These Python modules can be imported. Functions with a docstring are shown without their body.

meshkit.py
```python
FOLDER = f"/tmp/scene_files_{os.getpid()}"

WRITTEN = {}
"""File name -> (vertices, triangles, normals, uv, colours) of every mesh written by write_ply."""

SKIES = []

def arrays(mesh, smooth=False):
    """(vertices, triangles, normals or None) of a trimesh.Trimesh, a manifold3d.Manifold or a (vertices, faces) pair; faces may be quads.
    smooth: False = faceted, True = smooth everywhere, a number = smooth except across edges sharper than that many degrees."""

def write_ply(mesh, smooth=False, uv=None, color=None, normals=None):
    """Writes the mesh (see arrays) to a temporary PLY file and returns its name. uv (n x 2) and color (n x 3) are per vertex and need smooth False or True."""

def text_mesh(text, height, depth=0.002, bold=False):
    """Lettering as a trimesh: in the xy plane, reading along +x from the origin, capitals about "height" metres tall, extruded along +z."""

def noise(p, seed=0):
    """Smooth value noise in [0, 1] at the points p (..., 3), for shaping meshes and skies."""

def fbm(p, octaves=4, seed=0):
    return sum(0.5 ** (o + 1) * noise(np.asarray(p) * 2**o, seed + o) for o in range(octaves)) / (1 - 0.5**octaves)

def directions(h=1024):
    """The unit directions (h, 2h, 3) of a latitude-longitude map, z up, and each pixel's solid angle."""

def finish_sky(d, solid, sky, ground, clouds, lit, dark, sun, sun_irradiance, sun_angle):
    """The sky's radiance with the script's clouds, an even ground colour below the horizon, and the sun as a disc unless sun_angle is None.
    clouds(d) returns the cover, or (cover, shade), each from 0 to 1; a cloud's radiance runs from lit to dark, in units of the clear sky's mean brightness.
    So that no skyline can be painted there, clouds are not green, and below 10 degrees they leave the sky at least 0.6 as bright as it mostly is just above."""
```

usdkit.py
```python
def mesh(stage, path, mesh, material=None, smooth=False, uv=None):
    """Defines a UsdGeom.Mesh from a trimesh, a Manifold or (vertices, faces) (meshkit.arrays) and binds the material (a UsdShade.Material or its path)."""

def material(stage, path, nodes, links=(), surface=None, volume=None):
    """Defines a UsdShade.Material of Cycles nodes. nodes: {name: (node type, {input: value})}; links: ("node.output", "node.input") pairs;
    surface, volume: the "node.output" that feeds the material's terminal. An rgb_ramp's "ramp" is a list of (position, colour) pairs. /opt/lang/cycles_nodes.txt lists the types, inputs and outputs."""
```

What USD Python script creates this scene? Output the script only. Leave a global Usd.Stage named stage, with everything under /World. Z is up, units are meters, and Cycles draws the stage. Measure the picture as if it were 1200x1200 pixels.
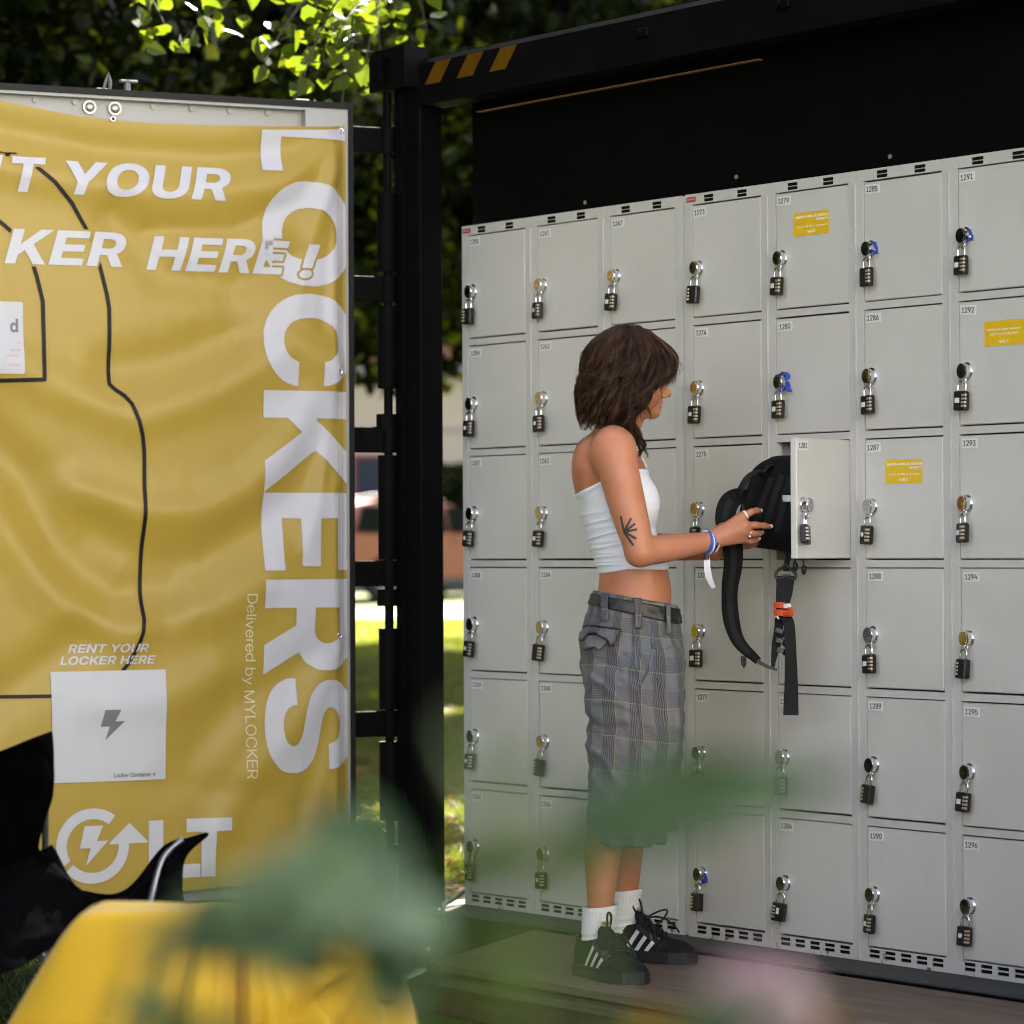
import math, random, glob, re
import numpy as np, trimesh
import usdkit, meshkit
from pxr import Usd, UsdGeom, UsdLux, UsdShade, Gf, Sdf, Vt
from shapely import affinity
from shapely.geometry import Polygon, MultiPolygon, LineString, Point, box as sbox
from shapely.ops import unary_union

stage = Usd.Stage.CreateInMemory()
UsdGeom.SetStageUpAxis(stage, UsdGeom.Tokens.z)
UsdGeom.SetStageMetersPerUnit(stage, 1.0)
UsdGeom.Xform.Define(stage, '/World')
stage.SetDefaultPrim(stage.GetPrimAtPath('/World'))
RNG = np.random.default_rng(7)
A = np.array

# ------------------------------------------------------------------ camera
CAM = A([6.494996, -5.568222, 1.042673])
RIGHT = A([0.6066262, 0.7949729, -0.0047755])
DOWN = A([-0.0126909, 0.0036775, -0.9999127])
FWD = A([-0.7948859, 0.6066338, 0.0123198])
FPX = 3750.08
cam = UsdGeom.Camera.Define(stage, '/World/camera')
M = Gf.Matrix4d(*RIGHT, 0, *(-DOWN), 0, *(-FWD), 0, *CAM, 1)
cam.AddTransformOp().Set(M)
cam.CreateHorizontalApertureAttr(24.0); cam.CreateVerticalApertureAttr(24.0)
cam.CreateFocalLengthAttr(24.0 * FPX / 1200)
cam.CreateClippingRangeAttr(Gf.Vec2f(0.05, 2000))
cam.CreateFStopAttr(2.6); cam.CreateFocusDistanceAttr(8.05)
cam.CreateExposureAttr(3.5)

# ------------------------------------------------------------------ sky and sun
SUN_AZ, SUN_EL = math.radians(-38), math.radians(40)      # azimuth from +y towards +x
sun_dir = A([math.sin(SUN_AZ) * math.cos(SUN_EL), math.cos(SUN_AZ) * math.cos(SUN_EL), math.sin(SUN_EL)])
dome = UsdLux.DomeLight.Define(stage, '/World/sky')
skymat = usdkit.material(stage, '/World/Looks/sky', {
    'tc': ('texture_coordinate', {}),
    's': ('sky_texture', {'sky_type': 'single_scattering', 'sun_disc': False, 'sun_elevation': SUN_EL, 'sun_rotation': SUN_AZ,
                          'aerosol_density': 3.0, 'air_density': 1.0, 'ozone_density': 1.0}),
    'bw': ('rgb_to_bw', {}),
    'wh': ('mix', {'mix_type': 'multiply', 'fac': 1.0, 'color2': (1.0, 1.0, 1.08)}),
    'n': ('noise_texture', {'scale': 2.2, 'detail': 5, 'roughness': 0.55}),
    'r': ('rgb_ramp', {'ramp': [(0.38, (0.25, 0.25, 0.25)), (0.62, (0.95, 0.95, 0.95))]}),
    'm': ('mix', {}),
    'b': ('background_shader', {'strength': 0.055})},
    [('tc.generated', 'n.vector'), ('s.color', 'bw.color'), ('bw.val', 'wh.color1'), ('n.fac', 'r.fac'), ('r.color', 'm.fac'),
     ('s.color', 'm.color1'), ('wh.color', 'm.color2'), ('m.color', 'b.color')], surface='b.background')
UsdShade.MaterialBindingAPI.Apply(dome.GetPrim()).Bind(skymat)
dome.GetPrim().SetCustomDataByKey('kind', 'structure')
sun = UsdLux.DistantLight.Define(stage, '/World/sun')
sun.CreateIntensityAttr(1.25); sun.CreateAngleAttr(0.5); sun.CreateColorAttr(Gf.Vec3f(1.0, 0.92, 0.80))
sun.GetPrim().CreateAttribute('inputs:normalize', Sdf.ValueTypeNames.Bool).Set(True)
_z = sun_dir; _x = np.cross([0, 0, 1.0], _z); _x /= np.linalg.norm(_x); _y = np.cross(_z, _x)
sun.AddTransformOp().Set(Gf.Matrix4d(*_x, 0, *_y, 0, *_z, 0, 0, 0, 20, 1))

# ------------------------------------------------------------------ helpers
_used = {}
def uniq(path):
    n = _used.get(path, 0); _used[path] = n + 1
    return path if n == 0 else f'{path}_{n:03d}'
def tag(prim, label=None, cat=None, group=None, kind=None):
    for k, v in (('label', label), ('category', cat), ('group', group), ('kind', kind)):
        if v: prim.SetCustomDataByKey(k, v)
    return prim
def thing(name, label, cat, loc=(0, 0, 0), rotz=0.0, group=None, scale=None):
    x = UsdGeom.Xform.Define(stage, uniq('/World/' + name))
    x.AddTranslateOp().Set(Gf.Vec3d(*map(float, loc)))
    x.AddRotateXYZOp().Set(Gf.Vec3f(0, 0, float(rotz)))
    tag(x.GetPrim(), label, cat, group)
    return x.GetPrim()
def obj(name, mesh, mat, parent=None, smooth=False, uv=None, label=None, cat=None, group=None, kind=None):
    base = str(parent.GetPath()) if parent is not None else '/World'
    m = usdkit.mesh(stage, uniq(base + '/' + name), mesh, MATS[mat] if isinstance(mat, str) else mat, smooth=smooth, uv=uv)
    return tag(m.GetPrim(), label, cat, group, kind)
def dup(src, loc, rot=(0, 0, 0), label=None, group=None):
    x = UsdGeom.Xform.Define(stage, uniq('/World/' + re.sub(r'_\d{3}$', '', src.GetName())))
    x.GetPrim().GetReferences().AddInternalReference(src.GetPath())
    x.GetPrim().SetInstanceable(True)
    x.GetPrim().GetAttribute('xformOp:translate').Set(Gf.Vec3d(*map(float, loc)))
    x.GetPrim().GetAttribute('xformOp:rotateXYZ').Set(Gf.Vec3f(*map(float, rot)))
    c = src.GetCustomData()
    tag(x.GetPrim(), label or c.get('label'), c.get('category'), group or c.get('group'))
    return x.GetPrim()
def setpose(prim, loc, rot):
    prim.GetAttribute('xformOp:translate').Set(Gf.Vec3d(*map(float, loc)))
    prim.GetAttribute('xformOp:rotateXYZ').Set(Gf.Vec3f(*map(float, rot)))

def cat(*ms):
    ms = [m for m in ms if m is not None]
    return trimesh.util.concatenate([trimesh.Trimesh(*meshkit.arrays(m)[:2], process=False) if not isinstance(m, trimesh.Trimesh) else m for m in ms])
def bx(x0, x1, y0, y1, z0, z1):
    m = trimesh.creation.box((x1 - x0, y1 - y0, z1 - z0)); m.apply_translation(((x0 + x1) / 2, (y0 + y1) / 2, (z0 + z1) / 2)); return m
def cbx(x0, x1, y0, y1, z0, z1, c=0.004):
    """box with chamfered edges"""
    pts = []
    for sx in (0, 1):
        for sy in (0, 1):
            for sz in (0, 1):
                p = A([(x0, x1)[sx], (y0, y1)[sy], (z0, z1)[sz]], float); s = A([1 - 2 * sx, 1 - 2 * sy, 1 - 2 * sz])
                for k in range(3):
                    q = p + s * c; q[k] = p[k]; pts.append(q)
    return trimesh.convex.convex_hull(A(pts))
def cyl(p0, p1, r, n=16, r1=None, caps=True):
    p0, p1 = A(p0, float), A(p1, float); d = p1 - p0; L = np.linalg.norm(d); d /= L
    a = np.cross(d, [0, 0, 1.0] if abs(d[2]) < .9 else [1.0, 0, 0]); a /= np.linalg.norm(a); b = np.cross(d, a)
    t = np.linspace(0, 2 * np.pi, n, endpoint=False); r1 = r if r1 is None else r1
    ring = np.cos(t)[:, None] * a + np.sin(t)[:, None] * b
    v = np.vstack([p0 + ring * r, p1 + ring * r1, [p0], [p1]]); f = []
    for i in range(n):
        j = (i + 1) % n; f += [[i, n + j, j], [i, n + i, n + j]]
        if caps: f += [[2 * n, i, j], [2 * n + 1, n + j, n + i]]
    m = trimesh.Trimesh(v, f, process=False)
    m.fix_normals() if False else None
    return trimesh.Trimesh(v, A(f)[:, ::-1] if trimesh.Trimesh(v, f, process=False).volume < 0 else A(f), process=False)
def tube(pts, r, n=10, closed=False, flat=1.0, up=None, caps=True):
    """swept tube; r scalar or per point; flat squeezes one axis"""
    P = A(pts, float); N = len(P); r = np.broadcast_to(np.asarray(r, float), (N,))
    T = np.gradient(P, axis=0) if not closed else np.roll(P, -1, 0) - np.roll(P, 1, 0)
    T /= np.linalg.norm(T, axis=1, keepdims=True) + 1e-12
    u = A(up if up is not None else ([0, 0, 1.0] if abs(T[0][2]) < .9 else [1.0, 0, 0]), float)
    V = []
    th = np.linspace(0, 2 * np.pi, n, endpoint=False)
    for i in range(N):
        u = u - T[i] * (u @ T[i]); u /= np.linalg.norm(u) + 1e-12; w = np.cross(T[i], u)
        V.append(P[i] + r[i] * (np.cos(th)[:, None] * w + flat * np.sin(th)[:, None] * u))
    V = np.vstack(V); F = []
    for i in range(N if closed else N - 1):
        a, b = i * n, ((i + 1) % N) * n
        for k in range(n):
            l = (k + 1) % n; F += [[a + k, a + l, b + l], [a + k, b + l, b + k]]
    if not closed and caps:
        V = np.vstack([V, P[:1], P[-1:]]); c0, c1 = len(V) - 2, len(V) - 1; e = (N - 1) * n
        for k in range(n):
            l = (k + 1) % n; F += [[c0, l, k], [c1, e + k, e + l]]
    return trimesh.Trimesh(V, F, process=False)
def ribbon(pts, side, width, thick):
    """flat strap: rectangular section swept along pts; side = per point or single width direction"""
    P = A(pts, float); N = len(P); S = np.broadcast_to(A(side, float), (N, 3)).copy(); w = np.broadcast_to(np.asarray(width, float), (N,))
    T = np.gradient(P, axis=0); T /= np.linalg.norm(T, axis=1, keepdims=True)
    S -= T * (S * T).sum(1, keepdims=True); S /= np.linalg.norm(S, axis=1, keepdims=True); U = np.cross(T, S)
    V, F = [], []
    sec = [(-.5, -.35), (-.47, -.5), (.47, -.5), (.5, -.35), (.5, .35), (.47, .5), (-.47, .5), (-.5, .35)]; n = len(sec)
    for i in range(N):
        for a, b in sec: V.append(P[i] + S[i] * a * w[i] + U[i] * b * thick)
    for i in range(N - 1):
        for k in range(n):
            l = (k + 1) % n; F += [[i * n + k, i * n + l, (i + 1) * n + l], [i * n + k, (i + 1) * n + l, (i + 1) * n + k]]
    e = (N - 1) * n
    for k in range(1, n - 1): F += [[0, k + 1, k], [e, e + k, e + k + 1]]
    return trimesh.Trimesh(V, F, process=False)
def spline(pts, n):
    from scipy.interpolate import CubicSpline
    P = A(pts, float); t = np.r_[0, np.cumsum(np.linalg.norm(np.diff(P, axis=0), axis=1))]
    return CubicSpline(t, P)(np.linspace(0, t[-1], n))
def extrude(poly, h):
    ps = getattr(poly, 'geoms', [poly])
    return cat(*[trimesh.creation.extrude_polygon(g, h, engine='earcut') for g in ps if g.area > 1e-9])
def xz(m, y):
    """extruded in xy (height +z) -> stands in the xz plane, its front (extrusion top) facing -y at y"""
    v = A(m.vertices); return trimesh.Trimesh(np.c_[v[:, 0], y - v[:, 2], v[:, 1]], m.faces, process=False)
_fonts = {}
def text_poly(text, weight=700, size=160):
    """shapely outline of the text, capital height 1, baseline 0, starting x = 0"""
    from PIL import Image, ImageDraw, ImageFont
    key = (weight, size)
    if key not in _fonts:
        ft = ImageFont.truetype(glob.glob('/opt/blender-*/*/datafiles/fonts/Inter.woff2')[0], size)
        ft.set_variation_by_axes([32, weight]); _fonts[key] = ft
    ft = _fonts[key]
    x0, y0, x1, y1 = ft.getbbox(text, anchor='ls')
    im = Image.new('L', (x1 - x0 + 8, y1 - y0 + 8)); ImageDraw.Draw(im).text((4 - x0, 4 - y0), text, 255, ft, anchor='ls')
    on = np.pad(np.asarray(im) > 127, ((0, 0), (1, 1))).astype(np.int8)
    r, s = np.nonzero(np.diff(on, axis=1) == 1); e = np.nonzero(np.diff(on, axis=1) == -1)[1]
    from shapely import box as vbox, union_all
    sh = union_all(vbox(s, -r - 1, e, -r)).buffer(1.1).buffer(-1.1).simplify(0.75)
    k = 1 / (0.727 * size)
    return affinity.affine_transform(sh, [k, 0, 0, k, -4 * k, (4 - y0) * k])
def fit_poly(p, x0, x1, y0, y1):
    a, b, c, d = p.bounds
    return affinity.affine_transform(p, [(x1 - x0) / (c - a), 0, 0, (y1 - y0) / (d - b), x0 - a * (x1 - x0) / (c - a), y0 - b * (y1 - y0) / (d - b)])
def tri2d(poly):
    V, F, o = [], [], 0
    for g in getattr(poly, 'geoms', [poly]):
        if g.area < 1e-9: continue
        v, f = trimesh.creation.triangulate_polygon(g, engine='earcut')
        V.append(v); F.append(f + o); o += len(v)
    return np.vstack(V), np.vstack(F)
def at(u, v, dist):
    """the point dist metres in front of the camera seen at pixel (u, v) of the 1200 px photograph"""
    return CAM + dist * (FWD + RIGHT * (u - 600) / FPX + DOWN * (v - 600) / FPX)

# implicit surfaces -> one smooth mesh (naive surface nets)
def surface_nets(fn, lo, hi, h, pad=0.03):
    lo, hi = A(lo, float), A(hi, float); n = np.ceil((hi - lo) / h).astype(int) + 1
    B = 12; nb = -(-n // B); val = np.full(tuple(nb * B), 1.0, np.float32)
    ci = np.stack(np.meshgrid(*[np.arange(k) for k in nb], indexing='ij'), -1).reshape(-1, 3)
    cen = lo + (ci * B + B / 2) * h; d = fn(cen); rad = B * h * 0.9 + pad
    near = np.abs(d) < rad
    off = np.stack(np.meshgrid(*[np.arange(B)] * 3, indexing='ij'), -1).reshape(-1, 3)
    for c, dd in zip(ci[~near], d[~near]):
        if dd < 0: val[c[0] * B:(c[0] + 1) * B, c[1] * B:(c[1] + 1) * B, c[2] * B:(c[2] + 1) * B] = -1
    sel = ci[near]
    for k in range(0, len(sel), 60):
        q = sel[k:k + 60]; idx = (q[:, None, :] * B + off[None]); w = fn((lo + idx.reshape(-1, 3) * h)).astype(np.float32)
        ii = idx.reshape(-1, 3); val[ii[:, 0], ii[:, 1], ii[:, 2]] = w
    s = val < 0
    c8 = np.zeros(tuple(A(val.shape) - 1), np.int8)
    for a in (0, 1):
        for b in (0, 1):
            for c in (0, 1):
                c8 += s[a:s.shape[0] - 1 + a, b:s.shape[1] - 1 + b, c:s.shape[2] - 1 + c]
    act = (c8 > 0) & (c8 < 8); I = np.argwhere(act); ids = np.full(act.shape, -1, np.int64); ids[act] = np.arange(len(I))
    acc = np.zeros((len(I), 3)); cnt = np.zeros(len(I))
    cor = [(a, b, c) for a in (0, 1) for b in (0, 1) for c in (0, 1)]
    for p in range(8):
        for q in range(p + 1, 8):
            dd = A(cor[q]) - A(cor[p])
            if np.abs(dd).sum() != 1: continue
            ip, iq = I + cor[p], I + cor[q]
            vp, vq = val[ip[:, 0], ip[:, 1], ip[:, 2]], val[iq[:, 0], iq[:, 1], iq[:, 2]]
            x = (vp < 0) != (vq < 0); t = np.where(x, vp / np.where(x, vp - vq, 1), 0)
            acc[x] += (A(cor[p]) + t[:, None] * dd)[x]; cnt[x] += 1
    V = lo + (I + acc / cnt[:, None]) * h
    F = []
    for ax in range(3):
        b, c = (ax + 1) % 3, (ax + 2) % 3
        sl0 = [slice(None)] * 3; sl1 = [slice(None)] * 3; sl0[ax] = slice(0, -1); sl1[ax] = slice(1, None)
        e = np.argwhere(s[tuple(sl0)] != s[tuple(sl1)])
        e = e[(e[:, b] > 0) & (e[:, c] > 0) & (e[:, b] < s.shape[b] - 1) & (e[:, c] < s.shape[c] - 1)]
        ins = s[e[:, 0], e[:, 1], e[:, 2]]
        def g(db, dc):
            k = e.copy(); k[:, b] -= db; k[:, c] -= dc; return ids[k[:, 0], k[:, 1], k[:, 2]]
        q = np.stack([g(1, 1), g(0, 1), g(0, 0), g(1, 0)], 1)
        q[~ins] = q[~ins][:, ::-1]
        F.append(q)
    Q = np.vstack(F); Q = Q[(Q >= 0).all(1)]
    return trimesh.Trimesh(V, np.vstack([Q[:, [0, 1, 2]], Q[:, [0, 2, 3]]]), process=False)
def relax(m, it=3, lam=0.5):
    """laplacian smoothing on the mesh's own edges"""
    import scipy.sparse as sp
    e = m.edges_unique; n = len(m.vertices)
    a = sp.coo_matrix((np.ones(len(e)), (e[:, 0], e[:, 1])), (n, n)); a = (a + a.T).tocsr(); deg = np.maximum(A(a.sum(1)).ravel(), 1)
    v = A(m.vertices)
    for k in range(it):
        v = v + lam * ((a @ v) / deg[:, None] - v); v = v - lam * 1.03 * ((a @ v) / deg[:, None] - v) if k % 2 else v
    return trimesh.Trimesh(v, m.faces, process=False)
def smin(a, b, k): 
    hh = np.clip(0.5 + 0.5 * (b - a) / k, 0, 1); return b + (a - b) * hh - k * hh * (1 - hh)
def near(fn, pts, pad):
    """fn evaluated only inside the box round pts; far away it counts as empty"""
    pts = A(pts); lo, hi = pts.min(0) - pad, pts.max(0) + pad
    def g(p):
        m = ((p > lo) & (p < hi)).all(1); d = np.full(len(p), 1.0)
        if m.any(): d[m] = fn(p[m])
        return d
    return g
def smax(a, b, k): return -smin(-a, -b, k)
def cap(p, a, b, ra, rb=None):
    """tapered capsule distance"""
    rb = ra if rb is None else rb; a, b = A(a, float), A(b, float); ba = b - a; t = np.clip(((p - a) @ ba) / (ba @ ba), 0, 1)
    q = p - a - t[:, None] * ba; return np.sqrt(np.einsum('ij,ij->i', q, q)) - (ra + (rb - ra) * t)
def ell(p, c, r, rot=None):
    q = p - A(c, float)
    if rot is not None: q = q @ rot
    r = A(r, float); q = q / r; k0 = np.sqrt(np.einsum('ij,ij->i', q, q)); q = q / r; k1 = np.sqrt(np.einsum('ij,ij->i', q, q))
    return k0 * (k0 - 1) / np.maximum(k1, 1e-9)
def roty(deg):
    a = math.radians(deg); return A([[math.cos(a), 0, math.sin(a)], [0, 1, 0], [-math.sin(a), 0, math.cos(a)]])
def rotz(deg):
    a = math.radians(deg); return A([[math.cos(a), -math.sin(a), 0], [math.sin(a), math.cos(a), 0], [0, 0, 1]])
def rotx(deg):
    a = math.radians(deg); return A([[1, 0, 0], [0, math.cos(a), -math.sin(a)], [0, math.sin(a), math.cos(a)]])

# ------------------------------------------------------------------ materials
MATS = {}
def mat(name, color, rough=0.5, metal=0.0, spec=0.5, var=0.0, vscale=6.0, bump=0.0, bscale=60.0, rvar=0.0, extra=None, objspace=False, bdist=0.01, coat=0.0, sheen=0.0, var2=None, sss=0.0):
    """principled paint: colour broken by noise (var), fine relief (bump), roughness variation (rvar)"""
    n = {'p': ('principled_bsdf', {'base_color': color, 'roughness': rough, 'metallic': metal, 'specular_ior_level': spec, 'coat_weight': coat, 'sheen_weight': sheen, 'subsurface_weight': sss, 'subsurface_scale': 0.01, 'subsurface_radius': (1.0, .35, .2)})}
    l = []
    n['g'] = ('texture_coordinate', {}) if objspace else ('geometry', {})
    src = 'g.object' if objspace else 'g.position'
    if var > 0:
        c = A(color)
        n['n'] = ('noise_texture', {'scale': vscale, 'detail': 6, 'roughness': 0.62})
        n['r'] = ('rgb_ramp', {'ramp': [(0.28, tuple(np.clip(c * (1 - var), 0, 1))), (0.5, tuple(c)), (0.74, tuple(np.clip(A(var2) if var2 is not None else c * (1 + var * .7), 0, 1)))]})
        l += [(src, 'n.vector'), ('n.fac', 'r.fac'), ('r.color', 'p.base_color')]
    if rvar > 0:
        n['n2'] = ('noise_texture', {'scale': vscale * 2.3, 'detail': 5, 'roughness': 0.6})
        n['mr'] = ('map_range', {'from_min': 0.3, 'from_max': 0.7, 'to_min': max(rough - rvar, .02), 'to_max': min(rough + rvar, 1)})
        l += [(src, 'n2.vector'), ('n2.fac', 'mr.value'), ('mr.result', 'p.roughness')]
    if bump > 0:
        n['n3'] = ('noise_texture', {'scale': bscale, 'detail': 4, 'roughness': 0.55})
        n['b'] = ('bump', {'strength': bump, 'distance': bdist})
        l += [(src, 'n3.vector'), ('n3.fac', 'b.height'), ('b.normal', 'p.normal')]
    MATS[name] = usdkit.material(stage, '/World/Looks/' + name, n, l, surface='p.BSDF')
    return MATS[name]

MATS['locker_paint'] = usdkit.material(stage, '/World/Looks/locker_paint', {
    'g': ('geometry', {}), 'n': ('noise_texture', {'scale': 2.4, 'detail': 6, 'roughness': .6}), 'r': ('rgb_ramp', {'ramp': [(.3, (.555, .54, .505)), (.5, (.60, .585, .55)), (.72, (.625, .61, .58))]}),
    'ms': ('mapping', {'scale': (26, 26, 1.6)}), 'ns': ('noise_texture', {'scale': 1.0, 'detail': 4, 'roughness': .6}), 'sr': ('map_range', {'from_min': .60, 'from_max': .78, 'to_min': 0, 'to_max': .10, 'clamp': True}),
    'nd': ('noise_texture', {'scale': 85, 'detail': 3, 'roughness': .7}), 'dr': ('map_range', {'from_min': .70, 'from_max': .76, 'to_min': 0, 'to_max': .35, 'clamp': True}), 'nf': ('noise_texture', {'scale': 3.1, 'detail': 2}), 'fr': ('map_range', {'from_min': .52, 'from_max': .66, 'to_min': 0, 'to_max': 1, 'clamp': True}), 'dm': ('math', {'math_type': 'multiply'}),
    'm1': ('mix', {'color2': (.36, .33, .28)}), 'm2': ('mix', {'color2': (.16, .12, .09)}), 'nr': ('noise_texture', {'scale': 9, 'detail': 6, 'roughness': .7}), 'rr': ('map_range', {'from_min': .3, 'from_max': .7, 'to_min': .30, 'to_max': .50}),
    'nb': ('noise_texture', {'scale': 150, 'detail': 3}), 'b1': ('bump', {'strength': .03, 'distance': .003}), 'nw': ('noise_texture', {'scale': 5, 'detail': 1}), 'b2': ('bump', {'strength': .05, 'distance': .02}), 'p': ('principled_bsdf', {})},
    [('g.position', x + '.vector') for x in ('n', 'ms', 'nd', 'nf', 'nr', 'nb', 'nw')] + [('ms.vector', 'ns.vector'), ('n.fac', 'r.fac'), ('ns.fac', 'sr.value'), ('nd.fac', 'dr.value'), ('nf.fac', 'fr.value'), ('dr.result', 'dm.value1'), ('fr.result', 'dm.value2'),
     ('r.color', 'm1.color1'), ('sr.result', 'm1.fac'), ('m1.color', 'm2.color1'), ('dm.value', 'm2.fac'), ('m2.color', 'p.base_color'), ('nr.fac', 'rr.value'), ('rr.result', 'p.roughness'), ('nb.fac', 'b1.height'), ('nw.fac', 'b2.height'), ('b1.normal', 'b2.normal'), ('b2.normal', 'p.normal')], surface='p.BSDF')
mat('locker_frame_paint', (0.56, 0.55, 0.525), 0.40, var=0.05, vscale=4.0, rvar=0.08, bump=0.02, bscale=140, bdist=.004)
mat('locker_inside', (0.55, 0.55, 0.54), 0.5)
mat('label_white', (0.74, 0.74, 0.72), 0.55)
mat('label_ink', (0.02, 0.02, 0.025), 0.6)
mat('red_badge', (0.45, 0.05, 0.055), 0.4)
mat('badge_pale', (0.6, 0.3, 0.3), 0.4)
mat('chrome', (0.78, 0.78, 0.80), 0.14, metal=1.0, rvar=.06, vscale=40)
mat('reflect_gold', (0.75, 0.60, 0.28), 0.25, metal=1.0)  # chrome lock faces; gold, dark, bronze and yellow-green tints paint their reflections
mat('reflect_dark', (0.10, 0.095, 0.08), 0.2, metal=1.0)
mat('reflect_bronze', (0.55, 0.40, 0.25), 0.22, metal=1.0)
mat('face_silver', (0.55, 0.55, 0.56), 0.3, metal=1.0)
mat('reflect_yellowgreen', (0.55, 0.50, 0.10), 0.25, metal=1.0)
mat('padlock_black', (0.006, 0.006, 0.0065), 0.38, rvar=.1, vscale=30)
mat('dial_brass', (0.62, 0.50, 0.36), 0.35, metal=.8)
mat('sticker_white', (0.75, 0.73, 0.70), 0.6)
mat('sticker_yellow', (0.80, 0.50, 0.015), 0.45)
mat('sticker_ink', (0.86, 0.80, 0.62), 0.5)
mat('band_blue', (0.015, 0.06, 0.42), 0.35)
mat('container_black', (0.0022, 0.0022, 0.0023), 0.6, var=.35, vscale=5, rvar=.12, bump=.08, bscale=30, spec=.06)
mat('board_black', (0.0022, 0.0022, 0.0022), 0.8, var=.3, vscale=9, spec=.05)
mat('gasket', (0.006, 0.006, 0.0065), 0.55, spec=.25)
mat('door_white', (0.36, 0.36, 0.35), 0.42, var=.06, vscale=5, bump=.03, bscale=60)
mat('hazard_yellow', (0.12, 0.056, 0.002), 0.8, spec=.1, var=.25, vscale=14)
mat('bolt_metal', (0.42, 0.41, 0.38), 0.4, metal=.8, var=.2, vscale=60)
mat('galv', (0.16, 0.16, 0.17), 0.5, metal=.6, var=.15, vscale=40)
mat('gap_sunlight', (0.20, 0.09, 0.03), 0.6)
mat('cable', (0.008, 0.008, 0.008), 0.9, spec=.05)
mat('floor_grey', (0.05, 0.05, 0.049), 0.75, var=.35, vscale=14, bump=.2, bscale=50)
# ------------------------------------------------------------------ ground, road
def ground_z(x, y):
    """gently rising lawn towards the road behind; flat round the container"""
    d = (A(x) - CAM[0]) * FWD[0] + (A(y) - CAM[1]) * FWD[1]
    return -0.13 + 0.5 * np.clip((d - 16) / 34, 0, 1) ** 1.3
def ground_sheet(z_off=0.0):
    xs = np.r_[-300, -200, -140, np.arange(-100, 40, 1.5), 60, 120, 300.]; ys = np.r_[-300, -120, -60, np.arange(-30, 80, 1.5), 110, 160, 300.]
    X, Y = np.meshgrid(xs, ys, indexing='ij'); Z = ground_z(X, Y) + z_off
    Z = Z + 0.035 * (meshkit.fbm(np.stack([X * .5, Y * .5, X * 0], -1), 3, 3) - .5) * ((X < -2) | (Y < -3))
    V = np.stack([X, Y, Z], -1).reshape(-1, 3); a, b = len(xs), len(ys)
    i = (np.arange(a - 1)[:, None] * b + np.arange(b - 1)).ravel()
    return trimesh.Trimesh(V, np.vstack([np.c_[i, i + b, i + b + 1], np.c_[i, i + b + 1, i + 1]]), process=False)
MATS['lawn'] = usdkit.material(stage, '/World/Looks/lawn', {
    'g': ('geometry', {}), 'n': ('noise_texture', {'scale': 0.9, 'detail': 8, 'roughness': .65}), 'n2': ('noise_texture', {'scale': 22, 'detail': 5, 'roughness': .7}),
    'r': ('rgb_ramp', {'ramp': [(0.3, (0.045, 0.075, 0.012)), (0.5, (0.075, 0.11, 0.018)), (0.62, (0.11, 0.12, 0.028)), (0.75, (0.16, 0.11, 0.045))]}),
    'm': ('mix', {'mix_type': 'overlay', 'fac': .55}), 'b': ('bump', {'strength': .8, 'distance': .03}), 'p': ('principled_bsdf', {'roughness': .85, 'specular_ior_level': .2})},
    [('g.position', 'n.vector'), ('g.position', 'n2.vector'), ('n.fac', 'r.fac'), ('r.color', 'm.color1'), ('n2.color', 'm.color2'), ('m.color', 'p.base_color'), ('n2.fac', 'b.height'), ('b.normal', 'p.normal')], surface='p.BSDF')
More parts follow.
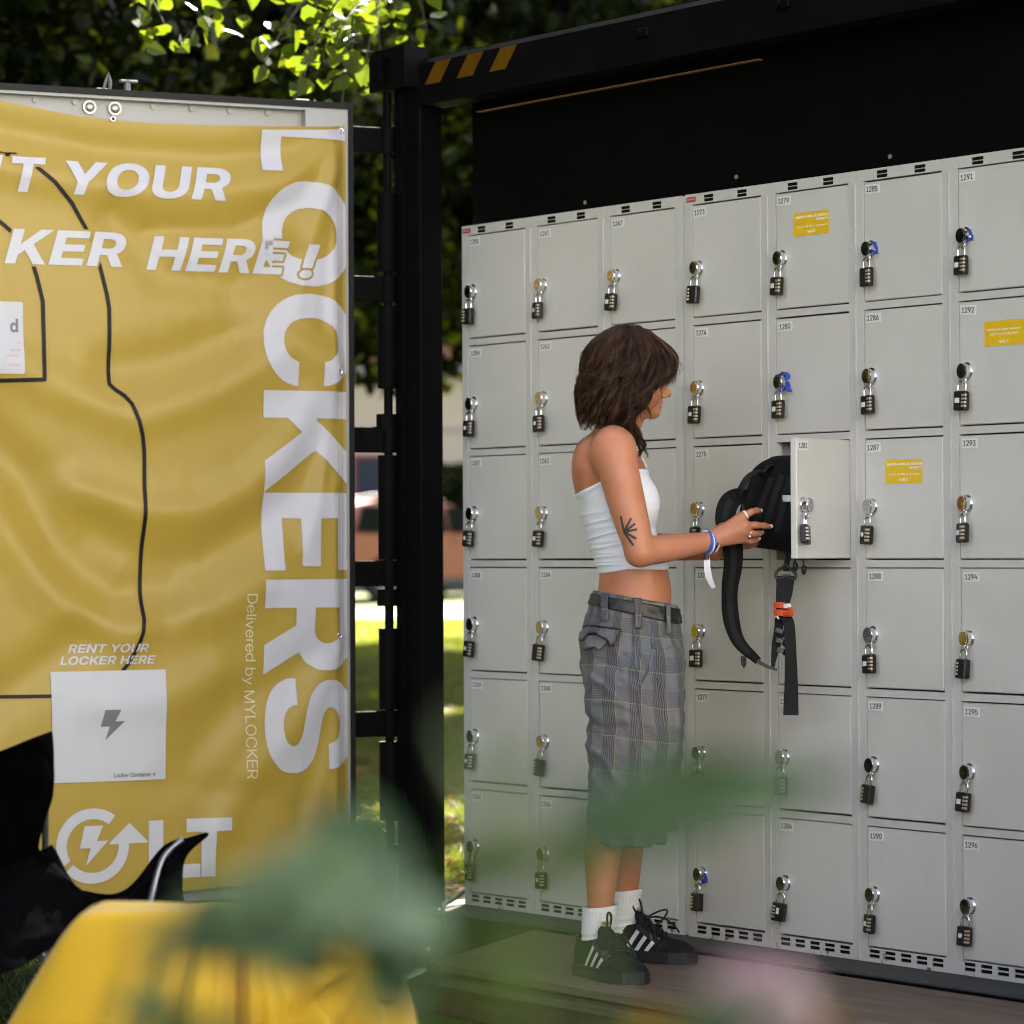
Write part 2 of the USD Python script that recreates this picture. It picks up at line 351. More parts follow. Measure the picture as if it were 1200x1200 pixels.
mat('asphalt', (0.12, 0.12, 0.125), 0.85, var=.2, vscale=2.5, bump=.3, bscale=80)
mat('kerbstone', (0.18, 0.18, 0.175), 0.8, var=.15, vscale=3)
obj('ground', ground_sheet(), 'lawn', smooth=True, kind='structure')
# the road runs behind the lawn, across the line of sight
def strip(d0, d1, zoff, r0=-60, r1=60, n=60):
    V = []
    for r in np.linspace(r0, r1, n):
        for d in (d0, d1):
            p = CAM[:2] + FWD[:2] / np.linalg.norm(FWD[:2]) * d + RIGHT[:2] / np.linalg.norm(RIGHT[:2]) * r
            V.append([p[0], p[1], float(ground_z(p[0], p[1])) + zoff])
    i = 2 * np.arange(n - 1)
    return trimesh.Trimesh(V, np.vstack([np.c_[i, i + 2, i + 3], np.c_[i, i + 3, i + 1]]), process=False)
# ------------------------------------------------------------------ the black container
YF = -0.16                        # front face of its open long side
cont = thing('shipping_container', 'black steel shipping container with its long side open, holding the grey lockers', 'shipping container', (0, 0, 0))
XL, XR, YB, GZ = -1.155, 1.86, 2.22, -0.12
# corner post: a channel with a return lip, shoulder and hinge-side flange
prof = Polygon([(-1.150, YF), (-1.023, YF), (-1.023, -0.085), (-1.033, -0.085), (-1.033, YF + .012), (-1.095, YF + .012), (-1.095, -0.03), (-1.150, -0.03)])
post = extrude(prof, 2.47 + .10); post.apply_translation((0, 0, -0.10))
obj('corner_post', cat(post, bx(-1.105, -1.097, YF - .012, YF - .0005, -.1, 2.37), cyl((-1.023, YF, -.1), (-1.023, YF, 2.33), .006, 8)), 'container_black', cont)
obj('corner_post', bx(XR - .15, XR, YF, -.03, -.1, 2.37), 'container_black', cont)
# top corner casting with oval holes
def casting(x0):
    body = Polygon([(0, 0), (.178, 0), (.178, .118), (.03, .118), (.008, .108), (0, .09)])
    hole = affinity.scale(Point(.089, .056).buffer(.03), 1.0, 1.25)
    m = extrude(body.difference(hole), .012); m = xz(m, -.215 + .012)
    back = xz(extrude(body, .072), -.215 + .012 + .072 + .001)
    inner = xz(extrude(body.difference(hole.buffer(.004)), .03), -.215 + .042)
    m = cat(m, back) ; m.apply_translation((x0, 0, 2.388)); return m
obj('corner_casting', casting(-1.200), 'container_black', cont)
obj('corner_casting', casting(XR), 'container_black', cont)
# top rail: face, bevelled top lip, lower return
rail = Polygon([(YF, 2.335), (YF, 2.455), (YF + .012, 2.470), (YF + .10, 2.470), (YF + .10, 2.455), (YF + .02, 2.452), (YF + .02, 2.345), (YF + .09, 2.345), (YF + .09, 2.335)])
m = extrude(rail, XR + 1.022); v = A(m.vertices); obj('top_rail', trimesh.Trimesh(np.c_[v[:, 2] - 1.022, v[:, 0], v[:, 1]], m.faces, process=False), 'container_black', cont)
# three slanting hazard stripes on the rail
for k in range(3):
    s0 = -.995 + .155 * k
    q = Polygon([(s0, 2.392), (s0 + .074, 2.392), (s0 + .128, 2.454), (s0 + .054, 2.454)])
    obj('hazard_stripe', xz(extrude(q, .0015), YF - .0005), 'hazard_yellow', cont)
# orange strip painted as sunlight in the gap below the rail, and small bolts
obj('gap_sunlight_strip', bx(-.86, .35, YF + .085, YF + .10, 2.304, 2.3075), 'gap_sunlight', cont)
for u in (-.03, .52): obj('rail_bracket', cat(cbx(u, u + .05, YF - .012, YF + .002, 2.40, 2.425, .003), cyl((u + .02, YF - .012, 2.412), (u + .02, YF - .022, 2.412), .009, 8)), 'container_black', cont)
obj('roof', cat(bx(XL, XR, YF + .08, YB, 2.475, 2.49), *[bx(XL, XR, YF + .3 + .35 * k, YF + .45 + .35 * k, 2.49, 2.51) for k in range(6)]), 'container_black', cont)
obj('back_wall', cat(bx(-.3, XR, YB - .02, YB, -.1, 2.475), *[bx(-.2 + .28 * k, -.06 + .28 * k, YB - .045, YB - .0205, -.1, 2.47) for k in range(7)]), 'container_black', cont)
obj('end_wall', bx(XR - .03, XR, -.02, YB - .025, -.1, 2.474), 'container_black', cont)
# black board that closes the space above the lockers
obj('black_board', bx(-1.03, XR - .16, .035, .050, 1.95, 2.40), 'board_black', cont)
for (x, z) in ((.14, 2.03), (.72, 2.025), (1.2, 2.04), (-.5, 2.02)): obj('board_bolt', cyl((x, .0345, z), (x, .0315, z), .006, 10), 'bolt_metal', cont)
# floor of the container and its sill
obj('container_floor', cbx(-1.16, XR - .2, -.150, YB - .1, -.030, .0115, .004), 'floor_grey', cont)
obj('bottom_rail', bx(-1.02, XR - .16, YF + .02, -.05, -.13, -.031), 'container_black', cont)
obj('sill', bx(-1.02, XR - .16, YF - .004, -.1505, -.03, .004), 'board_black', cont)
# door leaf, swung out
D0 = A([-1.129, -0.20, 0.0]); DD = A([-0.21609, -0.97637, 0.0]); DN = A([0.97637, -0.21609, 0.0])
def dplace(m):
    """local (s along the leaf from the hinge, w out of the leaf, z) -> world"""
    v = A(m.vertices); w = D0 + v[:, :1] * DD + v[:, 1:2] * DN + v[:, 2:3] * A([0, 0, 1.0])
    return trimesh.Trimesh(w, m.faces[:, ::-1], process=False)
leaf = obj('container_door', dplace(cat(bx(.125, 1.235, -.052, -.034, .06, 2.325),
    *[bx(.20 + .26 * k, .33 + .26 * k, -.066, -.053, .12, 2.26) for k in range(4)])), 'door_white', cont, label='swung-out door leaf hung with the yellow banner')
fr = Polygon([(.1235, .058), (1.236, .058), (1.236, 2.3265), (.1235, 2.3265)]).difference(Polygon([(.255, .16), (1.2, .16), (1.2, 2.318), (.255, 2.318)]))
m = extrude(fr, .032); v = A(m.vertices); obj('door_frame', dplace(trimesh.Trimesh(np.c_[v[:, 0], v[:, 2] - .0335, v[:, 1]], m.faces[:, ::-1], process=False)), 'door_white', leaf)
gk = Polygon([(.110, .045), (1.248, .045), (1.248, 2.344), (.110, 2.344)]).difference(Polygon([(.123, .0575), (1.2365, .0575), (1.2365, 2.327), (.123, 2.327)]))
m = extrude(gk, .062); v = A(m.vertices); obj('gasket', dplace(trimesh.Trimesh(np.c_[v[:, 0], v[:, 2] - .055, v[:, 1]], m.faces[:, ::-1], process=False)), 'gasket', leaf)
for s in (.894, .820):
    c = trimesh.creation.icosphere(2, .0135); c.apply_scale((1, .55, 1)); c.apply_translation((s, -.022, 2.295))
    obj('bolt', dplace(cat(c, cyl((s, -.034, 2.295), (s, -.024, 2.295), .020, 16))), 'bolt_metal', leaf, smooth=40)
for k in range(7): obj('rivet', dplace(cyl((.36 + .115 * k, -.034, 2.308), (.36 + .115 * k, -.027, 2.308), .009, 10)), 'door_white', leaf)
for z in (2.244, 1.809, 1.370, .981, .543):
    obj('hinge_blade', dplace(cbx(-.005, .112, -.022, -.006, z - .0375, z + .0375, .003)), 'container_black', leaf)
    obj('hinge_eye', dplace(cyl((-.005, -.014, z - .0375), (-.005, -.014, z + .0375), .024, 16)), 'container_black', leaf, smooth=40)
def lk(s, z): return dplace(cat(cyl((s, -.03, z), (s, -.03, z + .035), .009, 10), cbx(s - .028, s + .022, -.04, -.02, z + .026, z + .034, .002)))
for s in (.782,): obj('door_latch', lk(s, 2.344), 'galv', leaf)
obj('door_latch', dplace(cat(cbx(.83, .872, -.045, -.03, 2.344, 2.352, .002), tube([(.85, -.035, 2.35), (.845, -.03, 2.372), (.838, -.028, 2.395), (.832, -.03, 2.372), (.832, -.035, 2.35)], .005, 8))), 'galv', leaf)
obj('door_latch', dplace(cbx(.235, .278, -.045, -.02, 2.344, 2.353, .003)), 'galv', leaf)
# hinge tubes welded to the post, between the blades
pin = D0 + DN * -.014 + DD * -.005
def vt(z0, z1, r, off=0.0): return cyl(pin + A([off, 0, z0]), pin + A([off, 0, z1]), r, 18)
obj('hinge_pin', vt(-.05, 2.385, .013), 'container_black', cont, smooth=40)
for (za, zb, r, o) in ((1.86, 2.09, .029, -.004), (1.52, 1.76, .029, -.004), (1.395, 1.445, .031, -.008), (1.02, 1.325, .029, -.004), (.885, .935, .031, -.008), (.585, .82, .029, -.004), (.26, .49, .029, -.004), (.13, .19, .031, -.006)):
    obj('hinge_tube', vt(za, zb, r, o), 'container_black', cont, smooth=40)
    obj('hinge_lug', bx(pin[0] + .015, -1.0955, YF - .013, YF - .0005, za + .01, zb - .01), 'container_black', cont)
# black flex lying over the floor edge left of the lockers
obj('power_cable', tube(spline([(-1.08, .15, .03), (-1.06, .02, .05), (-1.03, -.05, .03), (-.98, -.12, .02), (-.90, -.175, -.02), (-.80, -.26, -.09), (-.70, -.38, -.12)], 40), .007, 8), 'cable', label='black power cable running over the container floor edge beside the lockers', cat='cable', smooth=True)
# plywood step in front of the lockers
MATS['plywood'] = usdkit.material(stage, '/World/Looks/plywood', {
    'g': ('geometry', {}), 'ms': ('mapping', {'scale': (2.2, 30, 30)}), 'n': ('noise_texture', {'scale': 1.0, 'detail': 7, 'roughness': .65, 'distortion': .6}), 'r': ('rgb_ramp', {'ramp': [(.28, (.105, .072, .052)), (.5, (.165, .122, .095)), (.72, (.21, .165, .135))]}),
    'n2': ('noise_texture', {'scale': 3.5, 'detail': 6, 'roughness': .65}), 'r2': ('rgb_ramp', {'ramp': [(.35, (.62, .58, .55)), (.65, (1.05, 1.03, 1.0))]}), 'mu': ('mix', {'mix_type': 'multiply', 'fac': .9}),
    'n3': ('noise_texture', {'scale': 46, 'detail': 3, 'roughness': .7}), 'd': ('map_range', {'from_min': .68, 'from_max': .74, 'to_min': 0, 'to_max': .75, 'clamp': True}), 'md': ('mix', {'color2': (.035, .028, .02)}),
    'b': ('bump', {'strength': .35, 'distance': .004}), 'rr': ('map_range', {'from_min': .3, 'from_max': .7, 'to_min': .5, 'to_max': .85}), 'p': ('principled_bsdf', {'specular_ior_level': .35})},
    [('g.position', 'ms.vector'), ('ms.vector', 'n.vector'), ('g.position', 'n2.vector'), ('g.position', 'n3.vector'), ('n.fac', 'r.fac'), ('n2.fac', 'r2.fac'), ('r.color', 'mu.color1'), ('r2.color', 'mu.color2'), ('n3.fac', 'd.value'), ('d.result', 'md.fac'), ('mu.color', 'md.color1'), ('md.color', 'p.base_color'),
     ('n.fac', 'b.height'), ('b.normal', 'p.normal'), ('n2.fac', 'rr.value'), ('rr.result', 'p.roughness')], surface='p.BSDF')
mat('plywood_edge', (0.10, 0.052, 0.030), 0.75, var=.4, vscale=7, bump=.2, bscale=30)
stp = thing('wooden_step', 'low brown plywood step the person stands on, in front of the lockers', 'step')
deck = Polygon([(-.486, -.172), (2.6, -.172), (2.6, -.835), (-.098, -.80)])
m = extrude(deck, .018); m.apply_translation((0, 0, -.018)); obj('deck_board', m, 'plywood', stp)
m = extrude(deck.buffer(-.012, join_style=2), .10); m.apply_translation((0, 0, -.128)); obj('base_box', m, 'plywood_edge', stp)
obj('edge_strip', bx(-.09, 2.6, -.828, -.822, -.050, -.0305), 'plywood', stp)
# ------------------------------------------------------------------ lockers
CW, DW, DH, RP, TOP = 0.33, 0.2721, 0.2973, 0.32285, 1.96416
LT, LB = 1.9950, 0.0128; GAP = 0.0022
MATS['rusty_frame'] = usdkit.material(stage, '/World/Looks/rusty_frame', {
    'g': ('geometry', {}), 'x': ('separate_xyz', {}), 'n': ('noise_texture', {'scale': 26, 'detail': 6, 'roughness': .65}), 'n1': ('noise_texture', {'scale': 4, 'detail': 4}),
    'h': ('map_range', {'from_min': .13, 'from_max': .03, 'to_min': 0.0, 'to_max': .11, 'clamp': True}), 'a': ('math', {'math_type': 'add'}),
    'mk': ('map_range', {'from_min': .70, 'from_max': .78, 'to_min': 0, 'to_max': 1, 'clamp': True}),
    'c': ('rgb_ramp', {'ramp': [(.3, (.535, .525, .50)), (.7, (.59, .575, .55))]}),
    'm': ('mix', {'color2': (.12, .055, .025)}), 'rr': ('map_range', {'from_min': 0, 'from_max': 1, 'to_min': .4, 'to_max': .9}), 'p': ('principled_bsdf', {})},
    [('g.position', 'x.vector'), ('g.position', 'n.vector'), ('g.position', 'n1.vector'), ('x.z', 'h.value'), ('h.result', 'a.value1'), ('n.fac', 'a.value2'), ('a.value', 'mk.value'),
     ('n1.fac', 'c.fac'), ('c.color', 'm.color1'), ('mk.result', 'm.fac'), ('m.color', 'p.base_color'), ('mk.result', 'rr.value'), ('rr.result', 'p.roughness')], surface='p.BSDF')
mat('slot_shade_dark', (0.006, 0.006, 0.006), .8, spec=.1)
def slot(x, z, w, h=.0062): return Polygon([(x, z), (x + w, z), (x + w, z + h), (x, z + h)]).buffer(.0012)
def door_mesh(w, h, t=.018):
    # folded sheet door: flat face with rounded rim
    return cbx(0, w, 0, t, -h, 0, .0022)
FACES = {1255: 'reflect_dark', 1261: 'reflect_gold', 1267: 'reflect_gold', 1273: 'reflect_dark', 1279: 'reflect_dark', 1285: 'reflect_dark', 1291: 'reflect_dark', 1256: 'reflect_dark', 1262: 'reflect_gold',
         1274: 'reflect_bronze', 1280: 'reflect_dark', 1286: 'reflect_bronze', 1292: 'reflect_dark', 1257: 'reflect_dark', 1263: 'reflect_gold', 1275: 'reflect_bronze', 1281: 'face_silver', 1287: 'face_silver', 1293: 'reflect_bronze',
         1258: 'reflect_dark', 1264: 'reflect_gold', 1276: 'reflect_yellowgreen', 1288: 'face_silver', 1294: 'reflect_gold', 1259: 'reflect_dark', 1265: 'reflect_gold', 1277: 'reflect_dark', 1283: 'face_silver', 1289: 'reflect_dark', 1295: 'reflect_dark'}
_r = random.Random(3)
OPEN = 108.0                                  # how far door 1281 stands open, degrees
knobs = {}
def knob_mesh():
    # short oval lock barrel with a bevelled rim
    th = np.linspace(0, 2 * np.pi, 28, endpoint=False); V, F = [], []
    prof = [(.0, 1.12), (-.004, 1.12), (-.004, .93), (-.017, .95), (-.021, 1.0), (-.0235, .93), (-.0235, .86)]
    for (y, k) in prof:
        for t in th: V.append((.0165 * k * math.cos(t), y, .0195 * k * math.sin(t)))
    n = len(th)
    for i in range(len(prof) - 1):
        for k in range(n):
            l = (k + 1) % n; F += [[i * n + k, (i + 1) * n + l, i * n + l], [i * n + k, (i + 1) * n + k, (i + 1) * n + l]]
    return trimesh.Trimesh(V, F, process=False)
def knob_face():
    th = np.linspace(0, 2 * np.pi, 24, endpoint=False); V = [(0, -.0225, 0)]; F = []
    for k, y in ((.5, -.0228), (.86, -.0235)):
        V += [(.0165 * k * math.cos(t), y, .0195 * k * math.sin(t)) for t in th]
    n = 24
    for k in range(n):
        l = (k + 1) % n; F += [[0, 1 + k, 1 + l], [1 + k, 1 + n + l, 1 + l], [1 + k, 1 + n + k, 1 + n + l]]
    ridges = [cbx(-.0135 * math.cos(a), .0135 * math.cos(a), -.0252, -.0229, .0195 * .86 * math.sin(a) - .0012, .0195 * .86 * math.sin(a) + .0012, .0006) for a in (-.62, -.28, .28, .62)]
    return cat(trimesh.Trimesh(V, F, process=False), *ridges)
KM, KF = knob_mesh(), knob_face()
KEEP = cat(tube([(-.006, -.013, -.019), (-.006, -.013, -.027), (0, -.013, -.0315), (.006, -.013, -.027), (.006, -.013, -.019)], .0028, 8))
def locker_bank(label, X0, ncol, Y0, first, dz=0.0):
    b = thing('locker_bank', label, 'lockers', (X0, Y0, dz))
    xe, w = -.029, .30 + .029
    W = CW * (ncol - 1) + .301
    for c in range(ncol):
        x = c * CW; x0, x1 = x - .0288 + (0 if c else 0), x + .3008
        if c == ncol - 1: x1 = x + .301
        plate = Polygon([(x0, LB), (x1, LB), (x1, LT), (x0, LT)])
        cut = [Polygon([(x - GAP, TOP - r * RP - DH - .0042), (x + DW + GAP, TOP - r * RP - DH - .0042), (x + DW + GAP, TOP - r * RP + .003), (x - GAP, TOP - r * RP + .003)]) for r in range(6)]
        for k in (.17, .66): cut += [slot(x + DW * k, LT - .0135, .038), slot(x + DW * k, LT - .0235, .038)]
        zb = TOP - 5 * RP - DH
        for k in range(5): cut += [slot(x + .004 + .0555 * k, zb - .0155, .036), slot(x + .004 + .0555 * k, zb - .0275, .036)]
        m = xz(extrude(plate.difference(unary_union(cut)), .022), .021)
        obj('front_frame', m, 'rusty_frame', b)
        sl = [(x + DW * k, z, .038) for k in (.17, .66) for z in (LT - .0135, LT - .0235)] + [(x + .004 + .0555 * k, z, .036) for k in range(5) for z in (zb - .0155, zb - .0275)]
        for a, z, w_ in sl: obj('slot_shade', bx(a - .0007, a + w_ + .0007, .0022, .0195, z - .0007, z + .0069), 'slot_shade_dark', b)  # dark block filling each slot, painted for the shade inside
        # folded ridge along the seam between two columns
        if c < ncol - 1: obj('seam_ridge', cat(bx(x + .2990, x + .3012, -.0045, -.0012, LB + .001, LT - .033)), 'locker_frame_paint', b)
    xe0, xe1 = -.0285, CW * (ncol - 1) + .3005
    sh = [bx(xe0, xe0 + .012, .0215, .48, LB, LT - .001), bx(xe1 - .012, xe1, .0215, .48, LB, LT - .001), bx(xe0 + .012, xe1 - .012, .465, .48, LB, LT - .001),
          bx(xe0 + .012, xe1 - .012, .0215, .4645, LT - .012, LT - .001), bx(xe0 + .012, xe1 - .012, .0215, .4645, LB, LB + .004)]
    for r in range(5): z = TOP - r * RP - DH - .0128; sh.append(bx(xe0 + .0125, xe1 - .0125, .0216, .464, z - .006, z + .006))
    for c in range(ncol - 1): x = c * CW + .301; sh.append(bx(x - .006, x + .006, .0217, .4635, LB + .0045, LT - .0125))
    obj('cabinet_shell', cat(*sh), 'locker_inside', b)
    obj('slot_shade_backing', cat(bx(xe0 + .013, xe1 - .013, .0225, .0245, LT - .0255, LT - .0125), bx(xe0 + .013, xe1 - .013, .0225, .0245, LB + .0045, LB + .0365)), 'slot_shade_dark', b)  # dark strips behind the slots stand for the shade within the cabinet
    obj('maker_badge', cbx(.0 - .022, .016, -.0032, -.0015, LT - .021, LT - .008, .0006), 'red_badge', b)
    obj('maker_badge', cbx(-.018, .012, -.0040, -.0033, LT - .0165, LT - .0125, .0002), 'badge_pale', b)
    if ncol == 3: obj('edge_trim', cbx(xe1 + .0005, xe1 + .0165, .002, .03, LB, LT - .002, .005), 'locker_frame_paint', b)
    for c in range(ncol):
        for r in range(6):
            num = first + 6 * c + r; x, z = c * CW, TOP - r * RP
            dm = door_mesh(DW, DH); opened = num == 1281
            Rm = np.eye(3); hinge = A([DW, 0, 0])
            if opened: Rm = rotz(OPEN)
            _off = A([0, 0, 0])
            def put(m):
                v = A(m.vertices) + _off
                if opened: v = (v - hinge) @ Rm.T + hinge
                else: v = v @ rotz(_tw).T
                return trimesh.Trimesh(v + A([x, 0, z]), m.faces, process=False)
            _tw = _r.uniform(-.45, .35); _off = A([_r.uniform(-.0008, .0008), _r.uniform(-.0012, .001), _r.uniform(-.0012, .0008)])
            d = obj('locker_door', put(dm), 'locker_paint', b, label='open door' if opened else None)
            lw, lh = .052, .0235; lx, lz = .004 + _r.uniform(0, .006), -.006 - _r.uniform(0, .004); ang = _r.uniform(-1.6, 2.2)
            pl = affinity.rotate(Polygon([(lx, lz), (lx + lw, lz), (lx + lw, lz - lh), (lx, lz - lh)]), ang)
            obj('number_plate', put(xz(extrude(pl, .0008), -.0004)), 'label_white', d)
            tp = text_poly(str(num), 480, 72); tp = fit_poly(tp, lx + .005, lx + lw - .006, lz - lh + .005, lz - .0045)
            tp = affinity.rotate(tp, ang, origin=(lx + lw / 2, lz - lh / 2))
            obj('number_text', put(xz(extrude(tp, .0006), -.0013)), 'label_ink', d)
            if num == 1282 or num in (1268, 1269, 1270, 1271, 1272): pass
            kx, kz = .0275, -.166 + _r.uniform(-.003, .003)
            km = KM.copy(); km.apply_translation((kx, 0, kz)); kf = KF.copy(); kf.apply_translation((kx, 0, kz)); ke = KEEP.copy(); ke.apply_translation((kx, 0, kz))
            obj('lock_barrel', put(km), 'chrome', d, smooth=35)
            obj('lock_face', put(kf), FACES.get(num, 'reflect_dark'), d, smooth=30)
            obj('lock_keep', put(ke), 'chrome', d, smooth=True)
            p = A([kx, -.013, kz - .0300]); p = (p - hinge) @ Rm.T + hinge if opened else p
            knobs[num] = (p + A([X0 + x, Y0, z + dz]), Rm)
            if num in (1279, 1287, 1292):
                sx, sz, sw, shh = (.070, -.056, .130, .060) if num == 1279 else (.072, -.052, .130, .060)
                o = .012 if num == 1292 else 0
                pl = Polygon([(sx + o, sz), (sx + o + sw, sz), (sx + o + sw, sz - shh), (sx + o, sz - shh)])
                st = obj('yellow_sticker', put(xz(extrude(pl, .0006), -.0004)), 'sticker_yellow', d)
                lines = [('NÆSTE GANG DU BRUGER', .008, .129, -.0085, 800, .0080), ('SKABET?', .084, .128, -.018, 800, .0080), ('Husk at låse skabet', .012, .120, -.034, 400, .0062), ('VOLT', .050, .080, -.047, 800, .0085)] if num != 1292 else \
                        [('HUSK AT LÅSE SKABET', .011, .119, -.017, 800, .0085), ('VED FESTIVALEN !!', .018, .110, -.029, 400, .0078), ('VOLT', .048, .080, -.047, 800, .0085)]
                tm = []
                for (tx, a0, a1, zz, wt, hh) in lines:
                    tp = fit_poly(text_poly(tx, wt, 64), sx + o + a0, sx + o + a1, sz + zz - hh * .8, sz + zz)
                    tm.append(xz(extrude(tp, .0005), -.0011))
                obj('sticker_text', put(cat(*tm)), 'sticker_ink', d)
    return b
bank1 = locker_bank('three-column bank of light grey steel lockers beside the container post', -1.0096, 3, .002, 1255, 0)
bank2 = locker_bank('four-column bank of light grey steel lockers with one door standing open', 0.0, 4, 0.0, 1273, 0)
# ------------------------------------------------------------------ padlocks
def padlock(name, side, sticker, label):
    t = thing(name, label, 'padlock', group='black combination padlocks on the lockers')
    # origin: where the shackle hangs; body below
    obj('body', cbx(-.0185, .0185, -.0095, .0095, -.0705, -.0235, .003), 'padlock_black', t, smooth=30)
    obj('shackle', tube([(-.0115, 0, -.026), (-.0115, 0, -.012)] + [(.0115 * -math.cos(a), 0, -.010 + .0115 * math.sin(a)) for a in np.linspace(0, math.pi, 9)] + [(.0115, 0, -.012), (.0115, 0, -.026)], .0029, 8), 'chrome', t, smooth=True)
    for k in range(4):
        z = -.034 - .0088 * k; xs = .0065 if side > 0 else -.0195
        obj('dial', cbx(xs, xs + .0130, -.0118, -.004, z - .0027, z + .0027, .001), 'dial_brass', t)
    if side > 0 and sticker == 'square': obj('sticker', bx(-.0125, .0005, -.0103, -.0096, -.0525, -.0405), 'sticker_white', t)
    if side > 0 and sticker == 'round': obj('sticker', cyl((-.006, -.0103, -.046), (-.006, -.0096, -.046), .006, 14), 'sticker_white', t)
    if side < 0 and sticker == 'square': obj('sticker', bx(-.003, .0055, -.0103, -.0096, -.052, -.036), 'sticker_white', t)
    return t
KIND = {1255: 'L', 1261: 'R', 1267: 'S', 1273: 'L', 1279: 'S', 1285: 'N', 1291: 'S', 1256: 'R', 1262: 'R', 1274: 'R', 1280: 'S', 1286: 'S', 1292: 'S', 1257: 'R', 1263: 'S', 1275: 'R', 1281: 'L', 1287: 'R', 1293: 'S',
        1258: 'R', 1264: 'N', 1276: 'S', 1288: 'S', 1294: 'L', 1259: 'R', 1265: 'L', 1277: 'S', 1283: 'N', 1289: 'L', 1295: 'S', 1260: 'R', 1266: 'R', 1278: 'L', 1284: 'Q', 1290: 'S', 1296: 'R'}
SPEC = {'L': (-1, None, 'dialled on its left'), 'R': (1, 'round', 'with round sticker'), 'S': (1, 'square', 'with square sticker'), 'N': (1, None, 'without sticker'), 'Q': (-1, 'square', 'with sticker beside left dials')}
_first = {}
for num in sorted(KIND):
    p, Rm = knobs[num]; s, stk, words = SPEC[KIND[num]]
    ci = (num - 1255) // 6; ri = (num - 1255) % 6
    lab = f"black padlock {words}, {('first', 'second', 'third', 'fourth', 'fifth', 'sixth', 'seventh')[ci]} column, {('top', 'second', 'third', 'fourth', 'fifth', 'bottom')[ri]} row of lockers"
    tilt = _r.gauss(0, 3.2); rz = _r.gauss(-2, 7)
    if num == 1281: lab = 'black padlock with open shackle, hanging askew on open locker 1281'; rz += OPEN + 14; tilt = 9
    if num in (1289, 1295, 1260): tilt += 3
    pos = p + A([0, -.006, .0045])
    if KIND[num] not in _first:
        t = padlock('padlock', s, stk, lab); _first[KIND[num]] = t; setpose(t, pos, (-4, tilt, rz))
    else: dup(_first[KIND[num]], pos, (-4, tilt, rz), lab)
# blue plastic wristbands stuffed behind some barrels
def crumple(seed, s=1.0):
    rr = np.random.default_rng(seed); t = np.linspace(0, 2 * np.pi, 26)
    P = np.c_[.019 * np.cos(t) + .002 * rr.normal(size=26), -.009 + .004 * np.sin(3 * t + seed) + .001 * rr.normal(size=26), .022 * np.sin(t) + .002 * rr.normal(size=26)] * s
    tail = np.c_[np.linspace(.014, .027, 6), np.full(6, -.012), np.linspace(-.01, -.018 - .004 * (seed % 3), 6)] * s
    return cat(ribbon(P, (0, 1, .15), .013 * s, .0012), ribbon(tail, (0, 1, .3), .012 * s, .0012))
for num, s, w in ((1280, 1.18, 'thick loop of'), (1285, 1.12, 'torn loop of'), (1291, 1.0, 'short end of'), (1278, .98, 'low-hanging loop of')):
    p, Rm = knobs[num]; kk = crumple(num, s * (.92 if num == 1280 else .60)); kk.apply_translation(p + A([.013, .010, .030 if num != 1278 else .022]))
    obj('wristband', kk, 'band_blue', label=f'{w} blue plastic wristband behind the lock barrel of locker {num}', cat='wristband', smooth=True)
# ------------------------------------------------------------------ yellow banner on the door leaf
def _seg_d(s, t, pl):
    d = np.full(np.shape(s), 9.0)
    for (a, b) in zip(pl[:-1], pl[1:]):
        a, b = A(a), A(b); ba = b - a; q = np.stack([s - a[0], t - a[1]], -1); k = np.clip((q @ ba) / (ba @ ba), 0, 1)
        d = np.minimum(d, np.linalg.norm(q - k[..., None] * ba, axis=-1))
    return d
FOLDS = [  # polyline in (s, t), half width, height
    ([(1.25, 2.215), (.9, 2.165), (.55, 2.155), (.30, 2.19), (.14, 2.25)], .045, -.016),
    ([(1.25, 2.13), (.9, 2.07), (.6, 2.06), (.35, 2.10), (.14, 2.22)], .05, .016),
    ([(.15, 2.24), (.30, 2.05), (.5, 1.96), (.75, 1.95)], .03, -.010),
    ([(.15, 2.22), (.25, 1.95), (.30, 1.75)], .02, .007), ([(.15, 2.2), (.20, 1.9), (.22, 1.7)], .018, -.006),
    ([(.85, 1.98), (.70, 1.82), (.5, 1.80), (.3, 1.88)], .05, -.014),
    ([(1.25, 1.62), (1.0, 1.50), (.78, 1.42), (.55, 1.50), (.3, 1.64), (.17, 1.57)], .055, .016),
    ([(.85, 1.55), (.7, 1.58), (.5, 1.66)], .06, -.016),
    ([(1.25, 1.40), (1.1, 1.25), (1.0, 1.05), (.85, .93), (.7, .92)], .06, -.024),
    ([(1.25, 1.22), (1.12, 1.05), (1.0, .90), (.8, .82)], .05, .014),
    ([(.90, 1.10), (.75, 1.02), (.6, 1.02), (.45, 1.10), (.3, 1.22), (.17, 1.53)], .055, -.018),
    ([(.95, 1.22), (.78, 1.16), (.6, 1.16), (.45, 1.22), (.3, 1.36), (.18, 1.55)], .045, .014),
    ([(.17, 1.54), (.21, 1.30), (.27, 1.05)], .022, .008), ([(.17, 1.5), (.19, 1.25)], .016, -.006),
    ([(.17, .80), (.35, .98), (.55, .88), (.75, .86)], .05, .015), ([(.17, .79), (.33, .70), (.5, .62), (.62, .48)], .05, -.012),
    ([(.17, .78), (.30, .55), (.45, .40), (.55, .25)], .04, .010), ([(.9, .62), (.7, .63), (.55, .70)], .05, .010),
    ([(.16, .70), (.25, .45), (.32, .2)], .03, -.008), ([(1.25, .6), (1.1, .7), (.95, .8)], .05, -.014), ([(.7, .40), (.5, .36), (.3, .33)], .04, -.006)]
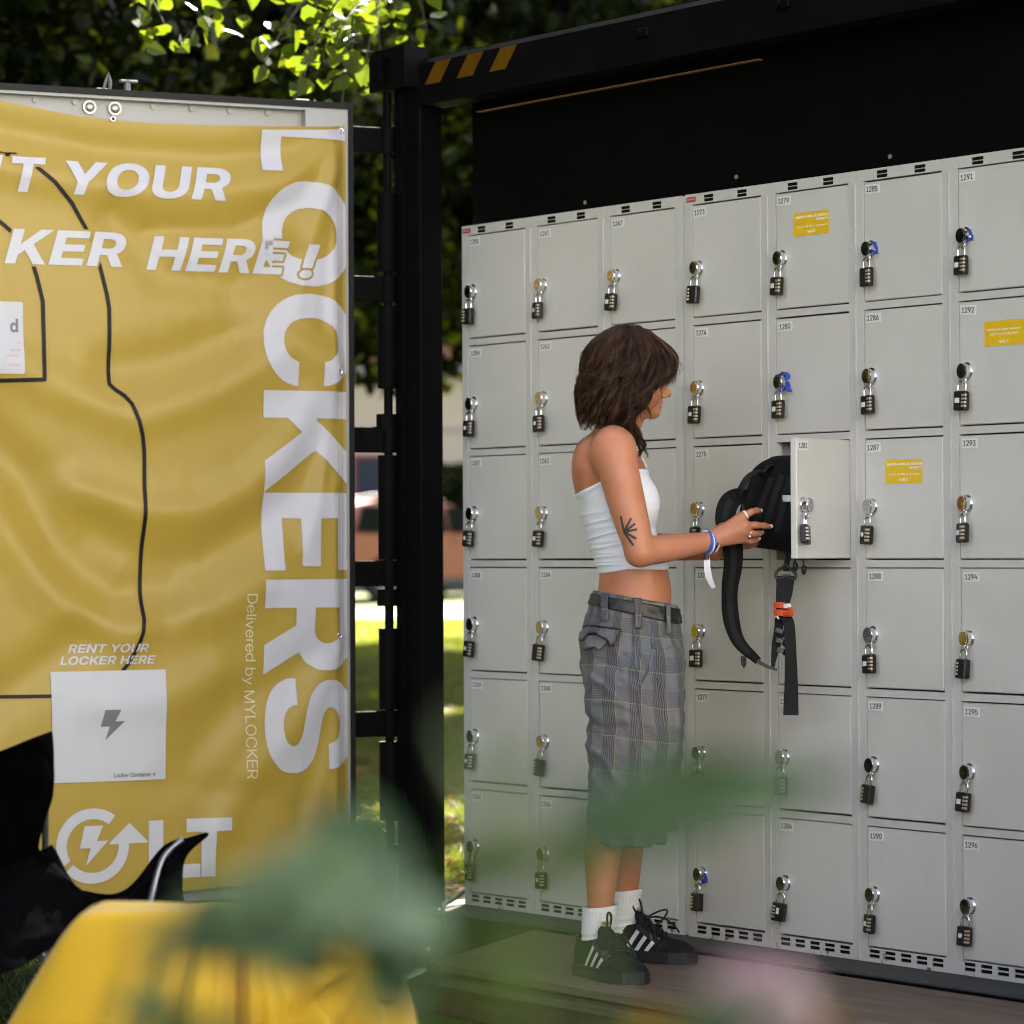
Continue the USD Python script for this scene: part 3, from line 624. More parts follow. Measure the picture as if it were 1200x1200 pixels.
def cloth_h(s, t):
    h = .034 + 0.010 * np.sin(np.clip((s - .13) / 1.1, 0, 1) * np.pi)
    for pl, w, a in FOLDS: h = h + 1.15 * a * np.exp(-(_seg_d(s, t, pl) / (1.2 * w)) ** 2)
    n = meshkit.fbm(np.stack([s * 4, t * 4, s * 0 + 3.1], -1), 3, 5) - .5
    h = h + .006 * n + .0009 * (meshkit.noise(np.stack([s * 40, t * 22, s * 0], -1), 8) - .5)
    return np.maximum(h * np.clip((s - .132) / .05, .25, 1), .004)
def ban_top(s): return np.interp(s, [.13, .145, .20, .38, .55, .75, .95, 1.16, 1.26], [2.272, 2.270, 2.262, 2.2515, 2.2495, 2.254, 2.268, 2.2935, 2.305])
def ban_map(v2, off):
    s, t = v2[:, 0], v2[:, 1]
    return D0 + s[:, None] * DD + (cloth_h(s, t) + off)[:, None] * DN + t[:, None] * A([0, 0, 1.0])
mat('banner_yellow', (0.385, 0.262, 0.038), 0.42, bump=.03, bscale=500, bdist=.002, spec=.45, var=.05, vscale=4)
mat('banner_white', (0.52, 0.515, 0.56), 0.42, bump=.03, bscale=500, bdist=.002, spec=.45)
mat('banner_line', (0.006, 0.0055, 0.0065), 0.5, spec=.25)
mat('card_white', (.50, .505, .54), .5)
mat('banner_light', (0.70, 0.64, 0.46), 0.45)
mat('print_pink', (0.55, 0.38, 0.38), 0.5)
mat('print_grey', (0.16, 0.15, 0.15), 0.5)
ban = thing('banner', 'large yellow vinyl banner with white LOCKERS lettering hung over the container door', 'banner')
S0, S1, T0 = .1365, 1.255, .093
ns, nt = 170, 300
g1, g2 = np.meshgrid(np.linspace(0, 1, ns), np.linspace(0, 1, nt), indexing='ij')
ss = S0 + (S1 - S0) * g1; tt = T0 + .008 * np.sin(ss * 5) + g2 * (ban_top(ss) - T0)
V = ban_map(np.c_[ss.ravel(), tt.ravel()], 0.0)
i = (np.arange(ns - 1)[:, None] * nt + np.arange(nt - 1)).ravel()
F = np.vstack([np.c_[i, i + nt + 1, i + nt], np.c_[i, i + 1, i + nt + 1]])
n0 = np.cross(V[F[0][1]] - V[F[0][0]], V[F[0][2]] - V[F[0][0]])
if n0 @ DN < 0: F = F[:, ::-1]
Vb = V - DN * .0012
Fb = F[:, ::-1] + len(V)
rim = []
for k in range(ns - 1): a, b = k * nt + nt - 1, (k + 1) * nt + nt - 1; rim += [[a, b, b + len(V)], [a, b + len(V), a + len(V)]]
obj('cloth', trimesh.Trimesh(np.vstack([V, Vb]), np.vstack([F, Fb, rim]), process=False), 'banner_yellow', ban, smooth=60)
CLIP = Polygon([(s, float(ban_top(s)) - .002) for s in np.linspace(S0 + .001, S1 - .002, 40)] + [(S1 - .002, .105), (S0 + .001, .105)])
def printed(name, poly, off, m, parent=ban, grid=.012):
    """a flat print that follows the cloth: cut by a fine grid, then laid on the folds"""
    poly = poly.buffer(0).intersection(CLIP)
    if poly.is_empty: return
    a, b, c, d = poly.bounds; V, F, o = [], [], 0
    from shapely import prepared
    pp = prepared.prep(poly)
    for x in np.arange(math.floor(a / grid), math.ceil(c / grid)):
        for y in np.arange(math.floor(b / grid), math.ceil(d / grid)):
            cell = sbox(x * grid, y * grid, (x + 1) * grid, (y + 1) * grid)
            if pp.contains(cell): q = cell
            elif pp.intersects(cell): q = poly.intersection(cell)
            else: continue
            for g in getattr(q, 'geoms', [q]):
                if g.geom_type != 'Polygon' or g.area < 1e-8: continue
                v, f = trimesh.creation.triangulate_polygon(g, engine='earcut')
                V.append(v); F.append(f + o); o += len(v)
    v2 = np.vstack(V); f = np.vstack(F); P = ban_map(v2, off)
    nn = np.cross(P[f[:, 1]] - P[f[:, 0]], P[f[:, 2]] - P[f[:, 0]]) @ DN
    f[nn < 0] = f[nn < 0][:, ::-1]
    mm = trimesh.Trimesh(P, f, process=False); mm.merge_vertices(digits_vertex=6)
    return obj(name, mm, m, parent, smooth=60)
def flip(p): return affinity.scale(p, -1, 1, origin=(0, 0))       # text runs towards smaller s
def line_text(tx, sl, sr, tb, tc, weight=800, shear=.0, clip_from=None):
    p = text_poly(tx, weight, 200)
    if shear: p = affinity.skew(p, xs=math.degrees(math.atan(shear)), origin=(0, 0))
    p = fit_poly(p, -sl, -sr, tb, tc)
    return flip(p)
OFF = .0030
# outline of a big backpack drawn on the cloth (behind the words)
o = [(1.25, 2.155), (1.1595, 2.1416), (1.1304, 2.143), (1.0721, 2.1102), (1.02, 2.07), (.9695, 2.0149), (.9228, 1.9404), (.9081, 1.9099), (.886, 1.8366), (.868, 1.765), (.8615, 1.7274), (.8597, 1.62), (.8597, 1.515), (.845, 1.50), (.82, 1.483), (.80, 1.46), (.78, 1.41), (.7678, 1.3697), (.762, 1.33), (.7605, 1.29), (.763, 1.1), (.7671, .8588), (.772, .82), (.7874, .7752), (.81, .735), (.835, .705)]
inn = [(1.25, 2.01), (1.1601, 1.948), (1.1069, 1.9027), (1.085, 1.86), (1.0682, 1.8093), (1.056, 1.76), (1.0513, 1.7387), (1.049, 1.63), (1.0519, 1.523), (1.25, 1.515)]
words1 = unary_union([line_text('YOUR', .986, .5033, 2.037, 2.1345, 800, .22), line_text('T', 1.1426, 1.0428, 2.040, 2.137, 800, .16), line_text('REN', 1.53, 1.165, 2.040, 2.139, 800, .22)])
words2 = unary_union([line_text('KER', 1.160, .806, 1.842, 1.939, 800, .22), line_text('LOC', 1.55, 1.18, 1.842, 1.939, 800, .22), line_text('HERE', .7486, .318, 1.838, 1.934, 800, .22), line_text('!', .292, .226, 1.828, 1.926, 800, .22)])
LK = []
for ch, (t1, t0) in zip('LOCKERS', ((2.288, 2.133), (2.107, 1.806), (1.784, 1.519), (1.5055, 1.215), (1.2135, .9915), (.9655, .695), (.6835, .412))):
    p = fit_poly(text_poly(ch, 800, 260), 0, 1, 0, 1)
    # letters stand on the line s = .405, tops towards the hinge, reading downwards
    LK.append(affinity.affine_transform(p, [0, -.292, t0 - t1, 0, .405, t1]))
big = unary_union(LK)
halo = words2.buffer(.006, join_style=1)
printed('outline_drawing', unary_union([LineString(o).buffer(.0056, join_style=1), LineString(inn).buffer(.0056), LineString([(1.25, .65), (1.03, .649)]).buffer(.005)]).difference(words1.buffer(.007)).difference(halo), OFF, 'banner_line')
printed('big_lettering', big.difference(halo.intersection(sbox(0, 1.7, .37, 2.0))), OFF, 'banner_white')
printed('headline_text', words1, OFF, 'banner_white'); printed('headline_text', words2, OFF, 'banner_white')
sm = fit_poly(text_poly('Delivered by MYLOCKER', 300, 120), 0, 1, 0, 1)
printed('small_text', affinity.affine_transform(sm, [0, -.040, .4025 - .9252, 0, .4700, .9252]), OFF, 'banner_light')
printed('rent_text', line_text('RENT YOUR', .979, .752, .7665, .7905, 700, .22), OFF, 'banner_white')
printed('rent_text', line_text('LOCKER HERE', 1.002, .730, .7335, .7575, 700, .22), OFF, 'banner_white')
card = printed('white_card', Polygon([(1.030, .7155), (.7022, .7165), (.7005, .4085), (1.028, .4085)]), OFF + .001, 'card_white')
bolt = Polygon([(.03, .5), (-.33, .5), (-.5, -.05), (-.12, -.05), (-.30, -.5), (.5, .12), (.10, .12), (.33, .5)])
def bolt_at(s, t, w, h): return affinity.affine_transform(bolt, [-w, 0, 0, h, s, t])
printed('bolt_mark', bolt_at(.857, .565, .07, .085), OFF + .0016, 'print_grey')
printed('card_text', line_text('Locker Container 4', .8534, .7309, .4185, .4305, 600, .2), OFF + .0016, 'label_ink')
# round arrow logo and letters
lc = Point(.9135, .2304)
ring = lc.buffer(.1045, 48).difference(lc.buffer(.0745, 48))
wedge1 = Polygon([(.9135, .2304), (.78, .40), (.74, .255), (.80, .245)]); wedge2 = Polygon([(.9135, .2304), (1.06, .10), (1.10, .215), (1.02, .21)])
logo = unary_union([ring.difference(wedge1).difference(wedge2), Polygon([(.862, .236), (.757, .236), (.8075, .287)]).buffer(.003), Polygon([(1.045, .214), (.955, .214), (1.0, .178)]).buffer(.003).difference(lc.buffer(.0745)), bolt_at(.9100, .2304, .082, .112)])
printed('round_logo', logo, OFF, 'banner_white')
printed('logo_letter', unary_union([sbox(.7087, .130, .7515, .2945), sbox(.60, .130, .7515, .168)]), OFF, 'banner_white')
printed('logo_letter', unary_union([sbox(.5079, .258, .6405, .2955), sbox(.5545, .130, .5970, .27)]), OFF, 'banner_white')
printed('logo_letter', Polygon([(1.25, .2955), (1.205, .2955), (1.15, .175), (1.095, .2955), (1.052, .2955), (1.13, .130), (1.17, .130)]), OFF, 'banner_white')
# printed phone screen at the left border
ph = printed('screen_print', sbox(1.1075, 1.537, 1.25, 1.737).buffer(-.006).buffer(.006), OFF, 'card_white')
printed('screen_text', line_text('d', 1.145, 1.122, 1.652, 1.690, 800), OFF + .0008, 'print_grey')
printed('screen_text', unary_union([sbox(1.118, 1.60, 1.15, 1.606), sbox(1.125, 1.585, 1.158, 1.590), sbox(1.115, 1.622, 1.128, 1.626), sbox(1.118, 1.56, 1.15, 1.564)]), OFF + .0008, 'print_pink')
mat('banner_seam', (.36, .29, .13), .5)
printed('hem_seam', unary_union([sbox(.1655, .11, .1672, 2.235), sbox(.152, .11, .1532, 2.235)]), OFF + .0004, 'banner_seam')
for (s, t) in ((.1714, 1.5612), (.1747, .8017), (.150, 2.262), (.848, 2.2555)):
    p = ban_map(A([[s, t]]), .002)[0]
    rg = trimesh.creation.torus(.0065, .0028, 20, 8); z = A([0, 0, 1.0]); Mx = np.eye(4); Mx[:3, 0] = DD; Mx[:3, 1] = np.cross(DN, DD); Mx[:3, 2] = DN; Mx[:3, 3] = p
    rg.apply_transform(Mx); hole = cyl(p - DN * .001, p + DN * .0006, .0058, 14)
    gm = obj('grommet', rg, 'chrome', ban, smooth=True); obj('grommet_hole', hole, 'label_ink', gm)
# ------------------------------------------------------------------ the person
DC = 8.03
EX = A([RIGHT[0], RIGHT[1], 0]); EX /= np.linalg.norm(EX); EY = A([-EX[1], EX[0], 0]); EZ = A([0, 0, 1.0])
_o = at(743, 1146, DC); PO = A([_o[0], _o[1], 0.0])
def L(u, v, dy=0.0):
    """body coordinates (forward, left, up) of the point seen at pixel (u, v), dy metres behind the body's middle plane"""
    w = at(u, v, DC + dy) - PO; return A([w @ EX, w @ EY, w[2]])
def Lx(u, v): return L(u, v)[0]
def Lz(u, v): return L(u, v)[2]
def to_world(m):
    v = A(m.vertices); return trimesh.Trimesh(PO + v[:, :1] * EX + v[:, 1:2] * EY + v[:, 2:3] * EZ, m.faces, process=False)
from scipy.interpolate import PchipInterpolator
class Sect:
    """stack of elliptical sections given as (v, u left, u right, half width, y centre)"""
    def __init__(s, rows, p=2.0):
        rows = sorted(rows, key=lambda r: -r[0]); z = A([Lz((r[1] + r[2]) / 2, r[0]) for r in rows]); xl = A([Lx(r[1], r[0]) for r in rows]); xr = A([Lx(r[2], r[0]) for r in rows])
        s.z0, s.z1 = z[0], z[-1]; s.c, s.r = PchipInterpolator(z, (xl + xr) / 2), PchipInterpolator(z, (xr - xl) / 2); s.w = PchipInterpolator(z, A([r[3] for r in rows])); s.y = PchipInterpolator(z, A([r[4] if len(r) > 4 else 0.0 for r in rows])); s.p = p
    def __call__(s, p, k=0.02, grow=0.0):
        z = np.clip(p[:, 2], s.z0, s.z1); rx, ry = s.r(z) + grow, s.w(z) + grow
        qx, qy = (p[:, 0] - s.c(z)), (p[:, 1] - s.y(z)); a, b = np.abs(qx) / rx, np.abs(qy) / ry
        k0 = (a ** s.p + b ** s.p + 1e-12) ** (1 / s.p); k1 = np.sqrt((qx / rx ** 2) ** 2 + (qy / ry ** 2) ** 2 + 1e-9)
        d = k0 * (k0 - 1) / np.where(k0 > 1e-3, k1 * k0 / np.maximum(np.hypot(qx / rx, qy / ry), 1e-6), 1)
        d = np.where(k0 < .3, -np.minimum(rx, ry) * .7, d)
        return smax(d, np.abs(p[:, 2] - (s.z0 + s.z1) / 2) - (s.z1 - s.z0) / 2, k)
torso_s = Sect([(506, 692, 738, .075), (514, 682, 744, .115), (530, 674, 750, .14), (550, 671.5, 757, .145), (570, 673, 764, .142), (585, 675.5, 769, .138), (600, 680, 768, .132), (618, 686, 767, .125), (640, 693, 773, .118), (655, 698, 779, .116), (668, 702, 782.5, .115), (685, 702, 786, .12), (700, 700, 787, .128), (725, 697, 784, .132), (760, 696, 780, .132), (800, 700, 772, .12), (830, 706, 765, .10)], 2.3)
R_SH, R_EL, R_WR = L(718, 527, -.165), L(750, 648, -.215), L(829, 635, -.10)
L_SH, L_EL, L_WR = L(722, 527, .165), L(752, 640, .20), L(838, 645, .015)
def limb(p, pts, rs, n=9):
    """one limb: radius runs smoothly along a curved axis"""
    P = A(pts, float); t = np.linspace(0, 1, len(P)); tt = np.linspace(0, 1, n); Q = np.stack([PchipInterpolator(t, P[:, k])(tt) for k in range(3)], 1); R_ = PchipInterpolator(t, A(rs))(tt)
    d = cap(p, Q[0], Q[1], R_[0], R_[1])
    for i in range(1, n - 1): d = np.minimum(d, cap(p, Q[i], Q[i + 1], R_[i], R_[i + 1]))
    return d
def arm(p, SH, EL, WR, s):
    d = ell(p, SH + A([0, .005 * s, -.004]), (.054, .05, .058))
    d = smin(d, limb(p, [SH + A([.006, 0, -.01]), SH + (EL - SH) * .33, SH + (EL - SH) * .66, EL + A([0, 0, .004])], [.0505, .0485, .0435, .0355], 8), .02)
    d = smin(d, limb(p, [EL + A([-.002, 0, 0]), EL + (WR - EL) * .3 + A([0, 0, .001]), EL + (WR - EL) * .68, WR], [.0335, .0350, .0292, .0248], 8), .014)
    return d
def chain(p, pts, rs, k=.004):
    d = None
    for i in range(len(pts) - 1):
        c = cap(p, pts[i], pts[i + 1], rs[i], rs[i + 1]); d = c if d is None else smin(d, c, k)
    return d
def Z3(x, y, dy): return L(800 + x / 7.5, 540 + y / 7.5, dy)        # from the enlarged hand
HAND_R = dict(
    index=([Z3(470, 520, -.088), Z3(530, 487, -.090), Z3(603, 449, -.082), Z3(650, 437, -.068), Z3(681, 441, -.058)], [.011, .0105, .0086, .0078, .0062]),
    middle=([Z3(480, 560, -.096), Z3(552, 568, -.098), Z3(640, 566, -.094), Z3(715, 570, -.078), Z3(768, 578, -.066)], [.011, .0105, .0086, .0078, .0064]),
    ring=([Z3(480, 610, -.094), Z3(556, 626, -.096), Z3(625, 642, -.088), Z3(668, 640, -.072), Z3(694, 634, -.058)], [.0108, .010, .0082, .0074, .006]),
    little=([Z3(470, 655, -.086), Z3(540, 684, -.086), Z3(590, 706, -.078), Z3(632, 703, -.064), Z3(664, 690, -.052)], [.0102, .009, .0074, .0068, .0056]),
    thumb=([Z3(350, 600, -.075), Z3(420, 560, -.055), Z3(500, 520, -.035), Z3(560, 500, -.022)], [.013, .012, .0098, .0075]))
HAND_L = dict(
    index=([Z3(450, 660, .01), Z3(520, 690, .012), Z3(600, 700, .02), Z3(665, 690, .03)], [.011, .010, .0085, .0065]),
    middle=([Z3(450, 690, .018), Z3(520, 715, .022), Z3(600, 730, .03), Z3(650, 728, .045)], [.011, .010, .0085, .0065]),
    ring=([Z3(440, 710, .028), Z3(510, 735, .034), Z3(575, 750, .045), Z3(620, 745, .06)], [.0105, .0095, .008, .006]),
    little=([Z3(430, 715, .04), Z3(490, 742, .05), Z3(540, 755, .06), Z3(580, 750, .072)], [.010, .0085, .007, .0055]),
    thumb=([Z3(360, 690, .0), Z3(430, 660, -.012), Z3(500, 640, -.014), Z3(560, 640, -.008)], [.012, .011, .009, .007]))
def hand(p, H, WR, s):
    pal = None
    for n in ('index', 'middle', 'ring', 'little'):
        c = cap(p, WR + (H[n][0][0] - WR) * .12, H[n][0][1], .0185 if n != 'little' else .0165, .0118); pal = c if pal is None else smin(pal, c, .012)
    d = smin(pal, cap(p, WR, H['thumb'][0][0], .021, .015), .012)
    for n in H: d = smin(d, chain(p, *H[n]), .0045 if n != 'thumb' else .008)
    return d
def head(p):
    d = ell(p, L(731, 436), (.094, .074, .100))
    d = smin(d, ell(p, L(750, 446), (.060, .064, .088)), .03)                       # face block
    for s in (-1, 1):
        d = smin(d, cap(p, L(764, 482, .010 * s), L(736, 470, .047 * s), .0155, .022), .018)   # jaw
        d = smin(d, ell(p, L(761, 461, .036 * s), (.022, .022, .022)), .02)        # cheek
    d = smin(d, ell(p, L(766.2, 484), (.0125, .018, .0125)), .012)                  # chin
    d = smin(d, ell(p, L(766, 472.5), (.020, .022, .016)), .012)                    # mouth mound
    d = smin(d, cap(p, L(769, 440, -.022), L(769, 440, .022), .0125), .014)         # brow
    for s in (-1, 1): d = smax(d, -ell(p, L(781, 447.5, .030 * s), (.015, .0165, .010)), .012)
    d = smin(d, cap(p, L(774, 445), L(781.6, 460.5), .0072, .0092), .008)           # nose
    d = smin(d, ell(p, L(782.7, 461.8), (.0102, .0105, .0085)), .005)
    for s in (-1, 1): d = smin(d, ell(p, L(778.2, 464.2, .0105 * s), (.0085, .0062, .0062)), .004)
    for s in (-1, 1): d = smax(d, -ell(p, L(780.5, 467.2, .006 * s), (.004, .003, .003)), .003)
    d = smin(d, lips(p), .0025)
    d = smax(d, -cap(p, L(779.5, 473.6, -.02), L(779.5, 473.6, .02), .0026), .002)  # mouth line
    for s in (-1, 1): d = smin(d, ell(p, L(727, 450, .077 * s), (.018, .008, .028), roty(12)), .006)   # ears, under the hair
    return d
def lips(p):
    up = smin(cap(p, L(774.8, 470.9, -.007), L(768, 472.6, -.024), .0048, .0022), cap(p, L(774.8, 470.9, .007), L(768, 472.6, .024), .0048, .0022), .003)
    up = smin(up, cap(p, L(774.8, 470.9, -.007), L(774.8, 470.9, .007), .0048), .002)
    lo = smin(cap(p, L(773.3, 476.2, -.007), L(767, 474.0, -.022), .0058, .0022), cap(p, L(773.3, 476.2, .007), L(767, 474.0, .022), .0058, .0022), .003)
    lo = smin(lo, cap(p, L(773.3, 476.2, -.007), L(773.3, 476.2, .007), .0058), .002)
    return np.minimum(up, lo)
NEAR_ANK, FAR_ANK = L(698, 1108, -.165), L(728.5, 1095, .14)
NEAR_KNEE, FAR_KNEE = L(717, 935, -.125), L(742, 930, .12)
NEAR_HIP, FAR_HIP = L(735, 760, -.085), L(742, 760, .085)
def leg(p, H, K, N):
    return limb(p, [H, H + (K - H) * .5, K, K + (N - K) * .33 + A([-.009, 0, 0]), K + (N - K) * .70, N], [.068, .058, .047, .0465, .0330, .0275], 15)
def torso(p):
    d = torso_s(p, .03)
    for s in (-1, 1):
        d = smin(d, ell(p, L(752, 590, .065 * s), (.040, .058, .055)), .03)         # bust
        d = smin(d, cap(p, L(722, 510, .04 * s), L(718, 519, .13 * s), .030, .040), .035)   # trapezius
        d = smin(d, ell(p, L(689, 548, .085 * s), (.035, .05, .07)), .03)
        d = smin(d, cap(p, L(746, 524, .015 * s), L(732, 516, .14 * s), .010, .010), .016)  # collar bone
    return d
b_torso = near(torso, [L(665, 500, -.2), L(800, 835, .2)], .13)
b_neck = near(lambda p: cap(p, L(721, 512), L(737, 474), .052, .049), [L(721, 512), L(737, 474)], .17)
b_head = near(head, [L(684, 500, -.08), L(790, 380, .08)], .11)
b_arms = [near(lambda p, q=q: arm(p, *q), q[:3], .17) for q in ((R_SH, R_EL, R_WR, -1), (L_SH, L_EL, L_WR, 1))]
b_hands = [near(lambda p, H=H, W_=W_: hand(p, H, W_, 1), [W_] + [k for n in H for k in H[n][0]], .10) for H, W_ in ((HAND_R, R_WR), (HAND_L, L_WR))]
b_legs = [near(lambda p, q=q: leg(p, *q), q, .18) for q in ((NEAR_HIP, NEAR_KNEE, NEAR_ANK), (FAR_HIP, FAR_KNEE, FAR_ANK))]
def body(p):
    d = smin(b_torso(p), b_neck(p), .03); d = smin(d, b_head(p), .014)
    for b in b_arms: d = smin(d, b(p), .034)
    for b in b_hands: d = smin(d, b(p), .008)
    for b in b_legs: d = smin(d, b(p), .025)
    return d
MATS['skin'] = usdkit.material(stage, '/World/Looks/skin', {
    'g': ('geometry', {}), 'n': ('noise_texture', {'scale': 9, 'detail': 5, 'roughness': .6}), 'n2': ('noise_texture', {'scale': 420, 'detail': 3}), 'n3': ('noise_texture', {'scale': 90, 'detail': 3}),
    'r': ('rgb_ramp', {'ramp': [(.30, (.39, .140, .070)), (.46, (.475, .184, .094)), (.56, (.495, .198, .104)), (.72, (.545, .21, .126))]}),
    'm': ('mix', {'mix_type': 'multiply', 'fac': .16}), 'b': ('bump', {'strength': .12, 'distance': .002}),
    'p': ('principled_bsdf', {'roughness': .46, 'specular_ior_level': .42, 'subsurface_weight': .12, 'subsurface_scale': .006, 'subsurface_radius': (1.0, .35, .18)})},
    [('g.position', 'n.vector'), ('g.position', 'n2.vector'), ('g.position', 'n3.vector'), ('n.fac', 'r.fac'), ('r.color', 'm.color1'), ('n3.color', 'm.color2'), ('m.color', 'p.base_color'), ('n2.fac', 'b.height'), ('b.normal', 'p.normal')], surface='p.BSDF')
mat('lip', (.40, .165, .125), .42); mat('nail_white', (.8, .78, .76), .25); mat('ink', (.035, .03, .032), .6); mat('eye_white', (.7, .68, .66), .2); mat('eye_iris', (.06, .035, .02), .15)
mat('top_white', (.80, .81, .88), .75, bump=.10, bscale=900, bdist=.001, sheen=.1); mat('sock_white', (.74, .73, .74), .85, bump=.2, bscale=500, bdist=.001)
mat('leather_black', (.012, .011, .011), .42, bump=.15, bscale=260, bdist=.002, rvar=.1, vscale=40)
mat('suede_black', (.010, .0098, .0098), .85, bump=.3, bscale=300, bdist=.002, spec=.25); mat('sole_black', (.013, .013, .0135), .55, bump=.08, bscale=200)
mat('shoe_white', (.62, .60, .59), .5, bump=.1, bscale=200, var=.08, vscale=60); mat('lace_black', (.010, .010, .010), .85); mat('gold_print', (.75, .52, .12), .35, metal=.8)
mat('ring_silver', (.8, .79, .78), .15, metal=1.0); mat('bead_white', (.75, .72, .68), .35); mat('band_bright_blue', (.02, .10, .55), .35); mat('ribbon_white', (.78, .78, .84), .7)
# plaid cotton: check bands, fine lines and a yellow over-check laid along the cloth (st in metres)
def _grid(axis, period, width, shift=0.0): return {f'a{axis}': ('math', {'math_type': 'add', 'value2': shift})}
MATS['plaid'] = usdkit.material(stage, '/World/Looks/plaid', {
    'uv': ('uvmap', {}), 'wob': ('noise_texture', {'scale': 16, 'detail': 2}), 'ws': ('vector_math', {'math_type': 'scale', 'scale': .012}), 'wa': ('vector_math', {'math_type': 'add'}), 'x': ('separate_xyz', {}),
    # yellow lines
    'yx': ('math', {'math_type': 'pingpong', 'value2': .0325}), 'yxl': ('map_range', {'from_min': .0003, 'from_max': .0013, 'to_min': 1, 'to_max': 0, 'clamp': True}),
    'yy': ('math', {'math_type': 'pingpong', 'value2': .0420}), 'yyl': ('map_range', {'from_min': .0003, 'from_max': .0013, 'to_min': 1, 'to_max': 0, 'clamp': True}),
    'ym': ('math', {'math_type': 'maximum'}), 'yk': ('math', {'math_type': 'multiply', 'value2': .75}),
    # fine vertical / horizontal dark lines inside bands
    'fx': ('math', {'math_type': 'pingpong', 'value2': .0022}), 'fxl': ('map_range', {'from_min': .0006, 'from_max': .0015, 'to_min': 1, 'to_max': 0, 'clamp': True}),
    'bx0': ('math', {'math_type': 'add', 'value2': .0165}), 'bx': ('math', {'math_type': 'pingpong', 'value2': .0325}), 'bxl': ('map_range', {'from_min': .0145, 'from_max': .0165, 'to_min': 0, 'to_max': 1, 'clamp': True}), 
    'fy': ('math', {'math_type': 'pingpong', 'value2': .0022}), 'fyl': ('map_range', {'from_min': .0006, 'from_max': .0015, 'to_min': 1, 'to_max': 0, 'clamp': True}),
    'by0': ('math', {'math_type': 'add', 'value2': .021}), 'by': ('math', {'math_type': 'pingpong', 'value2': .0420}), 'byl': ('map_range', {'from_min': .020, 'from_max': .023, 'to_min': 0, 'to_max': 1, 'clamp': True}),
    'vx': ('math', {'math_type': 'multiply'}), 'vy': ('math', {'math_type': 'multiply'}), 'vyk': ('math', {'math_type': 'multiply', 'value2': .55}), 'dk': ('math', {'math_type': 'maximum'}), 'dks': ('math', {'math_type': 'multiply', 'value2': .82}),
    'hx': ('math', {'math_type': 'pingpong', 'value2': .0011}), 'hxl': ('map_range', {'from_min': 0, 'from_max': .0011, 'to_min': .0, 'to_max': .35, 'clamp': True}),
    'c0': ('mix', {'color1': (.165, .163, .172), 'color2': (.072, .072, .080)}), 'c1': ('mix', {'color2': (.018, .017, .022)}), 'c2': ('mix', {'color2': (.30, .255, .10)}),
    'nn': ('noise_texture', {'scale': 7, 'detail': 4}), 'nm': ('mix', {'mix_type': 'overlay', 'fac': .25}), 'bn': ('noise_texture', {'scale': 700, 'detail': 2}), 'b': ('bump', {'strength': .25, 'distance': .001}),
    'p': ('principled_bsdf', {'roughness': .85, 'specular_ior_level': .2, 'sheen_weight': .1})},
    [('uv.UV', 'wob.vector'), ('wob.color', 'ws.vector1'), ('uv.UV', 'wa.vector1'), ('ws.vector', 'wa.vector2'), ('wa.vector', 'x.vector'),
     ('x.x', 'yx.value1'), ('yx.value', 'yxl.value'), ('x.y', 'yy.value1'), ('yy.value', 'yyl.value'), ('yxl.result', 'ym.value1'), ('yyl.result', 'ym.value2'), ('ym.value', 'yk.value1'),
     ('x.x', 'fx.value1'), ('fx.value', 'fxl.value'), ('x.x', 'bx0.value1'), ('bx0.value', 'bx.value1'), ('bx.value', 'bxl.value'), ('x.y', 'fy.value1'), ('fy.value', 'fyl.value'), ('x.y', 'by0.value1'), ('by0.value', 'by.value1'), ('by.value', 'byl.value'),
     ('fxl.result', 'vx.value1'), ('bxl.result', 'vx.value2'), ('fyl.result', 'vy.value1'), ('byl.result', 'vy.value2'), ('vy.value', 'vyk.value1'), ('vx.value', 'dk.value1'), ('vyk.value', 'dk.value2'), ('dk.value', 'dks.value1'),
     ('x.y', 'hx.value1'), ('hx.value', 'hxl.value'), ('hxl.result', 'c0.fac'), ('c0.color', 'c1.color1'), ('dks.value', 'c1.fac'), ('c1.color', 'c2.color1'), ('yk.value', 'c2.fac'),
     ('uv.UV', 'nn.vector'), ('c2.color', 'nm.color1'), ('nn.color', 'nm.color2'), ('nm.color', 'p.base_color'), ('uv.UV', 'bn.vector'), ('bn.fac', 'b.height'), ('b.normal', 'p.normal')], surface='p.BSDF')

per = thing('person', 'person in white tube top and plaid shorts taking the backpack from the open locker', 'person')
lo, hi = L(655, 1120, -.27), L(912, 380, .27)
lo = A([Lx(650, 700), -.30, L(700, 1120)[2]]); hi = A([Lx(912, 600), .30, Lz(740, 378)])
bm = relax(surface_nets(body, lo, hi, .003), 2, .5)
obj('body', to_world(bm), 'skin', per, smooth=True)
lm = surface_nets(lambda p: lips(p) - .0005, L(762, 482, -.03), L(782, 466, .03), .0012, pad=.01)
obj('lips', to_world(relax(lm, 2)), 'lip', per, smooth=True)
for s in (-1, 1):
    e = trimesh.creation.icosphere(3, .0118); e.apply_translation(L(769.5, 448, .030 * s)); ey = obj('eye', to_world(e), 'eye_white', per, smooth=True)
    i = trimesh.creation.icosphere(3, .0062); i.apply_translation(L(772.4, 449, .030 * s)); obj('iris', to_world(i), 'eye_iris', ey, smooth=True)

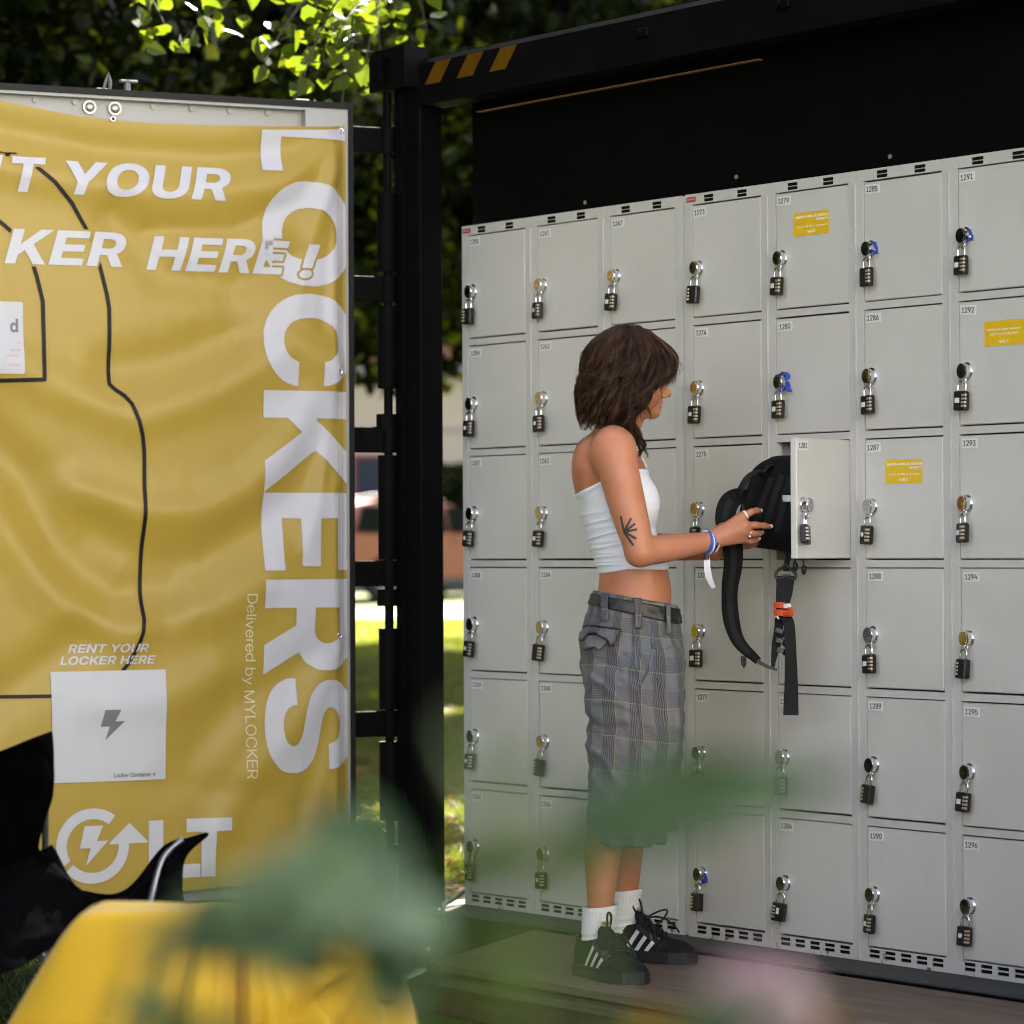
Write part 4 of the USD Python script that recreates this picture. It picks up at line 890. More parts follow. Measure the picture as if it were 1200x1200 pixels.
def drape(poly, fn, off, y0=-.42, grid=.006, side=1):
    """polygon in the (forward, up) plane pressed onto the surface fn from the near side"""
    a, b, c, d = poly.bounds; V, F, o = [], [], 0
    for x in np.arange(math.floor(a / grid), math.ceil(c / grid)):
        for z in np.arange(math.floor(b / grid), math.ceil(d / grid)):
            q = poly.intersection(sbox(x * grid, z * grid, (x + 1) * grid, (z + 1) * grid))
            for g in getattr(q, 'geoms', [q]):
                if g.geom_type != 'Polygon' or g.area < 1e-10: continue
                v, f = trimesh.creation.triangulate_polygon(g, engine='earcut'); V.append(v); F.append(f + o); o += len(v)
    v2, f = np.vstack(V), np.vstack(F)
    p = np.c_[v2[:, 0], np.full(len(v2), y0), v2[:, 1]]
    for _ in range(60): p[:, 1] += side * np.clip((fn(p) - off) * .8, -.02, .05)
    ok = (np.abs(fn(p) - off) < .004)[f].all(1) & (np.abs(p[f][:, :, 1] - np.median(p[:, 1])).max(1) < .09)
    m = trimesh.Trimesh(p, f[ok], process=False); m.remove_unreferenced_vertices(); m.merge_vertices(digits_vertex=5)
    n = m.face_normals
    if (n[:, 1].mean() > 0) == (side > 0): m = trimesh.Trimesh(m.vertices, m.faces[:, ::-1], process=False)
    return m
def pxpoly(pts): return Polygon([(Lx(u, v), Lz(u, v)) for u, v in pts])
def stroke(pts, w): return LineString([(Lx(u, v), Lz(u, v)) for u, v in pts]).buffer(w, cap_style=2)
armfn = lambda p: arm(p, R_SH, R_EL, R_WR, -1)
Z2 = lambda x, y: (650 + x / 5.4545, 480 + y / 5.4545)
tat = unary_union([stroke([Z2(422, 785), Z2(402, 688)], .0024), stroke([Z2(422, 785), Z2(466, 700)], .0027), stroke([Z2(424, 785), Z2(490, 734)], .0028), stroke([Z2(424, 786), Z2(503, 769)], .0029), stroke([Z2(424, 786), Z2(497, 828)], .0029), stroke([Z2(422, 786), Z2(479, 870)], .0028)])
ped = lambda: None
obj('tattoo', to_world(drape(tat, armfn, .0009)), 'ink', per, smooth=True)
# nails
for n, w in (('index', .0048), ('middle', .0050), ('ring', .0045), ('little', .004)):
    q = HAND_R[n][0]; t = q[-1] - q[-2]; t /= np.linalg.norm(t)
    m = trimesh.creation.icosphere(2, 1.0); sc = np.eye(4); y = np.cross(t, [0, 0, 1.0]); y /= np.linalg.norm(y); nz = np.cross(y, t)
    B = np.c_[t * .0075, y * .0040, nz * w]; v = A(m.vertices) @ B.T + q[-1] + t * .0022 - y * 0 + A([0, -.0030, .0012])
    obj('fingernail', to_world(trimesh.Trimesh(v, m.faces, process=False)), 'nail_white', per, smooth=True)
def finger_ring(H, n, i, f, w, extra=.0012):
    q, r = H[n]; c = q[i] + (q[i + 1] - q[i]) * f; t = q[i + 1] - q[i]; t /= np.linalg.norm(t); rr = r[i] + (r[i + 1] - r[i]) * f
    return tube([c - t * w / 2, c - t * w * .3, c + t * w * .3, c + t * w / 2], [rr + .0002, rr + extra, rr + extra, rr + .0002], 20)
obj('finger_ring', to_world(finger_ring(HAND_R, 'index', 1, .24, .0085, .0024)), 'bead_white', per, smooth=True, label='wide pale ring on the forefinger')
obj('finger_ring', to_world(finger_ring(HAND_R, 'ring', 1, .45, .0042)), 'ring_silver', per, smooth=True)
c = HAND_R['ring'][0][1] + (HAND_R['ring'][0][2] - HAND_R['ring'][0][1]) * .45 + A([0, -.008, -.009]); g = trimesh.creation.icosphere(2, .005); g.apply_translation(c)
obj('ring_stone', to_world(g), 'ring_silver', per, smooth=True)
# bracelets
def bangle(f, r, rt, flat=1.0, n=40, tiltz=0.0, wob=0.0, seed=1):
    q = R_EL + (R_WR - R_EL) * f; t = (R_WR - R_EL); t /= np.linalg.norm(t); a = np.cross(t, [0, 1.0, 0]); a /= np.linalg.norm(a); b = np.cross(t, a); th = np.linspace(0, 2 * np.pi, n, endpoint=False)
    rr = np.random.default_rng(seed)
    return A([q + r * (math.cos(x) * a + math.sin(x) * b) + t * (tiltz * math.cos(x) + wob * rr.normal()) for x in th]), rt
P, rt = bangle(.975, .0275, .0040, tiltz=.005); obj('blue_bracelet', to_world(tube(P, rt, 8, closed=True)), 'band_bright_blue', per, smooth=True)
P, rt = bangle(1.02, .0275, .0034, tiltz=.004, wob=.0006, seed=4); obj('blue_bracelet', to_world(tube(P, rt, 8, closed=True)), 'band_bright_blue', per, smooth=True)
P, rt = bangle(1.09, .0265, .003, n=34, tiltz=.006)
obj('bead_bracelet', to_world(cat(*[trimesh.creation.icosphere(1, .0031).apply_translation(x) for x in P[::1]])), 'bead_white', per, smooth=True)
P, rt = bangle(1.06, .0268, .0026, n=34, tiltz=.006)
bb = obj('black_bracelet', to_world(cat(*[trimesh.creation.icosphere(1, .0033).apply_translation(x) for x in P])), 'leather_black', per, smooth=True)
rb = spline([L(828, 650, -.125), L(828.5, 657, -.128), L(829, 668, -.128), L(832, 680, -.126), L(836.5, 689, -.124)], 24); rs = A([[math.cos(.10 + .03 * k), -math.sin(.10 + .03 * k), .3] for k in range(24)])
obj('fabric_wristband', to_world(cat(ribbon(rb, rs, np.interp(np.linspace(0, 1, 24), [0, .15, .6, 1], [.010, .015, .018, .013]), .0010), tube(bangle(.995, .0268, .002)[0], .0042, 8, closed=True))), 'ribbon_white', per, smooth=30)
obj('wristband_clasp', to_world(cyl(L(828, 650, -.127), L(828.2, 656, -.128), .0062, 12)), 'leather_black', per, smooth=40)
# necklace
nk = spline([L(720, 515, -.07), L(734, 522, -.078), L(744, 532, -.06), L(749, 541, -.035), L(755, 548, 0), L(751, 541, .035), L(744, 530, .06)], 46)
for k in range(60):
    nk[:, :] = nk
sk = lambda p: np.minimum(torso(p), cap(p, L(721, 512), L(737, 474), .052, .049))
for _ in range(25):
    d = sk(nk) - .0022; e = 1e-3; gr = np.stack([(sk(nk + e * A(q)) - sk(nk - e * A(q))) / (2 * e) for q in np.eye(3)], 1); nk = nk - gr * d[:, None] * .8
obj('necklace', to_world(cat(*[trimesh.creation.icosphere(1, .0030 if k % 3 else .0042).apply_translation(x) for k, x in enumerate(nk[8:])])), 'bead_white', per, smooth=True)
# ------------------------------------------------------------------ tube top
def topline(x): return np.interp(x, [Lx(668, 580), Lx(673, 580), Lx(705, 563), Lx(747, 551), Lx(770, 549)], [Lz(668, 580), Lz(673, 580), Lz(705, 564), Lz(747, 550.5), Lz(770, 549)])
def botline(x): return np.interp(x, [Lx(700, 674), Lx(735, 666), Lx(783, 669)], [Lz(700, 673), Lz(735, 667), Lz(783, 668)])
def tubetop(p):
    base = torso(p)
    zz = p[:, 2] + .10 * (p[:, 0] - Lx(690, 600)) * -1.0; ph = (zz - Lz(700, 660)) / .0
    return base
WR = [(603, .0030, .42), (614, .0034, .50), (621, .0016, .30), (632, .0036, .62), (638, .0022, .30), (644.5, .0034, .45), (650, .0022, .18), (655, .0032, .30), (660, .0020, .12), (664.5, .0026, .2)]
def tubetop(p):
    t = torso(p)
    x = p[:, 0]; back = np.clip((Lx(752, 600) - x) / .10, 0.10, 1)
    n = meshkit.noise(np.stack([p[:, 0] * 14, p[:, 1] * 14, p[:, 2] * 20], -1), 3)
    off = .0032 + 0 * x
    for v, a, sl in WR:
        zc = Lz(690, v) + sl * .42 * (x - Lx(690, v)) + .006 * (n - .5)
        dz = p[:, 2] - zc; off = off + 1.25 * a * back * np.where(dz > 0, np.exp(-(dz / .0042) ** 2), np.exp(-(dz / .0018) ** 2)) * (.15 + 1.6 * n)
    tl = topline(x); off = off + .0022 * np.exp(-((p[:, 2] - tl + .006) / .0055) ** 4) + .0014 * np.exp(-((p[:, 2] - botline(x) - .006) / .005) ** 4)
    d = t - off
    d = smax(d, p[:, 2] - tl, .002); d = smax(d, botline(x) - p[:, 2], .002)
    return smax(d, -(t + .004), .001)
tm = surface_nets(tubetop, A([Lx(664, 600), -.19, Lz(740, 680)]), A([Lx(795, 600), .19, Lz(740, 540)]), .0024, pad=.012)
obj('tube_top', to_world(relax(tm, 2)), 'top_white', per, smooth=True)
# ------------------------------------------------------------------ plaid shorts
hip_s = Sect([(690, 696, 789, .142), (705, 694, 792, .150), (718, 690, 794, .156), (735, 683, 797, .165), (752, 679.5, 800, .170), (775, 681, 801.5, .170), (800, 684, 802, .162), (830, 690, 800, .145)], 2.5)
near_s = Sect([(760, 690, 796, .085, -.090), (790, 684.5, 796, .098, -.098), (820, 685.5, 797, .102, -.105), (850, 687, 797, .103, -.110), (900, 687, 792, .102, -.115), (940, 687, 784, .101, -.118), (984, 688, 777, .100, -.120)], 2.3)
far_s = Sect([(760, 695, 800, .085, .090), (790, 696, 802, .095, .098), (850, 702, 803.5, .100, .105), (900, 708, 801, .100, .110), (940, 713, 799, .099, .114), (976, 716, 795, .098, .116)], 2.3)
def waistz(x): return np.interp(x, [Lx(690, 692), Lx(792, 712)], [Lz(690, 690.5), Lz(792, 708.5)])
CREASES = [([(690, 790), (705, 800), (730, 822)], .0045, .008), ([(686, 870), (700, 880), (722, 912)], .005, .009), ([(692, 905), (712, 935), (735, 950)], .005, .009), ([(745, 765), (765, 800), (772, 850)], -.004, .010),
           ([(700, 770), (725, 785), (745, 790)], -.004, .009), ([(728, 830), (742, 870), (748, 930)], .005, .012), ([(760, 730), (770, 770), (772, 800)], .004, .009), ([(780, 740), (788, 790), (792, 850)], .004, .010),
           ([(688, 840), (705, 850), (735, 846)], -.0045, .009), ([(694, 820), (715, 818), (740, 828)], .004, .008), ([(750, 860), (770, 880), (782, 920)], .004, .010), ([(690, 945), (715, 962), (740, 970)], .005, .010), ([(752, 900), (762, 940), (764, 980)], -.004, .010), ([(706, 735), (722, 765), (728, 790)], .003, .008)]
CREASES = [([(Lx(u, v), Lz(u, v)) for u, v in pl], a, w) for pl, a, w in CREASES]
def shorts(p):
    d = hip_s(p, .012); d = smin(d, near_s(p, .006), .022); d = smin(d, far_s(p, .006), .022)
    for pl, a, w in CREASES:
        d = d - 1.5 * a * np.exp(-(_seg_d(p[:, 0], p[:, 2], pl) / w) ** 2) * np.clip((.06 - p[:, 1]) / .08, 0, 1)
    n = meshkit.fbm(np.stack([p[:, 0] * 17, p[:, 1] * 17, p[:, 2] * 12], -1), 3, 11) - .5
    n2 = meshkit.noise(np.stack([p[:, 0] * 60 + p[:, 2] * 25, p[:, 1] * 60, p[:, 2] * 42], -1), 12) - .5
    d = d - .020 * n - .0055 * n2
    return smax(d, p[:, 2] - waistz(p[:, 0]), .003)
sm = relax(surface_nets(shorts, A([Lx(668, 800), -.235, Lz(740, 995)]), A([Lx(812, 800), .235, Lz(740, 684)]), .0035, pad=.03), 1, .4)
def plaid_uv(v):
    out = np.zeros((len(v), 2)); right = v[:, 1] < 0
    for sel, S, sg in ((right, near_s, -1), (~right, far_s, 1)):
        q = v[sel]; z = np.clip(q[:, 2], S.z0, S.z1); th = np.arctan2((q[:, 1] - S.y(z)) * sg, q[:, 0] - S.c(z)); out[sel, 0] = th * .105 + .3; out[sel, 1] = q[:, 2] + .012 * np.sin(q[:, 0] * 14)
    return out
obj('shorts', to_world(sm), 'plaid', per, smooth=True, uv=plaid_uv(A(sm.vertices)))
shp = per  # clothing pieces below belong to the shorts
shorts_prim = stage.GetPrimAtPath(str(per.GetPath()) + '/shorts')
def patch(name, poly, off, thick, m, grid=.008, uv=False):
    a = drape(poly, shorts, off, grid=grid); b = a.copy(); b.vertices = A(a.vertices) + A([0, thick, 0])
    # closed rim
    from trimesh.grouping import group_rows
    e = a.edges_sorted; ed = a.edges[group_rows(e, require_count=1)]; n = len(a.vertices)
    rim = np.vstack([np.c_[ed[:, 1], ed[:, 0], ed[:, 0] + n], np.c_[ed[:, 1], ed[:, 0] + n, ed[:, 1] + n]])
    mm = trimesh.Trimesh(np.vstack([a.vertices, b.vertices]), np.vstack([a.faces, a.faces[:, ::-1] + n, rim]), process=False)
    return obj(name, to_world(mm), m, shorts_prim, smooth=True, uv=plaid_uv(A(mm.vertices)) + A([.021, .03]) if m == 'plaid' else None)
ZS = lambda x, y: (660 + x / 4.2875, 680 + y / 4.2875)
mat('flap_lining', (.15, .15, .158), .85, var=.1, vscale=30)
patch('flap_lining', pxpoly([ZS(*q) for q in ((74, 292), (80, 336), (96, 340), (148, 326), (170, 342), (216, 300), (200, 270), (120, 268))]), .0095, .010, 'flap_lining')
patch('pocket_flap', pxpoly([ZS(*q) for q in ((84, 230), (120, 220), (280, 238), (242, 314), (226, 318), (210, 290), (150, 258), (118, 262), (86, 296), (72, 290))]), .0145, .012, 'plaid')
patch('pocket_piping', unary_union([stroke([ZS(72, 292), ZS(88, 296), ZS(118, 260), ZS(150, 256), ZS(210, 292), ZS(226, 318), ZS(244, 314), ZS(280, 240)], .0018), stroke([ZS(84, 228), ZS(120, 219), ZS(280, 237)], .0016)]), .0175, .006, 'leather_black', .006)
patch('pocket_edge', stroke([ZS(432, 255), ZS(440, 330), ZS(415, 430), ZS(368, 515)], .0030), .0030, .004, 'plaid', .006)
patch('side_seam', stroke([ZS(345, 215), ZS(352, 400), ZS(365, 520), ZS(358, 760), ZS(338, 1000), ZS(318, 1200)], .0021), .0022, .003, 'plaid', .006)
# belt
def belt(p):
    w = waistz(p[:, 0]); d = shorts(p) - .0052
    top, bot = w - .0085, w - .0375 - .010 * np.clip((p[:, 0] - Lx(695, 700)) / .2, 0, 1)
    d = smax(d, p[:, 2] - top, .002); d = smax(d, bot - p[:, 2], .002)
    return np.maximum(d, -(shorts(p) + .003))
blm = surface_nets(belt, A([Lx(680, 700), -.185, Lz(740, 750)]), A([Lx(806, 700), .185, Lz(740, 686)]), .0026, pad=.012)
obj('belt', to_world(relax(blm, 3)), 'leather_black', shorts_prim, smooth=True)
for u0, v0, v1, w in ((706.5, 693, 726, 4.2), (745.3, 699, 734, 4.2), (780.5, 707, 742, 2.6)):
    a = pxpoly([(u0 - w, v0), (u0 + w, v0 + 1), (u0 + w * .92, v1), (u0 - w * .92, v1)])
    patch('belt_loop', a, .0098, .006, 'plaid', .006)
obj('belt_buckle', to_world(cat(*[tube([L(783.6, 715, -.112), L(783.2, 735, -.112)], .0022, 8), tube([L(787.2, 716, -.085), L(786.8, 736, -.085)], .0022, 8), tube([L(783.6, 715, -.112), L(787.2, 716, -.085)], .0022, 8), tube([L(783.2, 735, -.112), L(786.8, 736, -.085)], .0022, 8)])), 'ring_silver', shorts_prim, smooth=True)
# ------------------------------------------------------------------ socks and shoes
def sock(K, N, vtop, seed):
    """ribbed tube up the ankle, slouched in a few rings"""
    rr = np.random.default_rng(seed); ax = (K - N); f1 = (L(700, vtop)[2] - N[2]) / ax[2]
    n, rows = 168, 70; V, F = [], []
    fs = np.linspace(-.10, f1, rows)
    for i, f in enumerate(fs):
        c = N + ax * f; g = (f - fs[0]) / (f1 - fs[0]); r = np.interp(g, [0, .2, .45, .75, 1], [.0300, .0325, .0345, .0385, .0412])
        r += .0022 * math.exp(-((g - .30) / .025) ** 2) + .0026 * math.exp(-((g - .40) / .03) ** 2) + .0016 * math.exp(-((g - .52) / .03) ** 2)
        rib = .0007 if g < .90 else .0
        if g > .90: r += .0006
        for k in range(n):
            t = 2 * np.pi * k / n; w = .0016 * math.sin(t * 2 + 9 * g + seed) * math.exp(-((g - .36) / .2) ** 2)
            q = r + w + rib * math.cos(t * 42); V.append(c + A([q * 1.06 * math.cos(t), q * math.sin(t), .004 * math.sin(t + 1.2) * g]))
    for i in range(rows - 1):
        for k in range(n):
            l = (k + 1) % n; F += [[i * n + k, i * n + l, (i + 1) * n + l], [i * n + k, (i + 1) * n + l, (i + 1) * n + k]]
    return trimesh.Trimesh(V, F, process=False)
obj('sock', to_world(sock(NEAR_KNEE, NEAR_ANK, 1053, 1)), 'sock_white', per, smooth=True)
obj('sock', to_world(sock(FAR_KNEE, FAR_ANK, 1048.5, 2)), 'sock_white', per, smooth=True)
# low leather sneaker; local x forward from the ankle, y to the left, z up from the ground
def shoe_outline(t):
    """half widths (outer side, inner side) along the foot, x from -.068 (heel) to .205 (toe)"""
    return np.interp(t, [-.068, -.062, -.045, -.01, .05, .11, .150, .180, .197, .205], [.006, .023, .035, .0395, .041, .047, .0468, .037, .020, .004])
def sole_poly(g=0.0):
    xs = np.linspace(-.068, .205, 46); w = shoe_outline(xs); c = np.interp(xs, [-.07, .05, .13, .205], [0, .004, 0, -.006])
    return Polygon([(x, cc - ww) for x, cc, ww in zip(xs, c, w)] + [(x, cc + ww) for x, cc, ww in zip(xs[::-1], c[::-1], w[::-1])]).buffer(g)
def upper(p):
    x = p[:, 0]; prof = np.interp(x, [-.075, -.062, -.03, .02, .06, .09, .13, .165, .19, .205], [.088, .096, .088, .090, .098, .083, .062, .056, .044, .026])
    prof = np.convolve(prof, [1], 'same')
    w = shoe_outline(np.clip(x, -.068, .205)) ; c = np.interp(x, [-.07, .05, .13, .205], [0, .004, 0, -.006]); y = p[:, 1] - c
    zt = prof; z = p[:, 2] - .02
    k = np.clip(z / np.maximum(zt - .02, .01), 0, 1.2); ww = w * np.where(x > .1, np.sqrt(np.maximum(1 - k ** 2.6, .0)), 1 - .20 * k ** 1.8) + .0005
    d = np.maximum(np.abs(y) - ww, (p[:, 2] - zt)) * .8
    d = smax(d, -(x + .0655), .012); d = smax(d, x - .204, .01)
    # opening for the foot
    inn = np.maximum(np.maximum(np.abs(y) - (ww - .0075), .050 - p[:, 2]), np.maximum(-(x + .0570), (x - .050) + (p[:, 2] - .085) * .75)); d = smax(d, -inn, .003)
    return smax(d, .012 - p[:, 2], .003)
def tongue(p):
    d = ell(p, A([.062, .002, .098]), (.012, .026, .036), roty(-38)); return d
mu = relax(surface_nets(lambda p: smin(upper(p), tongue(p), .006), (-.085, -.065, .0), (.22, .065, .15), .0022, pad=.02), 4, .5)
sx = trimesh.Trimesh(*[None, None]) if False else None
def sole_mesh():
    a = extrude(sole_poly(.0045), .024); a.apply_translation((0, 0, .0004)); b = extrude(sole_poly(.0018), .005); b.apply_translation((0, 0, .0245))
    return cat(a, b)
def side_patch(poly, fn, off, side):
    a = drape(poly, fn, off, y0=-.12 * side, grid=.005, side=side); return a
def shoe(ank, heading, label, mirror):
    sh = stage.GetPrimAtPath(str(per.GetPath()))
    c = A([ank[0], ank[1], 0]); wpos = PO + c[0] * EX + c[1] * EY; h = math.radians(heading); R2 = A([[math.cos(h), -math.sin(h), 0], [math.sin(h), math.cos(h), 0], [0, 0, 1]])
    def W(m):
        v = A(m.vertices).copy(); f = m.faces
        if mirror: v[:, 1] *= -1; f = f[:, ::-1]
        return trimesh.Trimesh(v @ R2.T + A([wpos[0], wpos[1], 0.0]), f, process=False)
    s = obj('shoe', W(mu), 'suede_black', per, smooth=True, label=label)
    obj('sole', W(sole_mesh()), 'sole_black', s, smooth=40)
    sides = (1, -1)
    fn = lambda p: upper(p)
    for sd in sides:
        for k in range(3):
            x0 = .022 + .029 * k
            poly = Polygon([(x0, .0305), (x0 + .0125, .0305), (x0 + .047 - .004 * k, .0815 - .0095 * k), (x0 + .0345 - .004 * k, .0835 - .0095 * k)])
            obj('stripe', W(side_patch(poly, fn, .0012, sd)), 'shoe_white', s, smooth=True)
        hp = Polygon([(-.070, .066), (-.052, .060), (-.050, .074), (-.058, .094), (-.0645, .094)])
        obj('heel_tab', W(side_patch(hp, fn, .0012, sd)), 'shoe_white', s, smooth=True)
        tc = LineString([(.118, .031), (.122, .045), (.135, .058)]).buffer(.0016); obj('toe_seam', W(side_patch(tc, fn, .001, sd)), 'sole_black', s, smooth=True)
        ft = Polygon([(.050, .086), (.060, .096), (.118, .064), (.122, .050), (.108, .052)]); obj('eyestay', W(side_patch(ft, fn, .0014, sd)), 'leather_black', s, smooth=True)
    la = []
    for k in range(5):
        x, z = .070 + .0125 * k, np.interp(.070 + .0125 * k, [.06, .09, .13], [.100, .0855, .066])
        la += [tube(spline([(x + .006 * e, -.024 * e, z - .006), (x + .002, 0, z + .004), (x - .006 * e, .024 * e, z - .006)], 12), .0026, 6) for e in (-1, 1)]
    la += [tube(spline([(.066, 0, .104), (.045, -.016, .128), (.040, -.02, .152), (.048, -.008, .158), (.056, .0, .135), (.066, 0, .106)], 26), .0027, 6), tube(spline([(.066, 0, .104), (.088, .022, .122), (.112, .034, .126), (.108, .026, .110), (.070, .002, .104)], 26), .0027, 6),
           tube(spline([(.066, 0, .104), (.085, -.018, .108), (.104, -.034, .085), (.112, -.044, .055)], 16), .0026, 6), tube(spline([(.066, 0, .104), (.092, .012, .112), (.118, .03, .100), (.14, .046, .07)], 16), .0026, 6)]
    obj('laces', W(cat(*la)), 'lace_black', s, smooth=True)
    gp = ell; lp = cbx(-.008, .008, -.010, .010, -.001, .001, .0008); lp.apply_transform(np.block([[roty(40), A([[.049], [.0], [.131]])], [np.zeros((1, 3)), np.ones((1, 1))]])); obj('tongue_print', W(lp), 'gold_print', s)
    return s
shoe(NEAR_ANK + A([.0, 0, 0]), -8, 'black low sneaker with three white stripes on the near foot', True)
shoe(FAR_ANK + A([0, 0, 0]), 27, 'black low sneaker with three white stripes on the far foot', False)
# ------------------------------------------------------------------ hair: a dark under-layer and several thousand wavy strands in locks
hr = np.random.default_rng(21)
def hairbase(p):
    d = ell(p, L(732, 433), (.0955, .083, .104))
    d = smin(d, cap(p, L(706, 448), L(700, 488), .030, .020), .03)
    for s in (-1, 1):
        d = smin(d, cap(p, L(712, 440, .055 * s), L(706, 492, .072 * s), .030, .014), .025)
        d = smin(d, cap(p, L(732, 425, .062 * s), L(727, 470, .070 * s), .020, .010), .02)
    face = smax(smax(L(747, 440)[0] - p[:, 0], p[:, 2] - L(750, 425)[2], .02), np.abs(p[:, 1]) - .075, .01)
    face2 = smax(L(764, 440)[0] - p[:, 0], p[:, 2] - L(750, 408)[2], .02)
    d = smax(d, -face, .012); d = smax(d, -face2, .012)
    th = meshkit.noise(np.stack([p[:, 0] * 60, p[:, 1] * 60, p[:, 2] * 14], -1), 5) - .5
    return d - .006 * th
hm = relax(surface_nets(hairbase, A([Lx(680, 450), -.13, Lz(730, 535)]), A([Lx(800, 450), .13, Lz(730, 374)]), .0035, pad=.02), 2)
mat('hair_under', (.014, .0075, .0045), .6)
hp = obj('hair', to_world(hm), 'hair_under', per, smooth=True)
HC = L(732, 436)
def lock_path(phi, s, r0, zend, seed, n=20, bang=False, lift=0.0):
    """one lock: from the parting over the skull at azimuth phi (0 face, pi back), hanging to zend"""
    rr = np.random.default_rng(seed); P = []
    part = L(746, 384, 0.0) + A([(rr.random() - .55) * .075, s * .004, 0])
    r = A([.0975, .0875, .108]) * (1 + lift)
    # over the skull: polar angle from the parting down to the widest point
    a0 = .10 + .3 * rr.random() * (0 if bang else 1); ah = 1.62 if not bang else 1.08
    for k, a in enumerate(np.linspace(a0, ah, 8)):
        d = A([math.sin(a) * math.cos(phi), s * math.sin(a) * math.sin(phi), math.cos(a)]); q = HC + d * r
        w = min(1, k / 4); P.append(part * (1 - w) * .35 + q * (1 - .35 * (1 - w)) if k < 4 else q)
    e = P[-1]; out = A([math.cos(phi), s * math.sin(phi), 0]); m = 7
    drop = e[2] - zend
    for k in range(1, m + 1):
        f = k / m
        if bang: q = e + out * ((.052 - .03 * phi) * math.sin(f * 2.5)) + A([-(.012 + .030 * phi) * f ** 2.2, s * (.018 + .03 * phi) * f, -drop * f])
        else: q = e + out * (.004 * f + .012 * math.sin(f * 3.0) + .006 * f ** 4 - .010 * f ** 2) * r0 + A([-.030 * max(0, math.cos(phi) + .15) * math.sin(f * 1.57), 0, -drop * f])
        P.append(q)
    P = spline(A(P), n); t = np.linspace(0, 1, n); amp = np.clip((t - .22) / .78, 0, 1) ** .9 * (.0175 if not bang else .0085)
    ph = 3.0 * phi + 1.1 * rr.normal(); wl = 2.5 + rr.random() * .6
    tan = A([-math.sin(phi), s * math.cos(phi), 0])
    P = P + (amp * np.sin(ph + t * 6.28 * wl))[:, None] * tan + (amp * .8 * np.cos(ph + t * 6.28 * wl))[:, None] * out
    if not bang:                               # the ends curl
        c = np.clip((t - .72) / .28, 0, 1); P = P + (c * .012 * np.sin(ph + 12 * t))[:, None] * A([1.0, 0, 0]) + (c * .010 * np.cos(ph + 12 * t))[:, None] * A([0, s * 1.0, .4])
    return P
def strands_of(P, count, spread, seed, fr=.0016):
    rr = np.random.default_rng(seed); n = len(P); out = []
    t = np.linspace(0, 1, n); env = np.interp(t, [0, .3, .7, 1], [.75, 1.0, .95, .45])
    T = np.gradient(P, axis=0); T /= np.linalg.norm(T, axis=1, keepdims=True); a = np.cross(T, [.3, .2, 1.0]); a /= np.linalg.norm(a, axis=1, keepdims=True); b = np.cross(T, a)
    for _ in range(count):
        o = rr.normal(size=2) * spread; cut = 1 - .22 * rr.random() ** 2; ph = rr.random() * 6.3; fz = fr * rr.normal(size=2)
        tt = np.linspace(0, cut, n); Q = np.stack([np.interp(tt, t, P[:, k]) for k in range(3)], 1)
        Q = Q + (o[0] * env)[:, None] * a + (o[1] * env)[:, None] * b + (fz[0] * np.sin(ph + 9 * tt) * tt)[:, None] * a + (fz[1] * np.cos(ph + 7 * tt) * tt)[:, None] * b
        out.append(Q)
    return out
STR = [[], [], []]
seed = 100
zof = lambda v: Lz(730, v)
def push(P, cnt, spread, fr=.0016):
    global seed
    # keep locks outside the skull and shoulders
    for _ in range(6):
        d = ell(P, L(732, 436), (.0965, .084, .105)); e = 1e-3
        g = np.stack([(ell(P + e * A(q), L(732, 436), (.0965, .084, .105)) - ell(P - e * A(q), L(732, 436), (.0965, .084, .105))) / (2 * e) for q in np.eye(3)], 1)
        P = P + g * np.maximum(.001 - d, 0)[:, None]
    sh = lambda p: np.minimum(torso(p), np.minimum(cap(p, L(721, 512), L(737, 474), .052, .049), ell(p, R_SH, (.056, .053, .060))))
    for _ in range(6):
        d = sh(P); e = 1e-3; g = np.stack([(sh(P + e * A(q)) - sh(P - e * A(q))) / (2 * e) for q in np.eye(3)], 1); P = P + g * np.maximum(.004 - d, 0)[:, None]
    _lc = int(hr.choice(3, p=[.42, .36, .22]))
    for S in strands_of(P, cnt, spread, seed, fr): STR[_lc if hr.random() < .8 else hr.integers(3)].append(S)
    seed += 1
for s in (-1, 1):
    N = 210 if s < 0 else 70
    for k in range(N):                       # sides and back
        phi = math.radians(hr.uniform(52, 182)); back = phi > math.radians(115)
        ze = zof(hr.uniform(466, 508)) if back else zof(hr.uniform(468, 496) if phi < 1.45 else hr.uniform(480, 508))
        if math.radians(84) < phi < math.radians(108) and hr.random() < .4: ze = zof(hr.uniform(505, 530))
        push(lock_path(phi, s, 1.0, ze, seed, 26, lift=hr.uniform(-.02, .085)), 26, .0026)
    for k in range(34 if s < 0 else 22):     # face-framing fringe
        phi = math.radians(hr.uniform(8, 50)); push(lock_path(phi, s, 1.0, zof(np.interp(phi, [.1, .45, .9], [440, 455, 468]) + hr.uniform(-9, 6)), seed, 22, bang=True, lift=hr.uniform(.0, .05)), 26, .0032)
for k in range(46):                          # short covering layer on the crown
    phi = math.radians(hr.uniform(20, 182)); s = -1 if k % 4 else 1; push(lock_path(phi, s, 1.0, zof(hr.uniform(440, 470)), seed, 20, lift=hr.uniform(.02, .06)), 30, .005)
